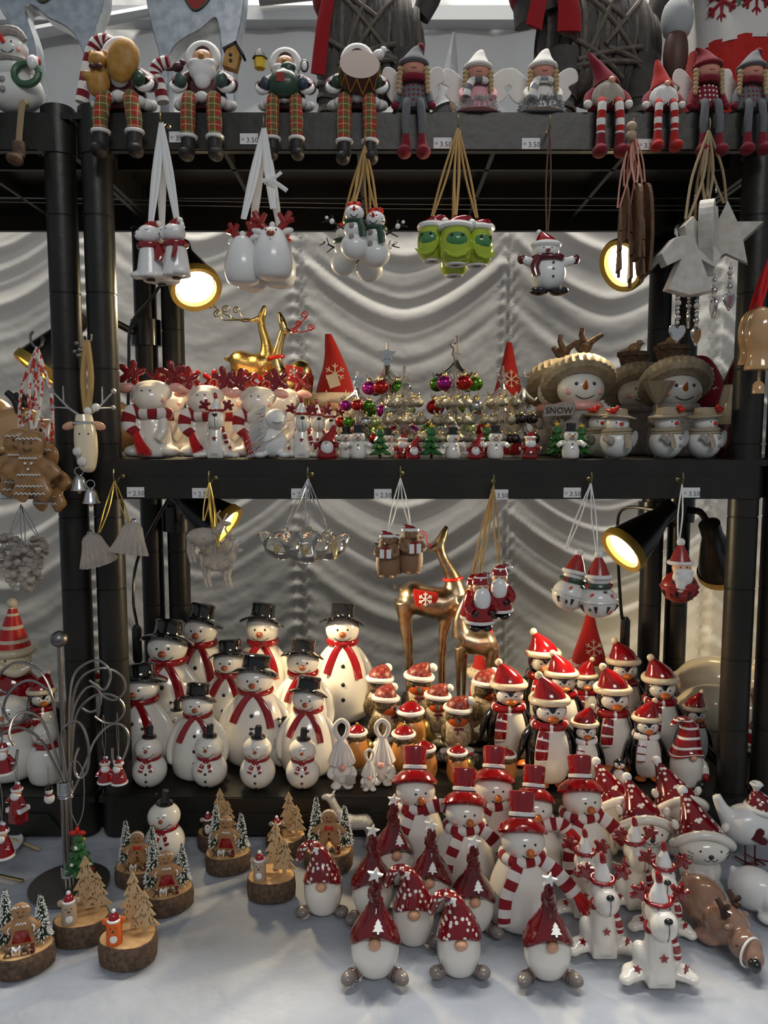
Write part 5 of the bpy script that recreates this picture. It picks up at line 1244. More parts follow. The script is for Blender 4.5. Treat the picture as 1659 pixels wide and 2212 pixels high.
def orn_deer():
    p = Proto('reindeer_ornament', 150)
    b = p.add('body', G().lathe(cr([(16, 0), (34, 8), (42, 34), (38, 66), (26, 96), (14, 108), (.01, 110)], 4), 24), 'bright')
    p.add('hole', G().lathe([(.01, 0), (11, 0), (11, 3)], 14, c=(2, -4, .5)), 'charcoal', b)
    p.add('nose', G().ell((0, -30, 90), (9, 7, 7), 12, 8), 'brown_nose', b)
    for s_ in (-1, 1):
        p.add('ear', G().ell((s_ * 32, 0, 102), (13, 7, 7), 10, 8, rot=(0, s_ * -14, 0)), 'bright', b)
        p.add('antler', G().tube([(s_ * 12, 0, 104), (s_ * 26, 0, 118), (s_ * 38, 0, 142)], [7, 8, 6], 8, sm=3, flat=(1, .6)).tube([(s_ * 26, 0, 118), (s_ * 14, 0, 138)], [7, 5], 8).tube([(s_ * 30, 0, 122), (s_ * 46, 0, 126)], [7, 5], 8), 'robin_orange' if False else 'tin_red', b)
        p.add('eye', G().ell((s_ * 11, -24, 99), 2, 8, 6), 'black', b)
        p.add('mouth', G().tube([(0, -34, 78), (s_ * 4, -34, 70), (s_ * 9, -33, 74)], .9, 5, sm=3), 'charcoal', b)
    p.add('bead', G().ell((0, 0, 114), 7, 10, 8), 'bright', b)
    return p
def orn_twig():
    p = Proto('twig_arm_snowman_ornament', 130)
    b = p.add('body', G().ell((0, 0, 30), (32, 29, 30), 18, 12).ell((0, -2, 66), (24, 22, 22), 16, 12), 'bright')
    h = p.add('head', G().ell((0, -4, 100), (22, 20, 19), 16, 12), 'bright')
    face(p, (0, -4, 100), (22, 20, 19), 7, 5, 1.6, 9, -5, 6, 1, None, par=h)
    p.add('nose', G().tube([(0, -22, 104), (0, -30, 110)], [4.5, 1], 8), 'bright_red', h)
    p.add('scarf', G().tube(ring(20, 18, 82, 18), 6, 8).tube([(10, -18, 80), (18, -24, 62), (20, -27, 46)], [7, 8, 8], 8, sm=3, flat=(1, .4)), 'dark_green')
    for z in (70, 46): p.add('button', G().ell((-6, -24 if z > 50 else -27, z), (6, 3, 6), 10, 8), 'stone_grey', b)
    p.add('hat', G().ell((-8, 0, 120), (9, 7, 8), 8, 6).ell((8, 0, 120), (9, 7, 8), 8, 6).tube([(-16, 0, 118), (16, 0, 118)], 4, 6), 'bright_red', h)
    for s_ in (-1, 1):
        a = p.add('twig_arm', G().tube([(s_ * 18, 0, 66), (s_ * 44, -2, 80), (s_ * 66, -2, 94)], [2.6, 2.2, 1.6], 6).tube([(s_ * 44, -2, 80), (s_ * 50, -2, 98)], [1.8, 1.2], 5).tube([(s_ * 54, -2, 86), (s_ * 72, -2, 82)], [1.8, 1.2], 5).tube([(s_ * 30, -2, 73), (s_ * 50, -2, 62)], [1.8, 1.2], 5), 'charcoal')
        p.add('snow_tuft', G().ell((s_ * 50, -3, 84), (6, 5, 6), 8, 6).ell((s_ * 62, -3, 92), (4, 4, 4), 8, 6), 'bright', a)
    return p
def orn_green():
    p = Proto('green_bird_ornament', 120)
    b = p.add('body', G().lathe(cr([(24, 0), (34, 10), (40, 36), (38, 64), (30, 84), (.01, 96)], 4), 22), 'lime')
    p.add('foot_ring', G().tube(ring(20, 20, 3, 20), 7, 8), 'bright', b); p.add('hole', G().lathe([(.01, 0), (10, 0), (10, 2.5)], 14, c=(0, 0, -1)), 'charcoal', b)
    f = p.add('face', G().ell((0, -17, 52), (30, 27, 26), 18, 12), 'moss', b)
    for s_ in (-1, 1): p.add('eye', G().ell((s_ * 13, -40, 62), (4, 3, 5), 8, 6), 'ball_dark', b)
    p.add('wing', G().ext([(-34, 30), (-6, 20), (6, 24), (34, 33), (22, 14), (0, 8), (-22, 13)], 8, -36, puff=2), 'lime', b)
    ht = p.add('hat', hatcone([(0, 4, 90, 34), (2, 4, 100, 29), (12, 0, 110, 20), (26, 0, 114, 11), (34, 0, 108, 7)], 0), 'red')
    p.add('hat_brim', G().tube([(36 * math.cos(R(t)), 4 + 34 * math.sin(R(t)), 88 - 3 * math.sin(R(t))) for t in range(0, 361, 15)], 8, 8), 'bright', ht); p.add('bobble', G().ell((38, -4, 96), 11, 12, 8), 'bright', ht)
    return p
def orn_snow():
    p = Proto('scarf_snowman_ornament', 145)
    b = p.add('body', G().ell((0, 0, 50), (40, 34, 40), 22, 14), 'bright')
    c = (-6, -2, 98); r = (30, 27, 22); h = p.add('head', G().ell(c, r, 20, 14), 'bright'); face(p, c, r, 9, 3, 1.5, 9, -8, 5, .9, (5, 6, 4.5), -3, 'brown_nose', par=h)
    for z in (68, 54, 38): p.add('button', G().ell((6, -33, z), (2.8, 2, 2.8), 8, 6), 'ball_dark', b)
    for s_ in (-1, 1):
        p.add('arm', G().tube([(s_ * 32, -2, 72), (s_ * 48, -6, 76), (s_ * 56, -6, 80)], [10, 10, 9], 10, sm=3), 'bright'); p.add('mitten', G().ell((s_ * 60, -6, 80), (10, 8, 11), 12, 8), 'deep_red')
        p.add('boot', G().ell((s_ * 22, -16, 8), (22, 24, 10), 14, 10).ell((s_ * 20, 0, 12), (16, 14, 12), 12, 8), 'black')
    p.add('scarf', G().tube(ring(30, 27, 82, 24), 8, 10).tube([(-24, -22, 82), (-34, -26, 62), (-30, -30, 40)], [8, 10, 9], 8, sm=3, flat=(1, .4)), 'deep_red')
    ht = p.add('hat', hatcone([(-4, 0, 114, 26), (-6, 0, 124, 21), (-12, 0, 136, 10), (-18, 0, 141, 5)], 0), 'red'); p.add('hat_brim', G().tube([(-5 + 27 * math.cos(R(t)), 25 * math.sin(R(t)), 112) for t in range(0, 361, 15)], 7, 8), 'bright', ht); p.add('bobble', G().ell((-21, 0, 140), 6, 10, 8), 'bright', ht)
    return p
ORN = dict(dog=orn_dog(), deer=orn_deer(), twig=orn_twig(), green=orn_green(), snow=orn_snow())
# flat wooden pieces
def flat_piece(out, t, m, nm, H): p = Proto(nm, H); p.add('board', G().ext(out, t, 0, puff=.8), m, smooth=False); return p
TREE_OUT = [(-5, 0), (5, 0), (5, 20), (38, 20), (18, 80), (28, 80), (12, 140), (18, 140), (0, 215), (-18, 140), (-12, 140), (-28, 80), (-18, 80), (-38, 20), (-5, 20)]
FLAT = [flat_piece(TREE_OUT, 9, 'brown_wood', 'wooden_tree_ornament', 215), flat_piece(cr([(-30, 0), (30, 0), (36, 90), (24, 180), (0, 210), (-24, 180), (-36, 90), (-30, 0)], 3)[:-1], 9, 'brown_wood', 'wooden_tag_ornament', 215)]
ANG_OUT = [(-44, 10), (0, 0), (44, 10), (20, 66), (48, 52), (60, 74), (34, 104), (12, 108), (16, 126), (0, 144), (-16, 126), (-12, 108), (-34, 104), (-60, 74), (-48, 52), (-20, 66)]
WANG = flat_piece(ANG_OUT, 24, 'white_wood', 'wooden_angel_ornament', 144)
WSTAR = flat_piece([(x, z + 70) for x, z in star(72, 34)], 24, 'white_wood', 'wooden_star_ornament', 142)
HRT = cr([(0, 0), (34, 44), (50, 84), (44, 116), (22, 126), (0, 106), (-22, 126), (-44, 116), (-50, 84), (-34, 44), (0, 0)], 3)[:-1]
WHEART = flat_piece(HRT, 24, 'white_wood', 'wooden_heart_ornament', 126)
def bead_string(n, heart='silver', gap=9):
    p = Proto('bead_string', 100 + 0 * n); z = 46
    p.add('heart', G().ext([(x * .42, q * .36) for x, q in HRT], 9, 0, puff=3), heart)
    for k in range(n):
        r = 7.5 if k % 3 == 1 else 5
        p.add('bead', G().ell((0, 0, z + r), r, 12, 8), 'silver' if k % 2 else 'white_wood'); z += 2 * r
    p.add('thread', G().tube([(0, 0, 40), (0, 0, z + 10)], .8, 5), 'steel'); p.H = z + 10
    return p
BEAD4, BEAD6 = bead_string(4), bead_string(6)
def tan_bell():
    p = Proto('tan_ceramic_bell', 125)
    p.add('bell', G().lathe(cr([(27, 0), (29, 4), (24, 30), (30, 60), (29, 90), (20, 114), (6, 124), (.01, 125)], 4), 22), 'tan')
    p.add('clapper', G().tube([(0, 0, 6), (0, 0, -26)], [3, 3], 8).lathe([(.01, -48), (12, -46), (11, -28), (6, -22)], 14), 'tan')
    return p
TANB = tan_bell()
# acrylic pieces
def acr(kind, seed):
    rn = random.Random(seed); H = 80
    if kind == 'bell':
        p = Proto('acrylic_bell_ornament', 80); g = ribbed(cr([(46, 0), (44, 6), (30, 40), (22, 66), (10, 78), (.1, 80)], 3), 18, .05); p.add('bell', g, 'acrylic')
        p.add('cap', G().lathe([(7, 0), (7, 8), (2, 12)], 12, c=(0, 0, 76)), 'silver'); g = G()
        for k in range(40):
            t = rn.random(); a = rn.uniform(0, 6.28); g.ell(((44 - 30 * t) * math.cos(a), (44 - 30 * t) * math.sin(a), 6 + 60 * t), 2.6, 6, 4)
        p.add('beading', g, 'clear')
    elif kind == 'deer':
        p = Proto('acrylic_reindeer_ornament', 110); g = G().ell((0, 0, 66), (42, 14, 24), 16, 10).tube([(30, 0, 74), (44, 0, 92), (50, 0, 104)], [14, 9, 7], 10).ell((56, 0, 98), (14, 7, 7), 10, 8)
        for x in (-32, -22, 22, 32): g.tube([(x, 4 * (1 if x % 4 else -1), 56), (x - 4, 0, 30), (x + 2, 0, 2)], [8, 5, 4], 8)
        g.tube([(46, 0, 104), (36, 0, 122), (44, 0, 132)], [3, 3, 2], 6).tube([(50, 0, 104), (60, 0, 124)], [3, 2], 6); p.add('body', g, 'acrylic'); g = G()
        for k in range(50): g.ell((rn.uniform(-38, 38), rn.choice((-13, 13)) * rn.uniform(.7, 1), 66 + rn.uniform(-18, 18)), 2.6, 6, 4)
        p.add('beading', g, 'clear')
    else:
        p = Proto('acrylic_pine_cone_ornament', 110); g = G()
        for k in range(70):
            t = rn.random(); a = rn.uniform(0, 6.28); r = 40 * math.sin(math.pi * (.12 + .8 * t)); g.ell((r * math.cos(a), r * math.sin(a) * .6, 6 + 98 * t), (10, 8, 8), 7, 5, rot=(rn.uniform(-40, 40), 0, rn.uniform(-40, 40)))
        p.add('cone', g, 'acrylic')
    return p
ACB, ACD, ACP = acr('bell', 1), acr('deer', 2), acr('cone', 3)
def glass_bird():
    p = Proto('glass_bird_ornament', 75)
    b = p.add('body', G().ell((0, 0, 36), (46, 32, 34), 22, 14).tube([(-30, 0, 44), (-44, 0, 62), (-46, 0, 70)], [20, 14, 8], 14, sm=3).tube([(30, 0, 46), (50, 0, 68)], [16, 5], 12), 'clear')
    g = G()
    for k in range(5): g.tube([(-14, -29, 22), (-22 + k * 6, -30, 46)], [2.4, .6], 6)
    p.add('painted_leaf', g, 'gold_plain', b); p.add('beak', G().tube([(-54, 0, 62), (-62, 0, 60)], [3, .5], 6), 'gold_plain', b); p.add('loop', G().tube(ring(5, 5, 0, 12), 1.4, 5, T=Matrix.Translation((4, 0, 72)) @ Euler((R(90), 0, 0)).to_matrix().to_4x4()), 'gold_plain', b)
    return p
GBIRD = glass_bird()
def hedgehog():
    p = Proto('hedgehog_ornament', 105)
    b = p.add('body', G().lathe(cr([(14, 0), (24, 6), (28, 30), (25, 60), (20, 78)], 3), 20, sy=.9), 'hedgehog')
    g = G(); rn = random.Random(1)
    for k in range(120):
        a = rn.uniform(.2, 2.94); z = rn.uniform(6, 84); q = Vector((26 * math.cos(a), 24 * math.sin(a), z)); n = Vector((math.cos(a), math.sin(a), .2)); g.tube([q, q + n * 8], [2, .3], 4)
    p.add('quills', g, 'brown_wood', b)
    h = p.add('head', G().ell((0, -4, 84), (19, 18, 16), 16, 12).tube([(0, -18, 82), (2, -30, 80)], [8, 3], 8), 'hedgehog')
    p.add('nose', G().ell((2, -31, 80), 3, 8, 6), 'black', h)
    for s_ in (-1, 1): p.add('eye', G().ell((s_ * 8, -20, 88), 1.6, 6, 5), 'black', h); p.add('foot', G().ell((s_ * 10, -16, 4), (6, 10, 4), 8, 6), 'skin')
    p.add('gift', G().box((0, -28, 58), (26, 14, 20)), 'bright', smooth=False); p.add('gift_ribbon', G().box((0, -28, 58), (5, 15, 21)).ell((-5, -30, 70), (5, 4, 4), 8, 6).ell((5, -30, 70), (5, 4, 4), 8, 6), 'red')
    for s_ in (-1, 1): p.add('arm', G().tube([(s_ * 22, -8, 66), (s_ * 24, -22, 56), (s_ * 14, -32, 54)], [6, 6, 5], 8, sm=3), 'hedgehog')
    p.add('hat', hatcone([(0, 0, 96, 15), (-3, 0, 102, 10), (-10, 0, 106, 5)], 0), 'red', h); p.add('hat_brim', G().tube([(16 * math.cos(R(t)), 15 * math.sin(R(t)), 95) for t in range(0, 361, 20)], 4, 6), 'bright', h)
    return p
HEDGE = hedgehog()
def santa_glass():
    p = Proto('glass_santa_ornament', 125)
    b = p.add('coat', G().lathe(cr([(26, 16), (29, 22), (26, 50), (18, 78), (12, 84)], 3), 20), 'red'); p.add('coat_trim', G().tube(ring(28, 28, 20, 20), 4, 6), 'bright', b)
    for s_ in (-1, 1):
        p.add('boot', G().ell((s_ * 12, -6, 8), (13, 18, 9), 12, 8), 'black'); p.add('arm', G().tube([(s_ * 16, -2, 70), (s_ * 28, -12, 52), (s_ * 20, -24, 44)], [8, 9, 8], 8, sm=3), 'red'); p.add('mitten', G().ell((s_ * 17, -27, 42), 6.5, 8, 6), 'black')
    h = p.add('head', G().ell((0, -4, 90), (17, 16, 15), 16, 12), 'skin'); p.add('beard', G().ell((0, -16, 68), (18, 13, 26), 16, 12).ell((0, -19, 86), (12, 6, 5), 10, 6), 'bright', h)
    ht = p.add('hat', hatcone([(0, 0, 98, 18), (0, 0, 110, 14), (8, 0, 120, 7), (18, 0, 118, 4)], 0, mfn=lambda i, n: 1 if i in (4, 8) else 0), ['red', 'bright'], h); p.add('bobble', G().ell((22, 0, 114), 5.5, 8, 6), 'bright', h)
    for s_ in (-1, 1): p.add('eye', G().ell((s_ * 6, -20, 93), 1.4, 6, 5), 'black', h)
    return p
SANTAG = santa_glass()
def bell_orn(kind):
    p = Proto('santa_hat_jingle_bell' if kind == 0 else 'santa_jingle_bell', 150)
    m = 'tin_white' if kind == 0 else 'tin_red'
    b = p.add('bell', G().ell((0, 0, 38), (42, 40, 38), 24, 16), m); p.add('rim', G().tube(ring(42, 40, 40, 30), 3, 8), m, b)
    for a in (-70, -110, -20, 200): p.add('slot', G().tube([(41 * math.cos(R(a)) * .86, 40 * math.sin(R(a)) * .86, 18), (42.5 * math.cos(R(a)) * .98, 41 * math.sin(R(a)) * .98, 32)], [2, 4.5], 8), 'black', b)
    for x, z, k in ((-20, 56, 0), (8, 62, 1), (22, 54, 0), (-24, 24, 1), (20, 18, 0)):
        y = ey((0, 0, 38), (42, 40, 38), x, z)
        if kind == 0: p.add('painted_star', G().ext(star(7, 2, 8), 2, y, T=Matrix.Translation((x, 0, z))), 'black' if k else 'bright_red', b)
        else: p.add('painted_star', G().ext(star(7), 2, y, T=Matrix.Translation((x, 0, z))), 'black', b)
    if kind == 0:
        p.add('neck', G().ell((0, 0, 84), (26, 24, 18), 16, 12), 'tin_white'); p.add('scarf', G().tube(ring(27, 26, 74, 20), 6, 8, mfn=lambda i, n: 1 if i % 6 == 5 else 0), ['dark_green', 'red'])
        z0 = 94; rr = 26
    else:
        h = p.add('face', G().ell((0, -14, 84), (22, 20, 18), 16, 12), 'skin'); p.add('beard', fuse(G().ell((0, -26, 66), (24, 16, 24), 14, 10).ell((-6, -34, 46), (12, 9, 18), 12, 8).ell((-14, -34, 80), (10, 7, 6), 10, 6).ell((14, -34, 80), (10, 7, 6), 10, 6), 2.6, 4), 'matte_white', h)
        for s_ in (-1, 1): p.add('eye', G().ell((s_ * 7, -33, 90), 1.6, 6, 5), 'black', h)
        z0 = 96; rr = 25
    ht = p.add('hat', G().lathe([(rr, z0), (rr * .6, z0 + 26), (6, z0 + 44)], 20), 'tin_red'); p.add('hat_brim', G().tube(ring(rr, rr, z0, 20), 5, 8), 'matte_white', ht); p.add('pompom', G().ell((0, 0, z0 + 48), 10, 12, 8), 'matte_white', ht)
    return p
BELL0, BELL1 = bell_orn(0), bell_orn(1)
def ginger_orn():
    p = Proto('gingerbread_ornament', 160)
    q = ginger_g(False, 0, 1.78); q.v = [(x * 1.05, y * .8, z) for x, y, z in q.v]; b = p.add('cookie', q, 'ginger_gloss')
    for z, w in ((62, 26), (38, 30), (22, 34)): icing(p, -w, w, z, -13, b, 7, 1.8)
    icing(p, -20, 20, 97, -14, b, 6, 1.8); icing(p, -24, 24, 138, -14, b, 5, 2)
    for s_ in (-1, 1): p.add('eye', G().ell((s_ * 8, -14, 130), 2.4, 8, 6), 'black', b)
    p.add('smile', G().tube([(-9, -14, 117), (0, -15, 112), (9, -14, 117)], 1.2, 5, sm=3), 'burnt', b)
    for x, z in ((-6, 86), (8, 86), (0, 74)): p.add('button', G().ell((x, -14, z), 3, 8, 6), 'bright', b)
    return p
GING = ginger_orn()
def deer_head():
    p = Proto('reindeer_head_ornament', 210)
    h = p.add('head', G().tube([(0, 0, 200), (2, -2, 160), (4, -6, 118), (6, -10, 84), (6, -12, 76)], [17, 24, 24, 17, 9], 18, sm=4), 'cream')
    for s_ in (-1, 1):
        p.add('ear', G().ell((s_ * 30, 0, 176), (16, 6, 9), 10, 8, rot=(0, s_ * 20, 0)), 'skin', h); p.add('eye', G().ell((s_ * 9 + 2, -24, 158), 2.2, 8, 6), 'black', h)
        p.add('twig_antler', G().tube([(s_ * 8, 0, 198), (s_ * 30, 0, 214), (s_ * 62, 0, 250)], [3, 2.6, 1.8], 6).tube([(s_ * 30, 0, 214), (s_ * 60, 0, 216)], [2, 1.4], 6).tube([(s_ * 40, 0, 224), (s_ * 40, 0, 262)], [2, 1.4], 6).ell((s_ * 64, 0, 252), 6, 8, 6).ell((s_ * 62, 0, 216), 5, 8, 6), 'glitter', h)
    for x, z in ((-12, 120), (-4, 98)): p.add('pompom', G().ell((x, -30, z), 10, 10, 8), 'fur_white', h)
    p.add('berry', G().ell((10, -8, 208), 9, 10, 8).ell((26, -4, 216), 9, 10, 8), 'bright', h); p.add('headband', G().tube(ring(22, 21, 182, 18), 4, 6), 'silver', h)
    for x, z, y in ((-14, 34, 0), (10, 6, -10)):
        bl = p.add('bell', G().lathe([(20, 0), (17, 6), (13, 24), (8, 32), (2, 34)], 16, c=(x, y, z)), 'silver'); p.add('ring', G().tube(ring(9, 9, 0, 14), 1.3, 5, T=Matrix.Translation((x, y, z + 42)) @ Euler((R(90), 0, 0)).to_matrix().to_4x4()), 'silver', bl)
        p.add('clapper', G().ell((x, y, z - 2), (5, 5, 6), 8, 6), 'skin', bl)
    return p
DHEAD = deer_head()
# ------------------------------------------------------------------ shelf sitters on the top shelf (origin = seat on the shelf edge)
def legs(p, dx, cols, zl, boot, r=15, knee=0, spread=0, stripe=None, feet=18, cuff=True):
    for s_ in (-1, 1):
        k = -s_ * knee if knee else 0
        pts = [(s_ * dx, 10, r + 4), (s_ * dx, -24, r - 1), (s_ * (dx + spread) + k, -30, zl * .5), (s_ * (dx + spread) + k, -30, zl)]
        if stripe: l = p.add('leg', G().tube(pts, r, 12, sm=5, mfn=stripes(stripe)), cols)
        else: l = p.add('leg', G().tube(pts, [r, r, r * 1.05, r * .92], 14, sm=5), cols)
        x = s_ * (dx + spread) + k
        if cuff: p.add('cuff', G().tube([(x + (r + 1) * math.cos(R(t)), -30 + (r + 1) * math.sin(R(t)), zl) for t in range(0, 361, 24)], 4.5, 8), 'bright', l)
        p.add('boot', fuse(G().tube([(x, -30, zl), (x, -31, zl - 34)], [r, max(r, 13)], 14).ell((x + s_ * 3, -38, zl - 40), (max(r * 1.08, 17), feet * 1.5, 14), 14, 10), 2.6, 3), boot, l)
def plaid_santa(kind):
    p = Proto('plaid_leg_santa', 165)
    p.add('coat', G().lathe(cr([(46, 2), (52, 14), (46, 48), (34, 82), (22, 96)], 3), 22, c=(0, 26, 0), sy=.75), 'wine')
    g = G()
    for k in range(16):
        a = 2 * math.pi * k / 16; g.ell((58 * math.cos(a), 18 + 36 * math.sin(a), 18 + 4 * math.sin(3 * a)), (15, 13, 12), 10, 8)
    p.add('fur_hem', g, 'matte_white')
    c = (0, 10, 112); r = (28, 25, 24); h = p.add('head', G().ell(c, r, 18, 12), 'skin')
    p.add('nose', G().ell((0, -16, 112), (7, 6, 6), 10, 8), 'honey', h)
    p.add('beard', fuse(G().ell((0, -4, 84), (32, 18, 26), 14, 10).ell((-14, -12, 100), (14, 8, 8), 10, 8).ell((14, -12, 100), (14, 8, 8), 10, 8).ell((0, -8, 62), (20, 13, 20), 12, 8).ell((24, 2, 100), (12, 14, 16), 10, 8).ell((-24, 2, 100), (12, 14, 16), 10, 8), 3, 2), 'matte_white', h)
    p.add('hood_fur', G().tube([(30 * math.cos(R(t)), 4 + 4 * math.sin(R(t)), 114 + 30 * math.sin(R(t))) for t in range(-30, 211, 15)], 11, 10), 'matte_white', h)
    p.add('hood', G().ell((0, 22, 122), (34, 28, 34), 16, 12), 'wine', h)
    mt = {0: 'dark_green', 1: 'teal', 2: 'blue_glove', 3: 'dark_green'}[kind]
    for s_ in (-1, 1):
        a = p.add('arm', G().tube([(s_ * 34, 24, 84), (s_ * 60, 12, 62), (s_ * 54, -10, 50)], [15, 18, 15], 12, sm=4), 'wine')
        p.add('fur_cuff', G().tube(ring(14, 14, 0, 14), 7, 8, T=Matrix.Translation((s_ * 54, -10, 50)) @ Euler((R(60), 0, 0)).to_matrix().to_4x4()), 'matte_white', a); p.add('mitten', G().ell((s_ * 46, -22, 56), (14, 13, 17), 12, 8), mt, a)
    if kind == 0:
        p.add('teddy_bear', fuse(G().ell((-42, -18, 50), (26, 18, 32), 14, 10).ell((-40, -22, 92), (20, 17, 18), 14, 10).ell((-54, -20, 108), 7, 8, 6).ell((-26, -20, 108), 7, 8, 6).ell((-62, -28, 60), (12, 10, 10), 10, 8), 2.8, 3), 'honey')
        p.add('bear_hood', G().ell((14, -24, 92), (34, 18, 46), 16, 12, rot=(0, 14, 0)), 'honey'); p.add('bow', G().ell((-46, -38, 74), (8, 5, 6), 8, 6).ell((-32, -38, 74), (8, 5, 6), 8, 6), 'wine')
    elif kind == 1:
        hs = p.add('birdhouse', G().ext([(-16, 0), (16, 0), (16, 34), (0, 50), (-16, 34)], 24, 0, T=Matrix.Translation((66, -24, 78)) @ Euler((0, R(16), 0)).to_matrix().to_4x4()), 'honey', smooth=False)
        p.add('roof', G().box((-10, 0, 44), (34, 30, 5), (0, -42, 0), T=Matrix.Translation((66, -24, 78)) @ Euler((0, R(16), 0)).to_matrix().to_4x4()).box((12, 0, 44), (34, 30, 5), (0, 42, 0), T=Matrix.Translation((66, -24, 78)) @ Euler((0, R(16), 0)).to_matrix().to_4x4()), 'charcoal', hs, smooth=False)
        for z in (14, 26): p.add('entry_hole', G().ell((70, -37, 78 + z), (4, 2, 4), 8, 6), 'black', hs)
        p.add('bird', sparrow_g((-52, -20, 74), .8), 'wine')
    elif kind == 2:
        p.add('sack', fuse(G().ell((0, -26, 52), (40, 26, 36), 18, 12).ell((10, -24, 92), (20, 14, 14), 12, 8), 3, 3), 'dark_green'); p.add('patch', G().box((-6, -52, 58), (20, 3, 20), (8, 0, 0)), 'patch_red')
        lt = p.add('lantern', G().lathe([(.01, 0), (14, 0), (16, 22), (10, 34), (.01, 42)], 6, c=(-62, -10, 96)), 'yellow'); p.add('lantern_roof', G().lathe([(20, 24), (12, 38), (.01, 50)], 6, c=(-62, -10, 96)), 'charcoal', lt)
        p.add('penguin_toy', G().ell((50, -16, 100), (11, 9, 16), 12, 8).ell((50, -20, 98), (8, 7, 12), 10, 8, m=1), ['black', 'bright'])
    else:
        T = Matrix.Translation((6, -34, 70)) @ Euler((R(62), R(8), 0)).to_matrix().to_4x4()
        dr = p.add('drum', G().lathe([(.01, -22), (46, -22), (46, 22), (.01, 22)], 26, T=T), 'drum'); g = G()
        for k in range(10):
            a = k * .628; b = a + .314; g.tube([(47 * math.cos(a), 47 * math.sin(a), -20), (47 * math.cos(b), 47 * math.sin(b), 20)], 1.6, 5, T=T); g.tube([(47 * math.cos(b), 47 * math.sin(b), 20), (47 * math.cos(a + .628), 47 * math.sin(a + .628), -20)], 1.6, 5, T=T)
        p.add('drum_cords', g, 'honey', dr)
        p.add('dove', sparrow_g((50, -14, 106), .9), 'bright')
    legs(p, 28, 'plaid', {0: -56, 1: -70, 2: -80, 3: -82}[kind], 'charcoal', 16, spread=(8 if kind == 0 else 2))
    return p
PSANTA = [plaid_santa(k) for k in range(4)]
def wings(p, m='felt_white', s=1.0, z=58):
    for s_ in (-1, 1):
        o = [(s_ * 16, z - 22), (s_ * 42 * s, z - 30), (s_ * 60 * s, z - 8), (s_ * 54 * s, z + 8), (s_ * 72 * s, z + 22), (s_ * 66 * s, z + 48), (s_ * 44 * s, z + 46), (s_ * 16, z + 6), (s_ * 16, z - 22)]
        p.add('wing', G().ext(cr(o, 3)[:-1], 5, 34, puff=1), m)
def doll_head(p, z, hat, pom, bend, skin='doll_skin', hr=27):
    h = p.add('head', G().ell((0, 4, z), (hr, hr * .95, hr * .95), 20, 14), skin)
    for s_ in (-1, 1): p.add('eye', G().ell((s_ * 9, 4 - hr * .92, z + 7), 1.8, 8, 6), 'black', h)
    p.add('smile', G().tube([(-6, 4 - hr * .92, z - 7), (0, 4 - hr * .94, z - 9), (6, 4 - hr * .92, z - 7)], .7, 5), 'brown_nose', h)
    for s_ in (-1, 1):
        g = G()
        for k in range(6): g.ell((s_ * (hr + 2 + k * .6), -2 - k, z - 4 - k * 10), (8 - k * .5, 8 - k * .5, 7), 8, 6)
        p.add('braid', g, 'blonde', h)
    ht = p.add('hat', hatcone([(0, 6, z + 4, hr + 4), (0, 6, z + 14, hr + 3), (bend * .2, 7, z + 30, hr * .72), (bend * .6, 7, z + 44, hr * .42), (bend, 7, z + 50, 6)], 0), hat, h)
    p.add('hat_cuff', G().tube([((hr + 3) * math.cos(R(t)), 5 + (hr + 2) * math.sin(R(t)), z + 8 - 2 * math.sin(R(t))) for t in range(0, 361, 18)], 5.5, 8), hat, h)
    if pom: p.add('pompom', G().ell((bend * 1.15, 5, z + 46), 9, 10, 8), pom, h)
    return h
def doll(dress, hat, pom, scarf, bend=14):
    p = Proto('long_leg_doll', 140)
    b = p.add('dress', G().lathe(cr([(38, 2), (38, 10), (28, 44), (18, 70)], 3), 20, c=(0, 14, 0), sy=.8), dress)
    g = G(); rn = random.Random(3)
    for k in range(20):
        z = 18 + 12 * (k // 5); x = -20 + 10 * (k % 5); g.ext([(x - 3, z), (x, z - 3), (x + 3, z), (x, z + 3)], 2, 14 - math.sqrt(max(rad(cr([(38, 2), (38, 10), (28, 44), (18, 70)], 3), z) ** 2 - x * x, 4)) * .8)
    p.add('knit_pattern', g, 'knit_red' if dress == 'felt_grey' else 'felt_white', b)
    doll_head(p, 92, hat, pom, bend); wings(p)
    p.add('scarf', G().tube([(24 * math.cos(R(t)), 8 + 20 * math.sin(R(t)), 68) for t in range(0, 361, 18)], 9, 8), scarf)
    for s_ in (-1, 1):
        a = p.add('arm', G().tube([(s_ * 20, 12, 62), (s_ * 34, 4, 38), (s_ * 40, -4, 14)], [8, 8, 8], 10, sm=3), dress); p.add('mitten', G().ell((s_ * 42, -6, 8), (9, 8, 9), 10, 8), 'felt_burgundy', a)
    legs(p, 15, 'felt_grey', -64, 'felt_burgundy', 9, spread=3, feet=16, cuff=False)
    return p
DOLL_G, DOLL_R = doll('felt_grey', 'felt_grey', 'felt_burgundy', 'felt_burgundy'), doll('felt_burgundy', 'felt_burgundy', None, 'felt_burgundy', -24)
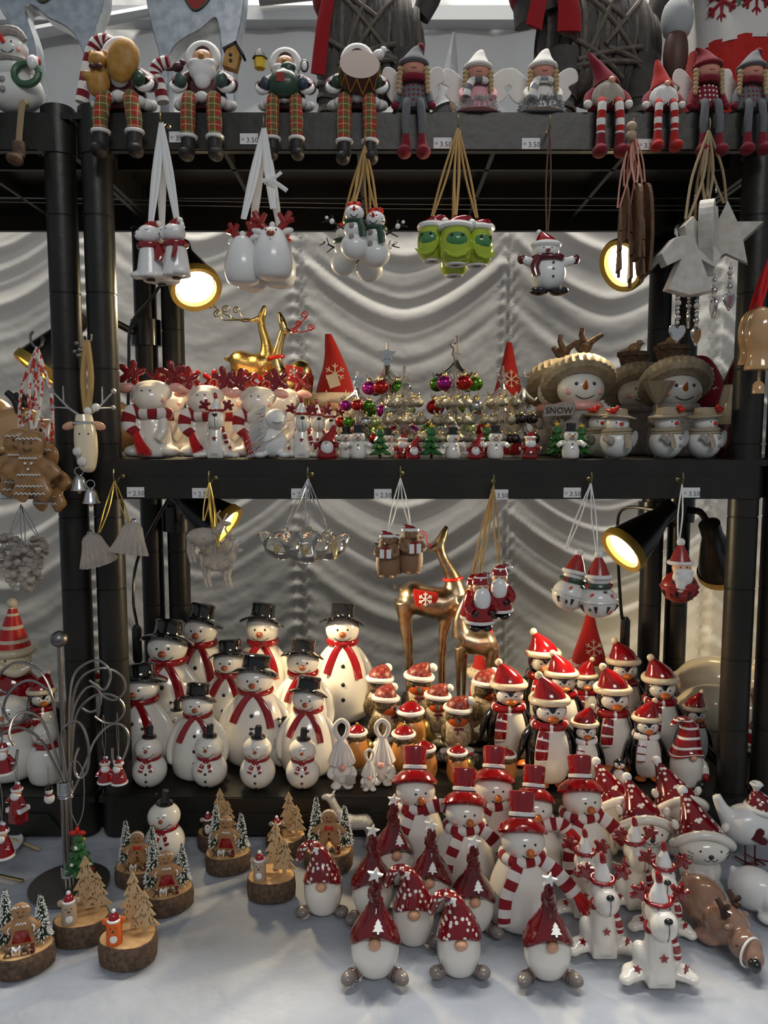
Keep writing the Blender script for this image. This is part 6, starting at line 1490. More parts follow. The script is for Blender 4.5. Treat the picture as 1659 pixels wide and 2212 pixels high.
def angel(kind):
    p = Proto('angel_doll', 132)
    p.add('dress', G().lathe(cr([(52, 2), (46, 14), (30, 48), (18, 72)], 3), 20, c=(0, 16, 0), sy=.8), 'doll_pink' if kind == 0 else 'felt_white')
    g = G(); rn = random.Random(4)
    for k in range(620):
        a = rn.uniform(0, 6.28); z = rn.uniform(2, 30); q = Vector((50 * math.cos(a) * (1 - z * .006), 16 + 40 * math.sin(a) * (1 - z * .006), z)); n = Vector((math.cos(a), math.sin(a), rn.uniform(-.3, .5))); g.tube([q, q + n * rn.uniform(6, 12)], [1.5, .4], 4)
    p.add('fur_skirt', g, 'fur_white' if kind == 0 else 'fur_grey')
    doll_head(p, 92, 'felt_white', None, 8); wings(p, 'felt_white', 1.25, 62)
    p.add('scarf', G().tube([(23 * math.cos(R(t)), 8 + 20 * math.sin(R(t)), 68) for t in range(0, 361, 12)], 8, 8, mfn=stripes(3)).tube([(-16, -12, 66), (-26, -24, 44), (-30, -30, 22)], [8, 9, 9], 8, sm=5, flat=(1, .4), mfn=stripes(3)), ['felt_white', 'felt_grey'] if kind == 0 else ['felt_white', 'silver'])
    for s_ in (-1, 1): p.add('arm', G().tube([(s_ * 20, 12, 62), (s_ * 38, 0, 44), (s_ * 36, -16, 26)], [8, 8, 7], 10, sm=3), 'doll_pink' if kind == 0 else 'felt_white')
    return p
ANGEL = [angel(0), angel(1)]
def leg_gnome(bm, bend, hh):
    p = Proto('striped_leg_gnome', 130)
    p.add('body', G().lathe(cr([(34, 2), (40, 12), (36, 40), (26, 62)], 3), 20, c=(0, 18, 0), sy=.8), 'felt_burgundy')
    ht = p.add('hat', hatcone([(0, 12, 56, 30), (0, 12, 66, 28), (bend * .3, 12, 88, 19), (bend * .7, 12, 110, 12), (bend, 12, 128, 5)], 6), 'felt_burgundy' if bend < -20 else 'felt_red')
    p.add('nose', G().ell((4, -18, 58), 8, 12, 8), 'skin')
    g = G(); rn = random.Random(9)
    for k in range(60):
        a = R(rn.uniform(205, 335)); x = 28 * math.cos(a); y = 14 + 28 * math.sin(a); g.tube([(x * .5, y, 58), (x * 1.1, y - 6, 44), (x * 1.3 + rn.uniform(-4, 4), y - 8, 22), (x * 1.1 + rn.uniform(-8, 8), y - 7, 2 + rn.uniform(0, 14))], [3.4, 3.6, 2.8, .6], 5, sm=3)
    p.add('beard', g, bm)
    for s_ in (-1, 1):
        a = p.add('arm', G().tube([(s_ * 26, 14, 48), (s_ * 42, 4, 30), (s_ * 46, -6, 14)], [9, 10, 9], 10, sm=3), 'felt_burgundy'); p.add('mitten', G().ell((s_ * 46, -8, 10), (10, 9, 10), 10, 8), 'felt_white', a)
    legs(p, 18, ['felt_red', 'felt_white'], -62, 'felt_red' if bend > -20 else 'felt_burgundy', 10, spread=3, stripe=2, feet=18, cuff=False)
    return p
LGN = [leg_gnome('beard_grey', -40, 0), leg_gnome('beard_white', -14, 0)]
def rope_snowman():
    p = Proto('rope_leg_snowman', 150)
    p.add('body', G().ell((0, 22, 42.5), (56, 40, 42), 20, 14).ell((0, 18, 84), (40, 32, 30), 16, 12), 'resin_white')
    c = (2, 12, 118); r = (30, 27, 26); h = p.add('head', G().ell(c, r, 18, 12), 'resin_white'); face(p, c, r, 9, 6, 2, 12, -8, 6, 1, None, cheek=(18, -6, 6), par=h); p.add('nose', G().tube([(-4, -14, 122), (-6, -22, 134)], [5, 2], 8), 'bright_red', h)
    p.add('scarf', G().tube([(28 * math.cos(R(t)), 14 + 25 * math.sin(R(t)), 96) for t in range(0, 361, 18)], 8, 8), 'stone_grey'); p.add('hat', G().tube([(-26, 8, 132), (-10, 0, 148), (16, 2, 148), (28, 8, 134)], [8, 10, 10, 8], 8, sm=3), 'stone_grey', h)
    p.add('red_bird', sparrow_g((-30, 0, 136), .7), 'bright_red'); g = G()
    g.tube(ring(24, 22, 0, 24), 7, 8, T=Matrix.Translation((38, -12, 64)) @ Euler((R(80), 0, 0)).to_matrix().to_4x4()); p.add('wreath', g, 'holly')
    for z in (52, 34): p.add('button', G().ell((-8, -17, z), (6, 4, 6), 10, 8), 'stone_grey')
    p.add('mitten', G().ell((52, -14, 84), (11, 10, 14), 12, 8), 'bright'); p.add('arm', G().tube([(30, 10, 92), (54, -2, 92), (52, -12, 84)], [10, 10, 9], 10, sm=3), 'patch_red')
    for x in (-34, 30):
        l = p.add('rope_leg', G().tube([(x, 0, 12), (x, -18, 4), (x - 6, -20, -40), (x - 10, -20, -74)], 6, 10, sm=4), 'jute_pale'); p.add('boot', fuse(G().tube([(x - 10, -20, -66), (x - 10, -20, -96)], [12, 13], 12).ell((x - 14, -30, -104), (15, 24, 11), 12, 8), 2.6, 3), 'bark', l)
    return p
ROPES = rope_snowman()
# ------------------------------------------------------------------ big wicker reindeer
def wicker(flip=1, neck_x=-60):
    p = Proto('wicker_reindeer', 240); rn = random.Random(11)
    core = G().ell((0, 0, 160), (100, 62, 74), 20, 14)
    for x in (-62, 62):
        for y in (-26, 26): core.tube([(x * 1.0, y, 140), (x * 1.12, y, 70), (x * 1.12, y, 2)], [30, 22, 19], 14)
    core.tube([(neck_x, -4, 190), (neck_x * 1.2, -10, 250), (neck_x * 1.15, -20, 300)], [44, 32, 28], 14)
    core.ell((neck_x * 1.2, -50, 320), (30, 56, 28), 14, 10)
    p.add('core', core, 'wicker')
    for k in range(34):                                                     # strips wound round the body
        x = -92 + 184 * (k + rn.random()) / 34; t0 = rn.uniform(-.5, .5); s_ = math.sqrt(max(1 - (x / 104) ** 2, .05)); pts = []
        for i in range(19):
            a = 2 * math.pi * i / 18; xx = x + 34 * t0 * math.sin(a); s2 = math.sqrt(max(1 - (xx / 106) ** 2, .04)); pts.append((xx, 65 * s2 * math.cos(a), 160 + 77 * s2 * math.sin(a)))
        p.add('wicker_strip', G().tube(pts, rn.uniform(3.5, 6), 6, flat=(1, .3)), 'wicker' if k % 3 else 'twig')
    for k in range(9):                                                      # crossing twigs
        a = rn.uniform(-1, 1); x0, x1 = rn.uniform(-80, 0), rn.uniform(0, 90); z0, z1 = 160 + rn.uniform(-50, 60), 160 + rn.uniform(-60, 60); pts = []
        for i in range(7):
            t = i / 6; x = x0 + (x1 - x0) * t; z = z0 + (z1 - z0) * t; pts.append((x, ey((0, 0, 160), (104, 66, 78), x, z) - 2, z))
        p.add('twig', G().tube(pts, 3.4, 6), 'twig')
    for x in (-69, 69):
        for y in (-26, 26):
            for k in range(6):
                z = 14 + k * 18; p.add('leg_band', G().tube([(x + 23 * math.cos(R(t)), y + 23 * math.sin(R(t)), z + 5 * math.cos(R(t + 40 * k))) for t in range(0, 361, 30)], 6, 6, flat=(1, .35)), 'wicker' if k % 3 else 'twig')
    sc = p.add('scarf', G().tube([(neck_x + 46 * math.cos(R(t)), -4 + 46 * math.sin(R(t)), 222 + 8 * math.cos(R(t))) for t in range(0, 361, 15)], 13, 8, flat=(1, .4)), 'scarf_red')
    for s_, e in (((-1, 106), (1, 208)) if flip > 0 else ((-1, 152), (1, 150))):
        p.add('scarf_end', G().tube([(neck_x + s_ * 6, -56, 232), (neck_x + s_ * 22, -66, e + (232 - e) * .5), (neck_x + s_ * (44 if e > 180 else 28) - 4, -70, e)], [11, 12 + 4 * (flip < 0) * (s_ > 0), 13 + 6 * (flip < 0) * (s_ > 0)], 8, sm=4, flat=(1, .2), up=(0, -1, 0)), 'scarf_red', sc)
    p.add('tail', G().tube([(92, 0, 196), (112, 0, 232), (118, 0, 262)], [16, 22, 12], 10, sm=3), 'wicker')
    return p
WICK = wicker(1, -52); WICK2 = wicker(-1, -96)
# ------------------------------------------------------------------ galvanised reindeer
def galv(out, sad):
    p = Proto('galvanised_reindeer', 220)
    p.add('body', G().ext(cr(out + out[:1], 3)[:-1], 44, 0, puff=2), 'galvanised')
    s_ = p.add('saddle', G().ext(cr([(-34, 34), (0, 26), (32, 30), (30, 0), (6, -28), (-14, -30), (-32, 0), (-34, 34)], 3)[:-1], 4, 0, puff=1, T=Matrix.Translation((sad[0], -24, sad[1]))), 'tin_red')
    p.add('saddle_edge', G().tube([(x + sad[0], -25, z + sad[1]) for x, z in cr([(-34, 34), (-32, 0), (-14, -30), (6, -28), (30, 0), (32, 30)], 4)], 1.8, 5), 'holly', s_)
    p.add('snowflake', flake(G(), (sad[0] - 2, sad[1] + 2), 13, 1.6, -27), 'bright', s_)
    return p
def o2(pts, cx): return [(x - cx, 318 - (318 if y == 222 else y)) for x, y in pts]
GV1 = galv(o2([(2, -70), (6, 10), (20, 50), (45, 88), (62, 130), (72, 175), (74, 222), (93, 222), (90, 150), (82, 95), (68, 52), (78, 38), (95, 44), (115, 62), (145, 76), (168, 94), (184, 125), (192, 175), (194, 222), (214, 222), (214, 150), (212, 95), (222, 62), (234, 30), (238, -40), (225, -95), (190, -110), (150, -85), (80, -85), (40, -110)], 120), (-8, 318))
GV2 = galv(o2([(325, -60), (327, 20), (335, 70), (345, 110), (352, 150), (350, 222), (368, 222), (370, 160), (378, 128), (400, 106), (440, 85), (466, 64), (474, 70), (480, 120), (482, 222), (505, 222), (508, 150), (514, 110), (525, 65), (532, 10), (530, -60), (510, -105), (470, -110), (420, -85), (370, -80)], 430), (6, 302))
# silver cone gnome, nordic gnome
def cone_gnome():
    p = Proto('silver_cone_gnome', 165)
    p.add('body', G().lathe([(.01, 0), (40, 0), (42, 30), (36, 50)], 20), 'felt_grey')
    p.add('hat', hatcone([(0, 0, 46, 46), (0, 0, 56, 40), (0, 0, 100, 22), (6, 0, 140, 10), (10, 0, 165, 4)], 4), 'glitter_grey'); p.add('nose', G().ell((8, -40, 44), 13, 14, 10), 'mouse_grey')
    return p
CONEG = cone_gnome()
def nordic():
    p = Proto('nordic_gnome', 320)
    p.add('skirt', ribbed([(98, 0), (96, 20), (90, 80), (86, 128)], 12, .03), 'felt_red')
    b = p.add('jumper', G().lathe([(86, 124), (84, 140), (78, 200), (62, 260), (40, 290)], 30, mfn=lambda i, k, n: 0 if i < 2 else 1), ['nordic_white', 'felt_burgundy'])
    p.add('green_band', G().tube(ring(79, 79, 202, 30), 4, 6), 'holly', b)
    for k, a in enumerate((-130, -112, -94, -76, -58, -40)):
        T = Matrix.Translation((80 * math.cos(R(a)), 80 * math.sin(R(a)), 172)) @ Euler((0, 0, R(a + 90))).to_matrix().to_4x4()
        if k % 2: p.add('knit_tree', G().ext([(0, 22), (8, 8), (4, 8), (12, -6), (3, -6), (3, -14), (-3, -14), (-3, -6), (-12, -6), (-4, 8), (-8, 8)], 3, 0, T=T), 'holly', b)
        else: p.add('knit_snowflake', flake(G(), (0, 0), 24, 2.6, -1, T=T), 'knit_red', b)
    a = p.add('arm', G().tube([(-60, -10, 250), (-96, -30, 205), (-112, -40, 172)], [20, 20, 17], 12, sm=4), 'nordic_white'); p.add('fur_cuff', G().ell((-116, -42, 158), (26, 24, 26), 14, 10), 'fur_grey', a); p.add('mitten', G().ell((-118, -46, 118), (20, 18, 34), 14, 10), 'drum', a)
    p.add('head', G().ell((0, 0, 310), (50, 46, 40), 16, 12), 'fur_white')
    p.add('badge', G().ell((10, -84, 196), (11, 3, 11), 14, 8), 'yellow')
    return p
NORD = nordic()
# ================================================================== on the table
put(SN_SMALL, 355, 1708, base=1858, label='small ceramic snowman with black top hat standing on the table among wood slices', cat='snowman', rz=4)
def L(p, px, top, base, rz, label, cat, group=None, **k): return put(p, px, top, base=base, rz=rz, label=label, cat=cat, group=group, **k)
g1 = 'star topped ceramic gnomes'
L(GN_STAR, 810, 1876, 2106, 0, 'star topped gnome at the very front, left of the polka dot gnomes', 'gnome', g1)
L(GN_STAR, 1184, 1886, 2110, 0, 'star topped gnome at the very front beside the antler dogs', 'gnome', g1)
L(GN_STAR, 805, 1782, 1978, 6, 'star topped gnome directly right of the leftmost polka dot gnome', 'gnome', g1)
L(GN_STAR, 850, 1716, 1908, 10, 'rearmost star topped gnome below the silver glitter deer', 'gnome', g1)
L(GN_STAR, 930, 1770, 1968, -6, 'star topped gnome with a red yarn tassel on its shoulder', 'gnome', g1)
L(GN_STAR, 1022, 1806, 2010, 0, 'star topped gnome behind the right polka dot gnome, red tassel at its side', 'gnome', g1)
g2 = 'polka dot hat gnomes'
L(GN_POLKA, 697, 1815, 1968, 0, 'leftmost polka dot gnome with curled hat beside the wood slices', 'gnome', g2)
L(GN_POLKA, 893, 1866, 2032, 0, 'middle polka dot gnome with curled red hat', 'gnome', g2)
L(GN_POLKA, 992, 1921, 2098, 0, 'front right polka dot gnome with curled red hat', 'gnome', g2)
g3 = 'snowmen in red top hats'
L(SR_R, 1128, 1722, 1982, 0, 'front snowman in red top hat with long striped scarf', 'snowman', g3, wide=.95)
L(SR_R, 1003, 1670, 1905, 0, 'red top hat snowman behind the middle star gnomes, scarf thrown right', 'snowman', g3, wide=.95)
L(SR_UP, 897, 1622, 1862, 4, 'leftmost red top hat snowman, scarf covering its chin', 'snowman', g3, wide=.95)
L(SR_N, 1066, 1622, 1850, -4, 'rearmost red top hat snowman in front of the robins', 'snowman', g3, wide=.95)
L(SR_L, 1152, 1664, 1890, -6, 'red top hat snowman with red tassel over its chin', 'snowman', g3, wide=.95)
L(SR_R, 1255, 1642, 1880, 2, 'rightmost red top hat snowman beside the cats', 'snowman', g3, wide=.95)
g4 = 'white antler dogs'
L(DOG, 1420, 1882, 2112, 0, 'front sitting white dog with antler headband at the table edge', 'dog', g4)
L(DOG, 1300, 1842, 2052, 0, 'antler dog between the star gnome and the front dog', 'dog', g4)
L(DOG, 1368, 1765, 1950, 8, 'antler dog facing left in front of the cats', 'dog', g4)
L(DOG, 1432, 1818, 2010, -14, 'antler dog behind the front dog looking right', 'dog', g4)
L(DOG, 1262, 1790, 1970, -8, 'antler dog half hidden behind the scarf of a snowman', 'dog', g4)
g5 = 'white cats in spotted hats'
L(CAT, 1516, 1722, 1918, -8, 'front white cat in red spotted hat', 'cat', g5)
L(CAT, 1392, 1692, 1880, -6, 'white cat in spotted hat behind the antler dogs', 'cat', g5)
L(CAT, 1332, 1654, 1836, 8, 'leftmost white cat in spotted hat beside the rightmost snowman', 'cat', g5)
L(CAT, 1465, 1652, 1836, 6, 'rearmost white cat in spotted hat below the striped gnome', 'cat', g5)
L(HBIRD, 1614, 1690, 1862, 0, 'white bird figurine in red spotted hat on thin wire legs', 'bird')
q = onz(1562, 2030, TABLE) + Vector((0, 0, .001)); inst(LDEER, q, 0.00055, -60, 'glossy brown lying reindeer figurine at the front right corner', 'reindeer')
q = onz(1680, 1985, TABLE) + Vector((0, 0, .001)); inst(LDEER_W, q, 0.0005, -35, 'glossy white lying reindeer figurine cut off by the right edge', 'reindeer')
g6 = 'wood slice decorations with gingerbread figures'
def sl(p, px, base, sc, rz, label, cat='wood ornament', group=g6):
    return inst(p, onz(px, base, TABLE) + Vector((0, 0, .0006)), sc, rz, label, cat, group)
S = 0.00052
sl(SL_GIRL, 492, 1872, S, -4, 'wood slice with gingerbread girl in red apron, middle of the table')
sl(SL_GIRL, 362, 1956, S, 14, 'wood slice with gingerbread girl beside the wire stand base')
sl(SL_GIRL, 52, 2085, S * 1.02, 16, 'wood slice with gingerbread girl in the front left corner')
sl(SL_BOY, 300, 1902, S * .95, 8, 'wood slice with gingerbread boy behind the gingerbread girl')
sl(SL_BOY, 712, 1868, S * 1.1, 0, 'wood slice with gingerbread boy behind the leftmost polka dot gnome')
g7 = 'wood slice decorations with animals and plywood trees'
sl(SL_AN['bear'], 587, 1930, S, 0, 'wood slice with grey mouse and plywood trees beside the polka dot gnome', group=g7)
sl(SL_AN['penguin'], 618, 1838, S * .9, 4, 'wood slice with brown penguin and plywood trees below the front snowmen', group=g7)
sl(SL_AN['penguin'], 470, 1828, S * .9, 8, 'wood slice with brown penguin half behind a gingerbread girl', group=g7)
sl(SL_AN['mouse'], 180, 2022, S * 1.02, 20, 'wood slice with beige mouse and plywood trees on the wire stand base edge', group=g7)
sl(SL_AN['fox'], 280, 2068, S * 1.04, 12, 'wood slice with orange felt fox and plywood trees', group=g7)
q = onz(752, 1828, TABLE); inst(SILVER, q + Vector((0, 0, 0.0)), 0.0007, 0, 'silver glitter deer standing before the bottom shelf', 'deer')
# ------------------------------------------------------------------ wire ornament stand
DS = onz(150, 1912, TABLE).y
base = onz(150, 1912, TABLE)
st = thing('ornament_stand', base, 'silver wire ornament stand with curled arms and ball finial', 'stand')
T = Matrix.Translation(base)
part('base_disc', G().lathe([(.01, 0), (.047, 0), (.047, .003), (.001, .0045)], 40, T=T), 'dark_steel', st)
top = P(118, 1384, DS)
for k in range(7):
    a = 2 * math.pi * k / 6; o = Vector((math.cos(a), math.sin(a), 0)) * (.0048 if k < 6 else 0)
    part('rod', G().tube([base + o + Vector((0, 0, .003)), base + o + Vector((0, 0, .13))], .0023, 8), 'steel', st)
part('centre_rod', G().tube([base + Vector((0, 0, .12)), Vector((base.x, base.y, top.z))], [.0035, .0028], 10), 'steel', st)
part('ball_finial', G().ell((base.x, base.y, top.z + .002), .0098, 18, 12), 'dark_steel', st)
for z0, n in ((.112, 9), (.012, 6)):
    part('wire_coil', G().tube([(base.x + .0085 * math.cos(i * .5), base.y + .0085 * math.sin(i * .5), base.z + z0 + .0022 * i * .5 / 6.28) for i in range(int(12.6 * n))], .0011, 6), 'silver', st)
ARMS = [[(150, 1700), (150, 1600), (152, 1500), (165, 1450), (205, 1426), (232, 1440), (238, 1465), (225, 1490), (205, 1478), (193, 1470)],
        [(150, 1700), (155, 1600), (158, 1510), (180, 1460), (225, 1443), (262, 1460), (270, 1490), (250, 1512), (225, 1505), (212, 1490)],
        [(150, 1700), (152, 1610), (160, 1530), (185, 1488), (207, 1484), (218, 1505), (212, 1530), (195, 1538), (178, 1530)],
        [(150, 1700), (155, 1630), (165, 1545), (200, 1505), (235, 1500), (262, 1515), (268, 1540), (250, 1560), (225, 1560), (205, 1547)],
        [(150, 1720), (140, 1640), (133, 1585), (150, 1562), (170, 1560), (185, 1585), (192, 1625), (188, 1665), (175, 1680), (163, 1670), (162, 1640), (170, 1615)],
        [(150, 1730), (185, 1650), (205, 1600), (235, 1568), (262, 1565), (278, 1590), (272, 1625), (258, 1650), (245, 1645), (243, 1615)],
        [(142, 1700), (118, 1540), (105, 1480), (80, 1445), (40, 1430), (10, 1445), (-5, 1470), (0, 1490), (15, 1497)],
        [(142, 1700), (122, 1560), (110, 1500), (75, 1472), (45, 1475), (18, 1500), (8, 1530), (20, 1555), (45, 1558), (58, 1535), (62, 1517)],
        [(142, 1700), (110, 1600), (85, 1550), (50, 1538), (28, 1555), (20, 1590), (30, 1610)],
        [(142, 1710), (112, 1640), (85, 1595), (45, 1572), (15, 1580), (-10, 1600), (-15, 1640), (5, 1665), (30, 1655), (38, 1620)]]
for k, A in enumerate(ARMS):
    n = len(A); dy = (-.03, .02, -.012, .035, -.04, .0, .03, -.02, -.045, -.03)[k]
    part('arm', G().tube([P(x, y, DS + dy * min(1, i / 5)) for i, (x, y) in enumerate(A)], .0016, 8, sm=5), 'steel', st)
go = 'small ornaments on the wire stand'
hang(SANTA_L, 228, 1634, 1690, DS, 20, 'little santa ornament hanging right of the wire stand, left one of two', 'ornament', go)
hang(SANTA_L, 258, 1634, 1692, DS - .008, -30, 'little santa ornament hanging right of the wire stand, right one of two', 'ornament', go)
hang(SANTA_O, 8, 1598, 1670, DS - .03, 10, 'santa ornament hanging on the upper left arm of the wire stand', 'ornament', go)
hang(SANTA_C, 40, 1688, 1776, DS - .01, -15, 'santa in a red brick chimney ornament on the wire stand', 'ornament', go)
hang(SANTA_O, 8, 1775, 1850, DS - .03, -20, 'lowest santa ornament at the left photo edge', 'ornament', go)
def mini_tree_orn():
    p = Proto('tree_ornament', 90)
    for k in range(5):
        z = 8 + k * 14; r = 26 - k * 4.5
        g = G()
        for j in range(8):
            a = j * .785 + k * .4; g.tube([(0, 0, z + 8), (r * .6 * math.cos(a), r * .6 * math.sin(a), z + 3), (r * math.cos(a), r * math.sin(a), z)], [6, 5, 2], 6, sm=2)
        p.add('branch_tier', g, 'green')
    cols = ('ball_red', 'yellow', 'bright', 'blue_glove', 'ball_red', 'bright', 'yellow')
    for k, m in enumerate(cols):
        a = k * 2.2; z = 10 + k * 9; r = 25 - k * 2.6; p.add('bauble', G().ell((r * math.cos(a), r * math.sin(a), z), 3.2, 8, 6), m)
    p.add('bow', G().ell((-8, -3, 80), (8, 4, 5), 8, 6).ell((8, -3, 80), (8, 4, 5), 8, 6).ell((0, -3, 86), (4, 4, 6), 8, 6), 'bright_red')
    p.add('chain', G().tube([(0, 0, 90), (-12, 0, 125), (-14, 0, 190), (0, 0, 215), (14, 0, 190), (12, 0, 125), (0, 0, 90)], 1.0, 5, sm=4), 'steel')
    return p
hang(mini_tree_orn(), 172, 1786, 1888, DS - .035, 0, 'green glass christmas tree ornament with red bow on the wire stand', 'ornament', go)
def snow_orn():
    p = Proto('snowman_ornament', 80)
    p.add('body', G().ell((0, 0, 20), (20, 18, 20), 14, 10).ell((0, 0, 48), (14, 13, 14), 14, 10), 'bright')
    p.add('hat', G().lathe([(.01, 58), (16, 58), (16, 61), (9, 62), (9, 76), (.01, 77)], 14), 'black')
    p.add('scarf', G().tube(ring(11, 11, 36, 16), 3.5, 6), 'red'); p.add('nose', G().tube([(0, -12, 48), (0, -20, 46)], [2.5, .4], 6), 'orange')
    p.add('chain', G().tube([(0, 0, 76), (-3, 0, 100), (0, 0, 150), (3, 0, 100), (0, 0, 76)], .9, 5, sm=3), 'steel')
    return p
hang(snow_orn(), 107, 1692, 1736, DS + .02, 0, 'tiny snowman ornament hanging behind the wire stand stem', 'ornament', go)
# tray and sticks at the left edge
q = onz(-22, 1838, TABLE)
e = thing('round_tray', q, 'white round tray rim at the left edge of the table', 'tray')
part('tray', G().lathe([(.01, .002), (.034, .002), (.04, .009), (.041, .008), (.036, 0), (.01, 0)], 40, T=Matrix.Translation(q)), 'matte_white', e)
for a, b, tx in (((-10, 1893), (50, 1906), 'pale wooden stick lying before the wire stand base'), ((28, 1816), (84, 1838), 'pale wooden stick lying beside the round tray')):
    A, B = onz(*a, TABLE), onz(*b, TABLE); z = Vector((0, 0, .0022))
    o = part('wooden_stick', G().tube([A + z, B + z], .002, 8), 'gold_plain' if a[1] > 1850 else 'ply'); tag(o, tx, 'stick')
# ================================================================== on the bottom shelf
gb = 'black hat ceramic snowmen'
def B(p, px, top, d, rz, label, cat, group=None, **k): return put(p, px, top, d=d, z=ZB, rz=rz, label=label, cat=cat, group=group, **k)
B(SN_TALL, 568, 1302, 1.30, 0, 'tall black hat snowman in the back row under the curtain gather', 'snowman', gb, wide=.9)
B(SN_TALL, 740, 1302, 1.30, 4, 'tall black hat snowman in the back row beside the robins', 'snowman', gb, wide=.9)
B(SN_TALL, 436, 1304, 1.29, -4, 'tall black hat snowman in the back row before the rear posts', 'snowman', gb, wide=.9)
B(SN_TALL, 365, 1338, 1.20, 0, 'tall black hat snowman on the left, behind the leftmost one', 'snowman', gb)
B(SN_TALL2, 497, 1382, 1.21, -6, 'black hat snowman between the back row and the round middle one', 'snowman', gb)
B(SN_TALL, 655, 1380, 1.205, 4, 'black hat snowman just left of the back right one', 'snowman', gb)
B(SN_ROUND, 553, 1414, 1.125, 0, 'round black hat snowman in the middle of the group', 'snowman', gb)
B(SN_TALL2, 305, 1434, 1.10, -4, 'leftmost black hat snowman beside the front post', 'snowman', gb, wide=1.15)
B(SN_ROUND, 428, 1476, 1.075, 4, 'short black hat snowman behind the small two ball snowmen', 'snowman', gb, wide=.95)
B(SN_ROUND, 666, 1462, 1.085, -4, 'short black hat snowman at the right of the group', 'snowman', gb, wide=.95)
gs = 'small two ball snowmen'
B(SN_SMALL, 322, 1568, 1.035, 4, 'leftmost small two ball snowman on the shelf edge', 'snowman', gs)
B(SN_SMALL, 452, 1565, 1.035, -2, 'second small two ball snowman from the left on the shelf edge', 'snowman', gs)
B(SN_SMALL, 556, 1568, 1.03, 0, 'third small two ball snowman from the left on the shelf edge', 'snowman', gs)
B(SN_SMALL2, 654, 1573, 1.03, 2, 'rightmost small two ball snowman on the shelf edge', 'snowman', gs)
B(SN_SMALL, 612, 1548, 1.10, 0, 'small two ball snowman half behind the rightmost small one', 'snowman', gs)
B(SN_SMALL, 381, 1512, 1.15, 0, 'small two ball snowman half hidden between larger snowmen', 'snowman', gs)
gp = 'santa hat penguins'
B(PENG, 1098, 1424, 1.13, 0, 'leftmost santa hat penguin beside the robins', 'penguin', gp)
B(PENG, 1186, 1452, 1.055, 0, 'front santa hat penguin, largest in the group', 'penguin', gp)
B(PENG, 1172, 1358, 1.27, 0, 'santa hat penguin in the back row at the left', 'penguin', gp)
B(PENG, 1212, 1405, 1.20, 0, 'santa hat penguin behind the front one', 'penguin', gp)
B(PENG_R, 1262, 1420, 1.25, 0, 'santa hat penguin mostly hidden below the felt gnome beard', 'penguin', gp)
B(PENG, 1322, 1434, 1.11, 0, 'santa hat penguin in the middle of the group', 'penguin', gp)
B(PENG, 1345, 1378, 1.25, 0, 'santa hat penguin in the back row at the right', 'penguin', gp)
B(PENG, 1424, 1414, 1.16, 0, 'santa hat penguin before the right rear posts', 'penguin', gp)
B(PENG_R, 1500, 1490, 1.12, 0, 'santa hat penguin behind the striped hat gnome', 'penguin', gp, wide=.9)
B(PENG_W, 1262, 1522, 1.06, 0, 'small penguin with white scarf beside the front penguin', 'penguin', gp)
B(PENG_W, 1395, 1508, 1.07, -4, 'small penguin with white scarf right of the middle penguin', 'penguin', gp)
B(GN_STRIPE, 1484, 1545, 1.04, 8, 'gnome with red hat striped white on the bottom shelf right', 'gnome')
B(PENG_W, 1338, 1622, 1.025, -20, 'tiny penguin ornament standing on the shelf edge', 'penguin', skip=('scarf', 'scarf_tail', 'hat', 'hat_brim', 'pompom'))
inst(POLAR, Vector((P(1556, 1500, 1.18).x, 1.18, ZB + .001)), 0.00095, -12, 'cream polar bear figurine with red scarf behind the striped gnome', 'bear')
inst(POLAR, Vector((P(1560, 1450, 1.285).x, 1.285, ZB + .001)), 0.0011, -12, 'larger cream polar bear figurine at the back right', 'bear')
B(FELT2, 1272, 1318, 1.325, 0, 'felt gnome with red snowflake hat behind the penguins', 'gnome', 'felt gnomes')
B(FELT2, 1052, 1335, 1.31, 0, 'felt gnome with red snowflake hat behind the golden deer', 'gnome', 'felt gnomes', wide=.9)
B(BIGDEER, 925, 1133, 1.31, 0, 'tall aged metal reindeer with red snowflake saddle looking up', 'reindeer')
B(SMALLDEER, 1022, 1242, 1.265, 0, 'smaller golden reindeer before the felt gnome', 'reindeer')
gr = 'robins in bobble hats on logs'
for px, top, d, rz, tx in ((818, 1432, 1.22, 55, 'robin on log at the upper left looking right'), (830, 1474, 1.15, 50, 'robin on log at the left looking right, lower one'),
                           (905, 1424, 1.22, 0, 'robin on log at the upper middle before the deer legs'), (945, 1470, 1.17, 0, 'robin on log in the middle of the robins'),
                           (988, 1496, 1.11, 0, 'front robin on log, largest of the robins'), (1046, 1440, 1.20, 48, 'robin on log at the right beside the penguins')):
    B(ROBIN, px, top, d, rz, tx, 'robin', gr)
gr = 'small robins with golden wings'
for px, top, d, rz, tx in ((886, 1508, 1.13, 10, 'small golden winged robin below the upper middle robin'), (872, 1562, 1.075, 5, 'small golden winged robin right of the knit gnomes'),
                           (770, 1560, 1.09, 0, 'small golden winged robin behind the left knit gnome'), (918, 1595, 1.04, 150, 'small golden winged robin behind the leftmost red hat snowman'),
                           (988, 1605, 1.035, 0, 'small golden winged robin below the front large robin'), (1095, 1612, 1.035, 170, 'small golden winged robin beside the front penguin')):
    B(ROBIN_S, px, top, d, rz, tx, 'robin', gr)
gk = 'white knit hat gnomes'
B(KNIT[0], 738, 1552, 1.035, 6, 'white knit hat gnome holding a silver gift', 'gnome', gk)
B(KNIT[1], 826, 1552, 1.045, -6, 'white knit hat gnome holding a star', 'gnome', gk)
B(KNIT[2], 798, 1617, 1.025, 0, 'smallest white knit hat gnome with a silver bell', 'gnome', gk)
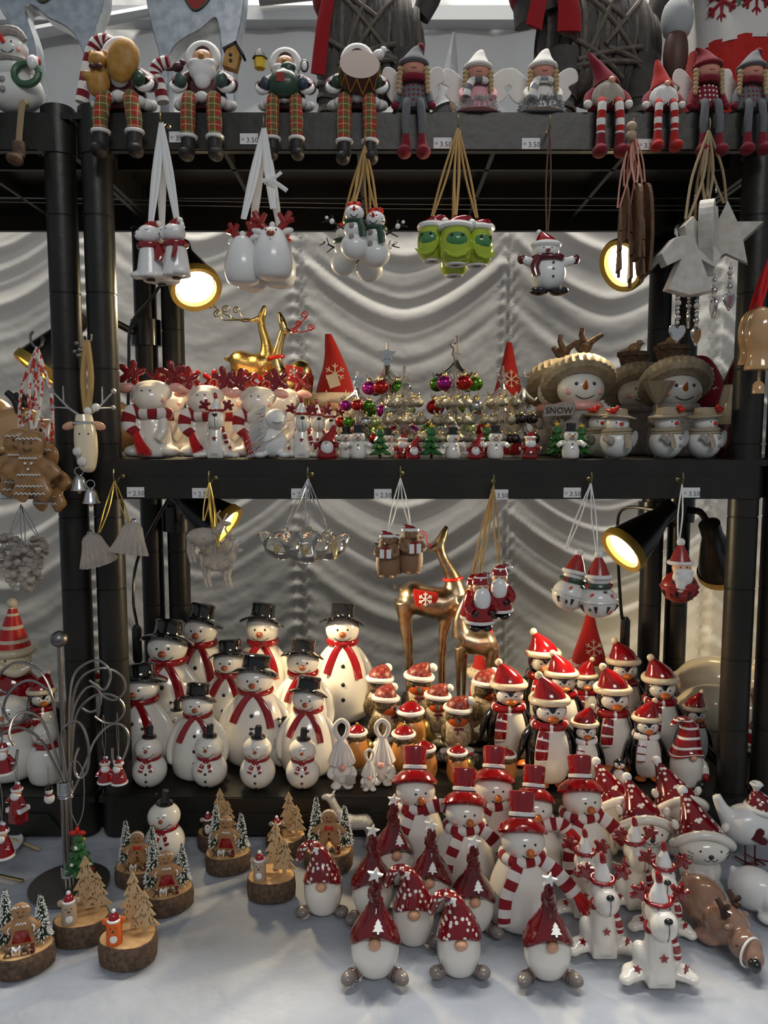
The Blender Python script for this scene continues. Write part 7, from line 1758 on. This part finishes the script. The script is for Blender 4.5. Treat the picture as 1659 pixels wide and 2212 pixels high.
# left shelving unit, bottom shelf
B(ELF, 30, 1292, 1.22, 0, 'moustached elf in striped red hat at the left edge', 'elf')
B(PENG, 205, 1440, 1.30, 0, 'santa hat penguin hidden behind the left front posts', 'penguin')
def scarf_bear():
    p = Proto('scarf_snowman_figurine', 200)
    prof = cr([(40, 0), (54, 14), (60, 60), (50, 100), (36, 122)], 4); b = p.add('body', G().lathe([(.01, 0)] + prof, 26), 'white')
    c = (0, -2, 158); r = (40, 36, 40); h = p.add('head', G().ell(c, r, 22, 14), 'white'); face(p, c, r, 12, 8, 2, 13, -12, 6, .9, (5, 6, 5), 0, 'orange', (20, -8, 6), par=h)
    sc = p.add('scarf', G().tube(ring(36, 34, 124, 24), 10, 10, flat=(1, .7)), 'red')
    p.add('snowflake', flake(G(), (-12, 124), 8, .9, -44), 'bright', sc)
    return p
SB = scarf_bear()
B(SB, 100, 1558, 1.05, -10, 'white snowman with red snowflake scarf behind the wire stand', 'snowman', 'red scarf snowmen at the left')
B(SB, 20, 1500, 1.07, 10, 'large white snowman with red scarf at the left edge', 'snowman', 'red scarf snowmen at the left', wide=1.2)
B(PENG_R, 92, 1450, 1.17, 30, 'red hatted figurine behind the wire stand arms', 'penguin')
# ================================================================== on the middle shelf
def C(p, px, top, d, rz, label, cat, group=None, **k): return put(p, px, top, d=d, z=ZM, rz=rz, label=label, cat=cat, group=group, **k)
gm = 'white moose in striped scarves'
C(MOOSE, 330, 785, 1.075, 0, 'leftmost white moose with red antlers and striped scarf', 'moose', gm)
C(MOOSE, 445, 798, 1.09, 0, 'middle white moose with red antlers in the front row', 'moose', gm)
C(MOOSE, 558, 802, 1.09, 0, 'rightmost white moose with red antlers in the front row', 'moose', gm)
C(MOOSE, 376, 800, 1.21, -14, 'moose half hidden behind the leftmost moose', 'moose', gm)
C(MOOSE, 498, 804, 1.21, -10, 'moose half hidden behind the middle moose', 'moose', gm)
C(MOOSE, 612, 806, 1.21, -10, 'moose half hidden behind the rightmost moose', 'moose', gm)
gd = 'small antler dogs on the middle shelf'
C(DOG, 468, 848, 1.035, 0, 'small antler dog sitting before the moose', 'dog', gd)
C(DOG, 652, 858, 1.035, 4, 'small antler dog beside the mini red gnome', 'dog', gd)
C(DOG, 684, 862, 1.10, 10, 'small antler dog second in the row of three', 'dog', gd)
C(DOG, 712, 868, 1.13, 6, 'small antler dog last in the row of three', 'dog', gd)
C(FEATH, 590, 868, 1.035, 0, 'white cat figurine with a fluffy feather tail', 'cat')
C(GOLD, 540, 655, 1.27, 0, 'ornate gold reindeer with curled antlers looking up', 'reindeer')
C(GOLD2, 614, 672, 1.26, 0, 'slim gold reindeer with red saddle and red curled antlers', 'reindeer')
C(FELT, 724, 720, 1.285, 0, 'felt gnome with bent red hat beside the gold reindeer', 'gnome', 'felt gnomes on the middle shelf')
C(FELT2, 1098, 738, 1.31, 0, 'felt gnome with straight red hat behind the glass trees', 'gnome', 'felt gnomes on the middle shelf', wide=.85)
q = P(720, 822, 1.225); e = thing('paper_tag', q, 'cream price tag tied to the bent red felt hat', 'price tag')
part('card', G().box(q, (.018, .0008, .021), (0, -18, 0)), 'cream', e, smooth=False)
gg = 'glass trees hung with baubles'
C(GT_C, 836, 740, 1.17, 0, 'glass tree with coloured baubles and silver star, left one', 'glass tree', gg, wide=1.12)
C(GT_C, 985, 725, 1.18, 40, 'glass tree with coloured baubles and silver star, right and tallest one', 'glass tree', gg, wide=1.12)
C(GT_B, 873, 790, 1.10, 0, 'clear glass tree with silver bead balls, left one', 'glass tree', gg, wide=1.12)
C(GT_B, 980, 792, 1.10, 30, 'clear glass tree with silver bead balls, middle one', 'glass tree', gg, wide=1.12)
C(GT_B, 1085, 790, 1.12, 10, 'clear glass tree with silver bead balls, right one', 'glass tree', gg, wide=1.12)
C(GT_C, 772, 802, 1.12, 20, 'shorter glass tree with coloured baubles beside the bent felt hat', 'glass tree', gg, wide=1.12)
C(GT_S, 1130, 800, 1.10, 0, 'glitter tree hung with dark brown balls', 'glass tree', gg)
gn = 'mini figures along the shelf edge'
for p_, px, top, d, rz, tx, ct in ((M_GNOME, 706, 912, 1.02, -4, 'mini red gnome next to the antler dogs', 'gnome'), (M_SNOW, 748, 920, 1.03, 0, 'mini snowman left of a pair', 'snowman'),
        (M_SNOW, 774, 917, 1.018, 0, 'mini snowman right of a pair', 'snowman'), (M_TREE, 821, 918, 1.02, 0, 'mini green glass tree left of the mini santas', 'tree'),
        (M_SNOW, 838, 924, 1.07, 12, 'mini snowman half hidden behind the left mini tree', 'snowman'), (M_SANTA, 870, 935, 1.045, 0, 'mini santa behind the left mini gnome', 'santa'),
        (M_GNOME, 893, 938, 1.018, 0, 'mini red gnome between mini trees', 'gnome'), (M_TREE, 932, 914, 1.02, 20, 'mini green glass tree right of the mini gnome', 'tree'),
        (M_SNOW, 978, 922, 1.02, 24, 'mini snowman looking right', 'snowman'), (M_GNOME, 1025, 938, 1.018, 0, 'mini red gnome left of a mini snowman', 'gnome'), (M_SANTA, 1036, 934, 1.05, 0, 'mini santa behind the right mini gnome', 'santa'),
        (M_TREE, 1052, 914, 1.06, 0, 'mini green glass tree behind the smiling mini snowman', 'tree'), (M_SNOW, 1070, 918, 1.018, 0, 'smiling mini snowman beside the mini red gnome', 'snowman'),
        (M_SANTA, 1145, 930, 1.02, 0, 'rightmost mini santa with open arms', 'santa'), (M_TREE, 1203, 910, 1.05, 0, 'mini green glass tree left of the rightmost mini snowman', 'tree'),
        (M_TREE, 1256, 914, 1.05, 0, 'mini green glass tree right of the rightmost mini snowman', 'tree'), (M_SNOW, 1233, 913, 1.018, 0, 'rightmost mini snowman between two mini trees', 'snowman')):
    C(p_, px, top, d, rz, tx, ct, gn)
gu = 'mushroom hat snowmen'
C(MU0, 1252, 716, 1.15, 0, 'mushroom hat snowman holding the SNOW sign', 'snowman', gu)
C(MU0, 1206, 730, 1.25, 0, 'mushroom hat snowman behind the one with the sign', 'snowman', gu, skip=('sign', 'lettering', 'sign_post'))
C(MU1, 1462, 722, 1.15, 0, 'mushroom hat snowman with flower pot and bird on top, front right', 'snowman', gu)
C(MU1, 1378, 738, 1.27, 0, 'mushroom hat snowman with flower pot, half hidden behind', 'snowman', gu, skip=('broom',))
gw = 'straw hat snowmen'
C(TW, 1332, 878, 1.03, 0, 'straw hat snowman left of three on the shelf edge', 'snowman', gw)
C(TW2, 1440, 875, 1.03, 22, 'straw hat snowman middle of three on the shelf edge', 'snowman', gw)
C(TW2, 1522, 875, 1.03, 24, 'straw hat snowman right of three on the shelf edge', 'snowman', gw)
C(TW, 1296, 876, 1.10, -10, 'straw hat snowman half hidden behind the left one', 'snowman', gw)
C(TALLG, 1538, 760, 1.24, 0, 'burgundy hat gnome with round brown nose at the shelf end', 'gnome')
C(LANT, 1592, 762, 1.10, 0, 'cream lantern with star cutout and red roof beside the right post', 'lantern', wide=.9)
# left unit, middle shelf
LD_T = lying_deer('tan', 'charcoal')
inst(LD_T, Vector((P(30, 900, 1.14).x, 1.14, ZM + .001)), .00092, 0, 'tan glossy lying reindeer behind the gingerbread men', 'reindeer')
inst(LD_T, Vector((P(170, 900, 1.24).x, 1.24, ZM + .001)), .0009, 180, 'orange tan reindeer seen between the left posts', 'reindeer')
# ================================================================== hooks and hanging ornaments
def hook(px, py, holds, dz=0.0):
    q = P(px, py, .974); e = thing('cup_hook', (q.x, D0, q.z), 'brass cup hook holding ' + holds, 'hook', 'cup hooks along the shelf beams')
    part('hook', G().tube([(q.x + .003, D0 + .001, q.z - .004), (q.x + .002, .99, q.z - .004), (q.x, .982, q.z - .010), (q.x, .974, q.z - .008), (q.x, .971, q.z), (q.x, .973, q.z + .006)], .0011, 8, sm=4), 'brass', e)
    part('collar', G().lathe([(.0032, 0), (.0028, .0015), (.001, .002)], 12, T=disc_T((q.x + .003, D0 - .0015, q.z - .004), (0, -1, 0))), 'brass', e)
    return Vector((q.x, .974, q.z - .008))
def orn(p, px, top, bot, d, hk, cm, label, cat, group=None, rz=0, w=.0012, flat=None, sep=6, **k):
    e = hang(p, px, top, bot, d, rz, label, cat, group, **k); a = P(px, top + 3, d)
    g = G(); s = Vector((sep * .0003, 0, 0))
    for q in (-1, 1): g.tube([hk, hk * .5 + a * .5 + s * q * 1.6 - Vector((0, 0, .002)), a + s * q * .4], w, 6, sm=4, flat=flat)
    part('cord', g, cm, e); return e
hk = hook(348, 250, 'the white puppies'); go = 'white puppy ornaments in red scarves'
orn(ORN['dog'], 326, 476, 606, .955, hk, 'ribbon', 'white puppy ornament in red scarf, left of the cluster', 'ornament', go, 0, .0028, (1, .25))
orn(ORN['dog'], 382, 472, 602, .95, hk, 'ribbon', 'white puppy ornament in red scarf, right of the cluster', 'ornament', go, -40, .0028, (1, .25))
orn(ORN['dog'], 350, 490, 616, .985, hk, 'ribbon', 'white puppy ornament in red scarf, behind the other two', 'ornament', go, 20, .0028, (1, .25))
hk = hook(570, 262, 'the white reindeer heads'); go = 'white reindeer ornaments with red antlers'
orn(ORN['deer'], 590, 448, 606, .95, hk, 'ribbon', 'white reindeer ornament with red antlers, front one facing us', 'ornament', go, 0, .0028, (1, .25))
orn(ORN['deer'], 526, 470, 618, .96, hk, 'ribbon', 'white reindeer ornament with red antlers, left one', 'ornament', go, 150, .0028, (1, .25))
orn(ORN['deer'], 604, 490, 622, .99, hk, 'ribbon', 'white reindeer ornament with red antlers, behind the front one', 'ornament', go, 60, .0028, (1, .25))
orn(ORN['deer'], 545, 500, 630, 1.0, hk, 'ribbon', 'white reindeer ornament with red antlers, lowest at the back', 'ornament', go, 200, .0028, (1, .25))
o = part('ribbon_bow', G().tube([P(565, 390, .955), P(590, 392, .95), P(620, 412, .95)], .0026, 6, sm=3, flat=(1, .25)).tube([P(570, 395, .955), P(592, 384, .95), P(608, 372, .95)], .0022, 6, sm=3, flat=(1, .25)), 'ribbon'); tag(o, 'loose white ribbon knot above the reindeer ornaments', 'ribbon')
hk = hook(788, 300, 'the twig arm snowmen'); go = 'twig arm snowman ornaments'
orn(ORN['twig'], 766, 433, 562, .95, hk, 'jute', 'twig arm snowman ornament, upper left', 'ornament', go, 0, .0014)
orn(ORN['twig'], 812, 446, 578, .958, hk, 'jute', 'twig arm snowman ornament, upper right', 'ornament', go, -14, .0014)
orn(ORN['twig'], 742, 478, 596, .985, hk, 'jute', 'twig arm snowman ornament, lower left at the back', 'ornament', go, 150, .0014)
orn(ORN['twig'], 798, 486, 610, .99, hk, 'jute', 'twig arm snowman ornament, lowest at the back', 'ornament', go, 190, .0014)
hk = hook(990, 262, 'the green birds'); go = 'green bird ornaments in santa hats'
orn(ORN['green'], 984, 462, 572, .94, hk, 'jute', 'green bird ornament in santa hat, front middle', 'ornament', go, 0, .0014)
orn(ORN['green'], 934, 464, 564, .96, hk, 'jute', 'green bird ornament in santa hat, left', 'ornament', go, -28, .0014)
orn(ORN['green'], 1030, 468, 574, .96, hk, 'jute', 'green bird ornament in santa hat, right', 'ornament', go, 26, .0014)
orn(ORN['green'], 980, 500, 596, .985, hk, 'jute', 'green bird ornament in santa hat, lowest at the back', 'ornament', go, 180, .0014)
hk = hook(1188, 262, 'the single snowman')
orn(ORN['snow'], 1182, 497, 640, .955, hk, 'cord_brown', 'glossy snowman ornament with deep red scarf and black boots', 'ornament', None, 0, .001)
hk = hook(1368, 268, 'the wooden ornaments'); go = 'flat wooden ornaments seen edge on'
for k, (px, top, bot, rz) in enumerate(((1336, 446, 600, 82), (1350, 400, 520, 96), (1360, 440, 622, 78), (1374, 392, 560, 92), (1386, 470, 610, 84), (1391, 390, 590, 100))):
    orn(FLAT[k % 2], px, top, bot, .95 + .008 * (k % 3), hk, 'cord_pink', ('first', 'second', 'third', 'fourth', 'fifth', 'sixth')[k] + ' from the left of the dark wooden ornaments seen edge on', 'ornament', go, rz, .0011, sep=10)
q = P(1364, 285, .965); e = thing('wooden_bead', q, 'two pale wooden beads on the cord of the wooden ornaments', 'beads')
for dz in (.006, -.004): part('bead', G().ell(q + Vector((0, 0, dz)), .0062, 14, 10), 'mouse_grey', e)
hk = hook(1532, 268, 'the white wooden ornaments'); go = 'white wooden ornaments on jute'
orn(WANG, 1484, 470, 640, .945, hk, 'jute_pale', 'white wooden angel ornament, front left', 'ornament', go, 8, .0018, sep=14)
orn(WHEART, 1526, 440, 598, .955, hk, 'jute_pale', 'white wooden heart ornament turned edge on', 'ornament', go, 62, .0018, sep=14)
orn(WSTAR, 1566, 436, 588, .985, hk, 'jute_pale', 'white wooden star ornament, right one', 'ornament', go, -26, .0018, sep=14)
orn(WANG, 1504, 500, 640, .99, hk, 'jute_pale', 'white wooden angel ornament behind the front one', 'ornament', go, 40, .0018, sep=14)
gb = 'silver heart bead strings'
for k, (px, top, bot, d, rz, tx) in enumerate(((1462, 630, 742, .945, 0, 'below the front angel'), (1502, 636, 748, .955, 40, 'lowest, right of the front angel'), (1486, 632, 710, .97, 70, 'short one between two others'), (1540, 590, 690, .96, 84, 'turned edge on below the heart'), (1574, 566, 672, .965, 24, 'below the star'))):
    hang(BEAD6 if bot - top > 100 else BEAD4, px, top, bot, d, rz, 'silver heart on a bead string, ' + tx, 'bead string', gb)
for k, (px, py) in enumerate(((1500, 432), (1528, 420), (1546, 414))):
    hang(BEAD4, px, py - 16, py + 18, .955, 0, ('left', 'middle', 'right')[k] + ' silver bead cluster above the white wooden ornaments', 'beads', gb, skip=('heart',))
go = 'tan ceramic bells at the right edge'; hk = P(1662, 560, .955)
orn(TANB, 1640, 662, 800, .95, hk, 'yarn_red', 'tan ceramic bell on red cord, front one at the right edge', 'bell', go, 0, .0022)
orn(TANB, 1622, 668, 790, .98, hk, 'yarn_red', 'tan ceramic bell on red cord, behind the front one', 'bell', go, 0, .0022, skip=('clapper',))
# second row
hk = hook(247, 1024, 'the acrylic bells'); go = 'glittering acrylic bells'
orn(ACB, 214, 1148, 1216, .96, hk, 'cord_gold', 'glittering acrylic bell, left of two', 'ornament', go, 10, .0009, rot=(R(8), R(-12), 0))
orn(ACB, 278, 1126, 1196, .955, hk, 'cord_gold', 'glittering acrylic bell, right of two', 'ornament', go, 0, .0009, rot=(R(-8), R(8), 0))
hk = hook(452, 1028, 'the acrylic reindeer'); go = 'glittering acrylic reindeer'
orn(ACD, 440, 1122, 1216, .955, hk, 'cord_gold', 'glittering acrylic reindeer, upper left', 'ornament', go, 12, .001)
orn(ACD, 462, 1150, 1240, .97, hk, 'cord_gold', 'glittering acrylic reindeer, middle', 'ornament', go, -20, .001)
orn(ACD, 472, 1178, 1270, .95, hk, 'cord_gold', 'glittering acrylic reindeer, lowest', 'ornament', go, -6, .001)
hk = hook(665, 1020, 'the glass birds'); go = 'clear glass bird ornaments'
orn(GBIRD, 614, 1142, 1212, .96, hk, 'silver', 'clear glass bird ornament, left one with painted leaf', 'ornament', go, 0, .0008)
orn(GBIRD, 664, 1140, 1220, .945, hk, 'silver', 'clear glass bird ornament, middle one', 'ornament', go, 20, .0008)
orn(GBIRD, 708, 1148, 1212, .965, hk, 'silver', 'clear glass bird ornament, right one', 'ornament', go, 190, .0008)
hk = hook(865, 1018, 'the hedgehogs'); go = 'hedgehog ornaments holding gifts'
orn(HEDGE, 838, 1148, 1246, .955, hk, 'ribbon', 'hedgehog ornament holding a gift, left one', 'ornament', go, -10, .0008)
orn(HEDGE, 886, 1134, 1238, .965, hk, 'ribbon', 'hedgehog ornament holding a gift, right one', 'ornament', go, 16, .0008)
hk = hook(1066, 1036, 'the glass santas'); go = 'glossy santa ornaments'
orn(SANTAG, 1036, 1232, 1362, .95, hk, 'jute', 'glossy santa ornament, front left', 'ornament', go, 10, .0011)
orn(SANTAG, 1078, 1214, 1336, .962, hk, 'jute', 'glossy santa ornament, right one', 'ornament', go, -12, .0011)
orn(SANTAG, 1022, 1236, 1350, .985, hk, 'jute', 'glossy santa ornament, behind the front left one', 'ornament', go, 60, .0011)
hk = hook(1277, 1030, 'the white jingle bells'); go = 'white jingle bells in santa hats'
orn(BELL0, 1222, 1184, 1318, .965, hk, 'ribbon', 'white jingle bell in santa hat, left one', 'ornament', go, 20, .0009, rot=(0, R(14), R(20)))
orn(BELL0, 1290, 1190, 1334, .95, hk, 'ribbon', 'white jingle bell in santa hat, right one', 'ornament', go, 0, .0009)
hk = hook(1474, 1032, 'the santa jingle bell')
orn(BELL1, 1466, 1166, 1302, .955, hk, 'ribbon', 'red jingle bell with bearded santa face', 'ornament', None, -6, .001)
# left post: twine, gingerbread, reindeer head, pine cones
q = P(72, 726, .975); e = thing('cup_hook', q, 'steel screw hook holding the red and white twine', 'hook', 'screw hooks on the posts')
part('hook', G().tube([P(95, 735, 1.0), P(92, 728, .98), P(90, 745, .965), P(80, 752, .965), P(68, 740, .965), P(66, 724, .965), P(72, 716, .965)], .0016, 8, sm=4), 'dark_steel', e)
hk2 = P(80, 750, .965)
mat('twine', (0.55, 0.04, 0.04), 0.9, noise=(160, (0.72, 0.68, 0.64), 1, .45, .5))
go = 'gingerbread man ornaments'
orn(GING, 72, 925, 1088, .945, hk2, 'twine', 'gingerbread man ornament in front with arms spread', 'ornament', go, -6, .0022, sep=16)
orn(GING, 108, 950, 1108, .97, hk2, 'twine', 'gingerbread man ornament behind on the right', 'ornament', go, -24, .0022, sep=20)
orn(GING, 46, 920, 1078, .985, hk2, 'twine', 'gingerbread man ornament behind on the left', 'ornament', go, 14, .0022, sep=20)
q = P(187, 718, .99); e = thing('cup_hook', q, 'steel screw hook holding the reindeer head', 'hook', 'screw hooks on the posts')
part('hook', G().tube([P(184, 735, 1.0), P(183, 728, .98), P(186, 738, .968), P(196, 736, .968), P(197, 722, .97)], .0014, 8, sm=4), 'dark_steel', e)
orn(DHEAD, 188, 886, 1092, .955, P(188, 736, .968), 'jute', 'cream reindeer head ornament with twig antlers and two bells', 'ornament', None, 14, .004, sep=10)
e = thing('berry_cluster', P(166, 752, .985), 'small dark metal bells between the left posts', 'bells')
for dx, dy in ((0, -10), (6, 4), (-4, 8), (4, 16)): part('bell', G().ell(P(166 + dx, 752 + dy, .985), .0036, 10, 8), 'dark_steel', e)
go = 'acrylic pine cones'; hk2 = P(45, 1090, .99)
for px, top, bot, d, tx in ((22, 1150, 1236, .965, 'left one'), (82, 1156, 1214, .97, 'right one'), (52, 1180, 1278, .95, 'front and lowest one')):
    orn(ACP, px, top, bot, d, hk2, 'silver', 'clear acrylic pine cone ornament, ' + tx, 'ornament', go, 0, .0007)
# ================================================================== on the top shelf
def seat(p, px, top, label, cat, group=None, rz=0, d=1.0, sc=None, **k):
    q = P(px, 200, d); s = (P(px, top, d).z - ZT) / p.H if sc is None else sc
    return inst(p, Vector((q.x, d - .001, ZT + .0006)), s, rz, label, cat, group, **k)
gt = 'plaid leg santas sitting on the shelf edge'
seat(PSANTA[0], 262, 66, 'plaid leg santa holding two honey brown bears', 'santa', gt)
seat(PSANTA[1], 440, 76, 'plaid leg santa holding a small birdhouse', 'santa', gt)
seat(PSANTA[2], 617, 92, 'plaid leg santa holding a green sack and lantern', 'santa', gt)
seat(PSANTA[3], 772, 82, 'plaid leg santa playing a drum, with a white dove', 'santa', gt)
seat(ROPES, 24, 68, 'sitting snowman with rope legs at the left end', 'snowman')
gl = 'long legged felt dolls'
seat(DOLL_G, 893, 100, 'felt doll in grey hat and dress beside the drum santa', 'doll', gl)
seat(DOLL_R, 1528, 106, 'felt doll in burgundy hat beside the white bearded gnome', 'doll', gl)
seat(DOLL_G, 1622, 110, 'felt doll in grey hat at the right end', 'doll', gl)
seat(ANGEL[0], 1032, 118, 'white winged angel doll with pink dress and striped scarf', 'angel', 'winged angel dolls', d=1.004)
seat(ANGEL[1], 1172, 116, 'white winged angel doll with grey fur skirt', 'angel', 'winged angel dolls', d=1.004)
seat(LGN[0], 1312, 110, 'striped leg gnome with grey beard and dark bent hat', 'gnome', 'striped leg gnomes')
seat(LGN[1], 1432, 126, 'striped leg gnome with white beard', 'gnome', 'striped leg gnomes')
def T_(p, px, top, d, rz, label, cat, group=None, **k): return put(p, px, top, d=d, z=ZT, rz=rz, label=label, cat=cat, group=group, **k)
T_(CONEG, 972, 70, 1.10, 0, 'silver glitter cone gnome behind the dolls', 'gnome', wide=.62)
gw = 'wicker reindeer with red scarves'
s = .00078
inst(WICK, Vector((P(800, 120, 1.22).x, 1.22, ZT + .001)), (s * 1.06, s * 1.06, .00112), -6, 'dark wicker reindeer behind the drum santa', 'reindeer', gw)
inst(WICK2, Vector((P(1290, 120, 1.22).x, 1.22, ZT + .001)), (s * 1.2, s * 1.1, .00112), 8, 'dark wicker reindeer behind the striped leg gnomes', 'reindeer', gw)
s = .00066
inst(GV1, Vector((P(120, 120, 1.13).x, 1.13, ZT + .001)), s, 0, 'galvanised metal reindeer at the left end', 'reindeer', 'galvanised reindeer')
inst(GV2, Vector((P(430, 120, 1.13).x, 1.13, ZT + .001)), s, 0, 'galvanised metal reindeer behind the birdhouse santa', 'reindeer', 'galvanised reindeer')
inst(NORD, Vector((P(1590, 100, 1.20).x, 1.20, ZT + .001)), (.00088, .00088, .0012), 0, 'large gnome in nordic jumper and red skirt at the right end', 'gnome')
mat('cane', (0.8, 0.78, 0.76), 0.9)
for pts, tx in (([(176, 222), (184, 180), (196, 120), (210, 92), (232, 88), (240, 100)], 'striped felt candy cane behind the bear santa'), ([(352, 222), (344, 185), (334, 160), (344, 140), (366, 134)], 'striped felt candy cane behind the birdhouse santa')):
    g = G().tube([P(x, y, 1.075) for x, y in pts], .0085, 10, sm=6, mfn=stripes(2)); o = part('candy_cane', g, ['felt_white', 'felt_burgundy']); tag(o, tx, 'candy cane', 'striped candy canes')
# ================================================================== price tags
TX = {t: text_g(t, .0088) for t in ('2.50', '3.50')}
TX['='] = text_g('=', .007)
def tagp(px, py, t, where):
    q = P(px, py, .9965); e = thing('price_tag', q, 'white price tag reading ' + t + ' ' + where, 'price tag', 'white price tags on the shelf beams')
    part('label', G().box(q, (.0226, .0006, .0130)), 'paper', e, smooth=False)
    part('price', G().join(TX[t], Matrix.Translation(q + Vector((.004, -.00045, -.0045)))), 'print', e, smooth=False)
    part('price_mark', G().join(TX['='], Matrix.Translation(q + Vector((-.0078, -.00045, -.003)))), 'print', e, smooth=False)
for px, py, t, wh in ((538, 300, '3.50', 'beside the birdhouse santa boot'), (956, 309, '3.50', 'beside the grey felt doll boots'), (1147, 310, '3.50', 'below the grey fur skirt angel'), (1397, 312, '3.50', 'left of the white bearded gnome boots'), (385, 296, '3.50', 'behind the birdhouse santa left boot'),
                      (293, 1063, '2.50', 'above the acrylic bells'), (434, 1065, '2.50', 'left of the acrylic reindeer hook'), (648, 1066, '2.50', 'above the glass birds'), (827, 1067, '2.50', 'above the hedgehogs'), (1079, 1068, '3.50', 'above the glossy santas'),
                      (1236, 1064, '3.50', 'left of the white jingle bell hook'), (1493, 1064, '3.50', 'right of the santa jingle bell hook'), (18, 1066, '2.50', 'behind the gingerbread men')):
    tagp(px, py, t, wh)
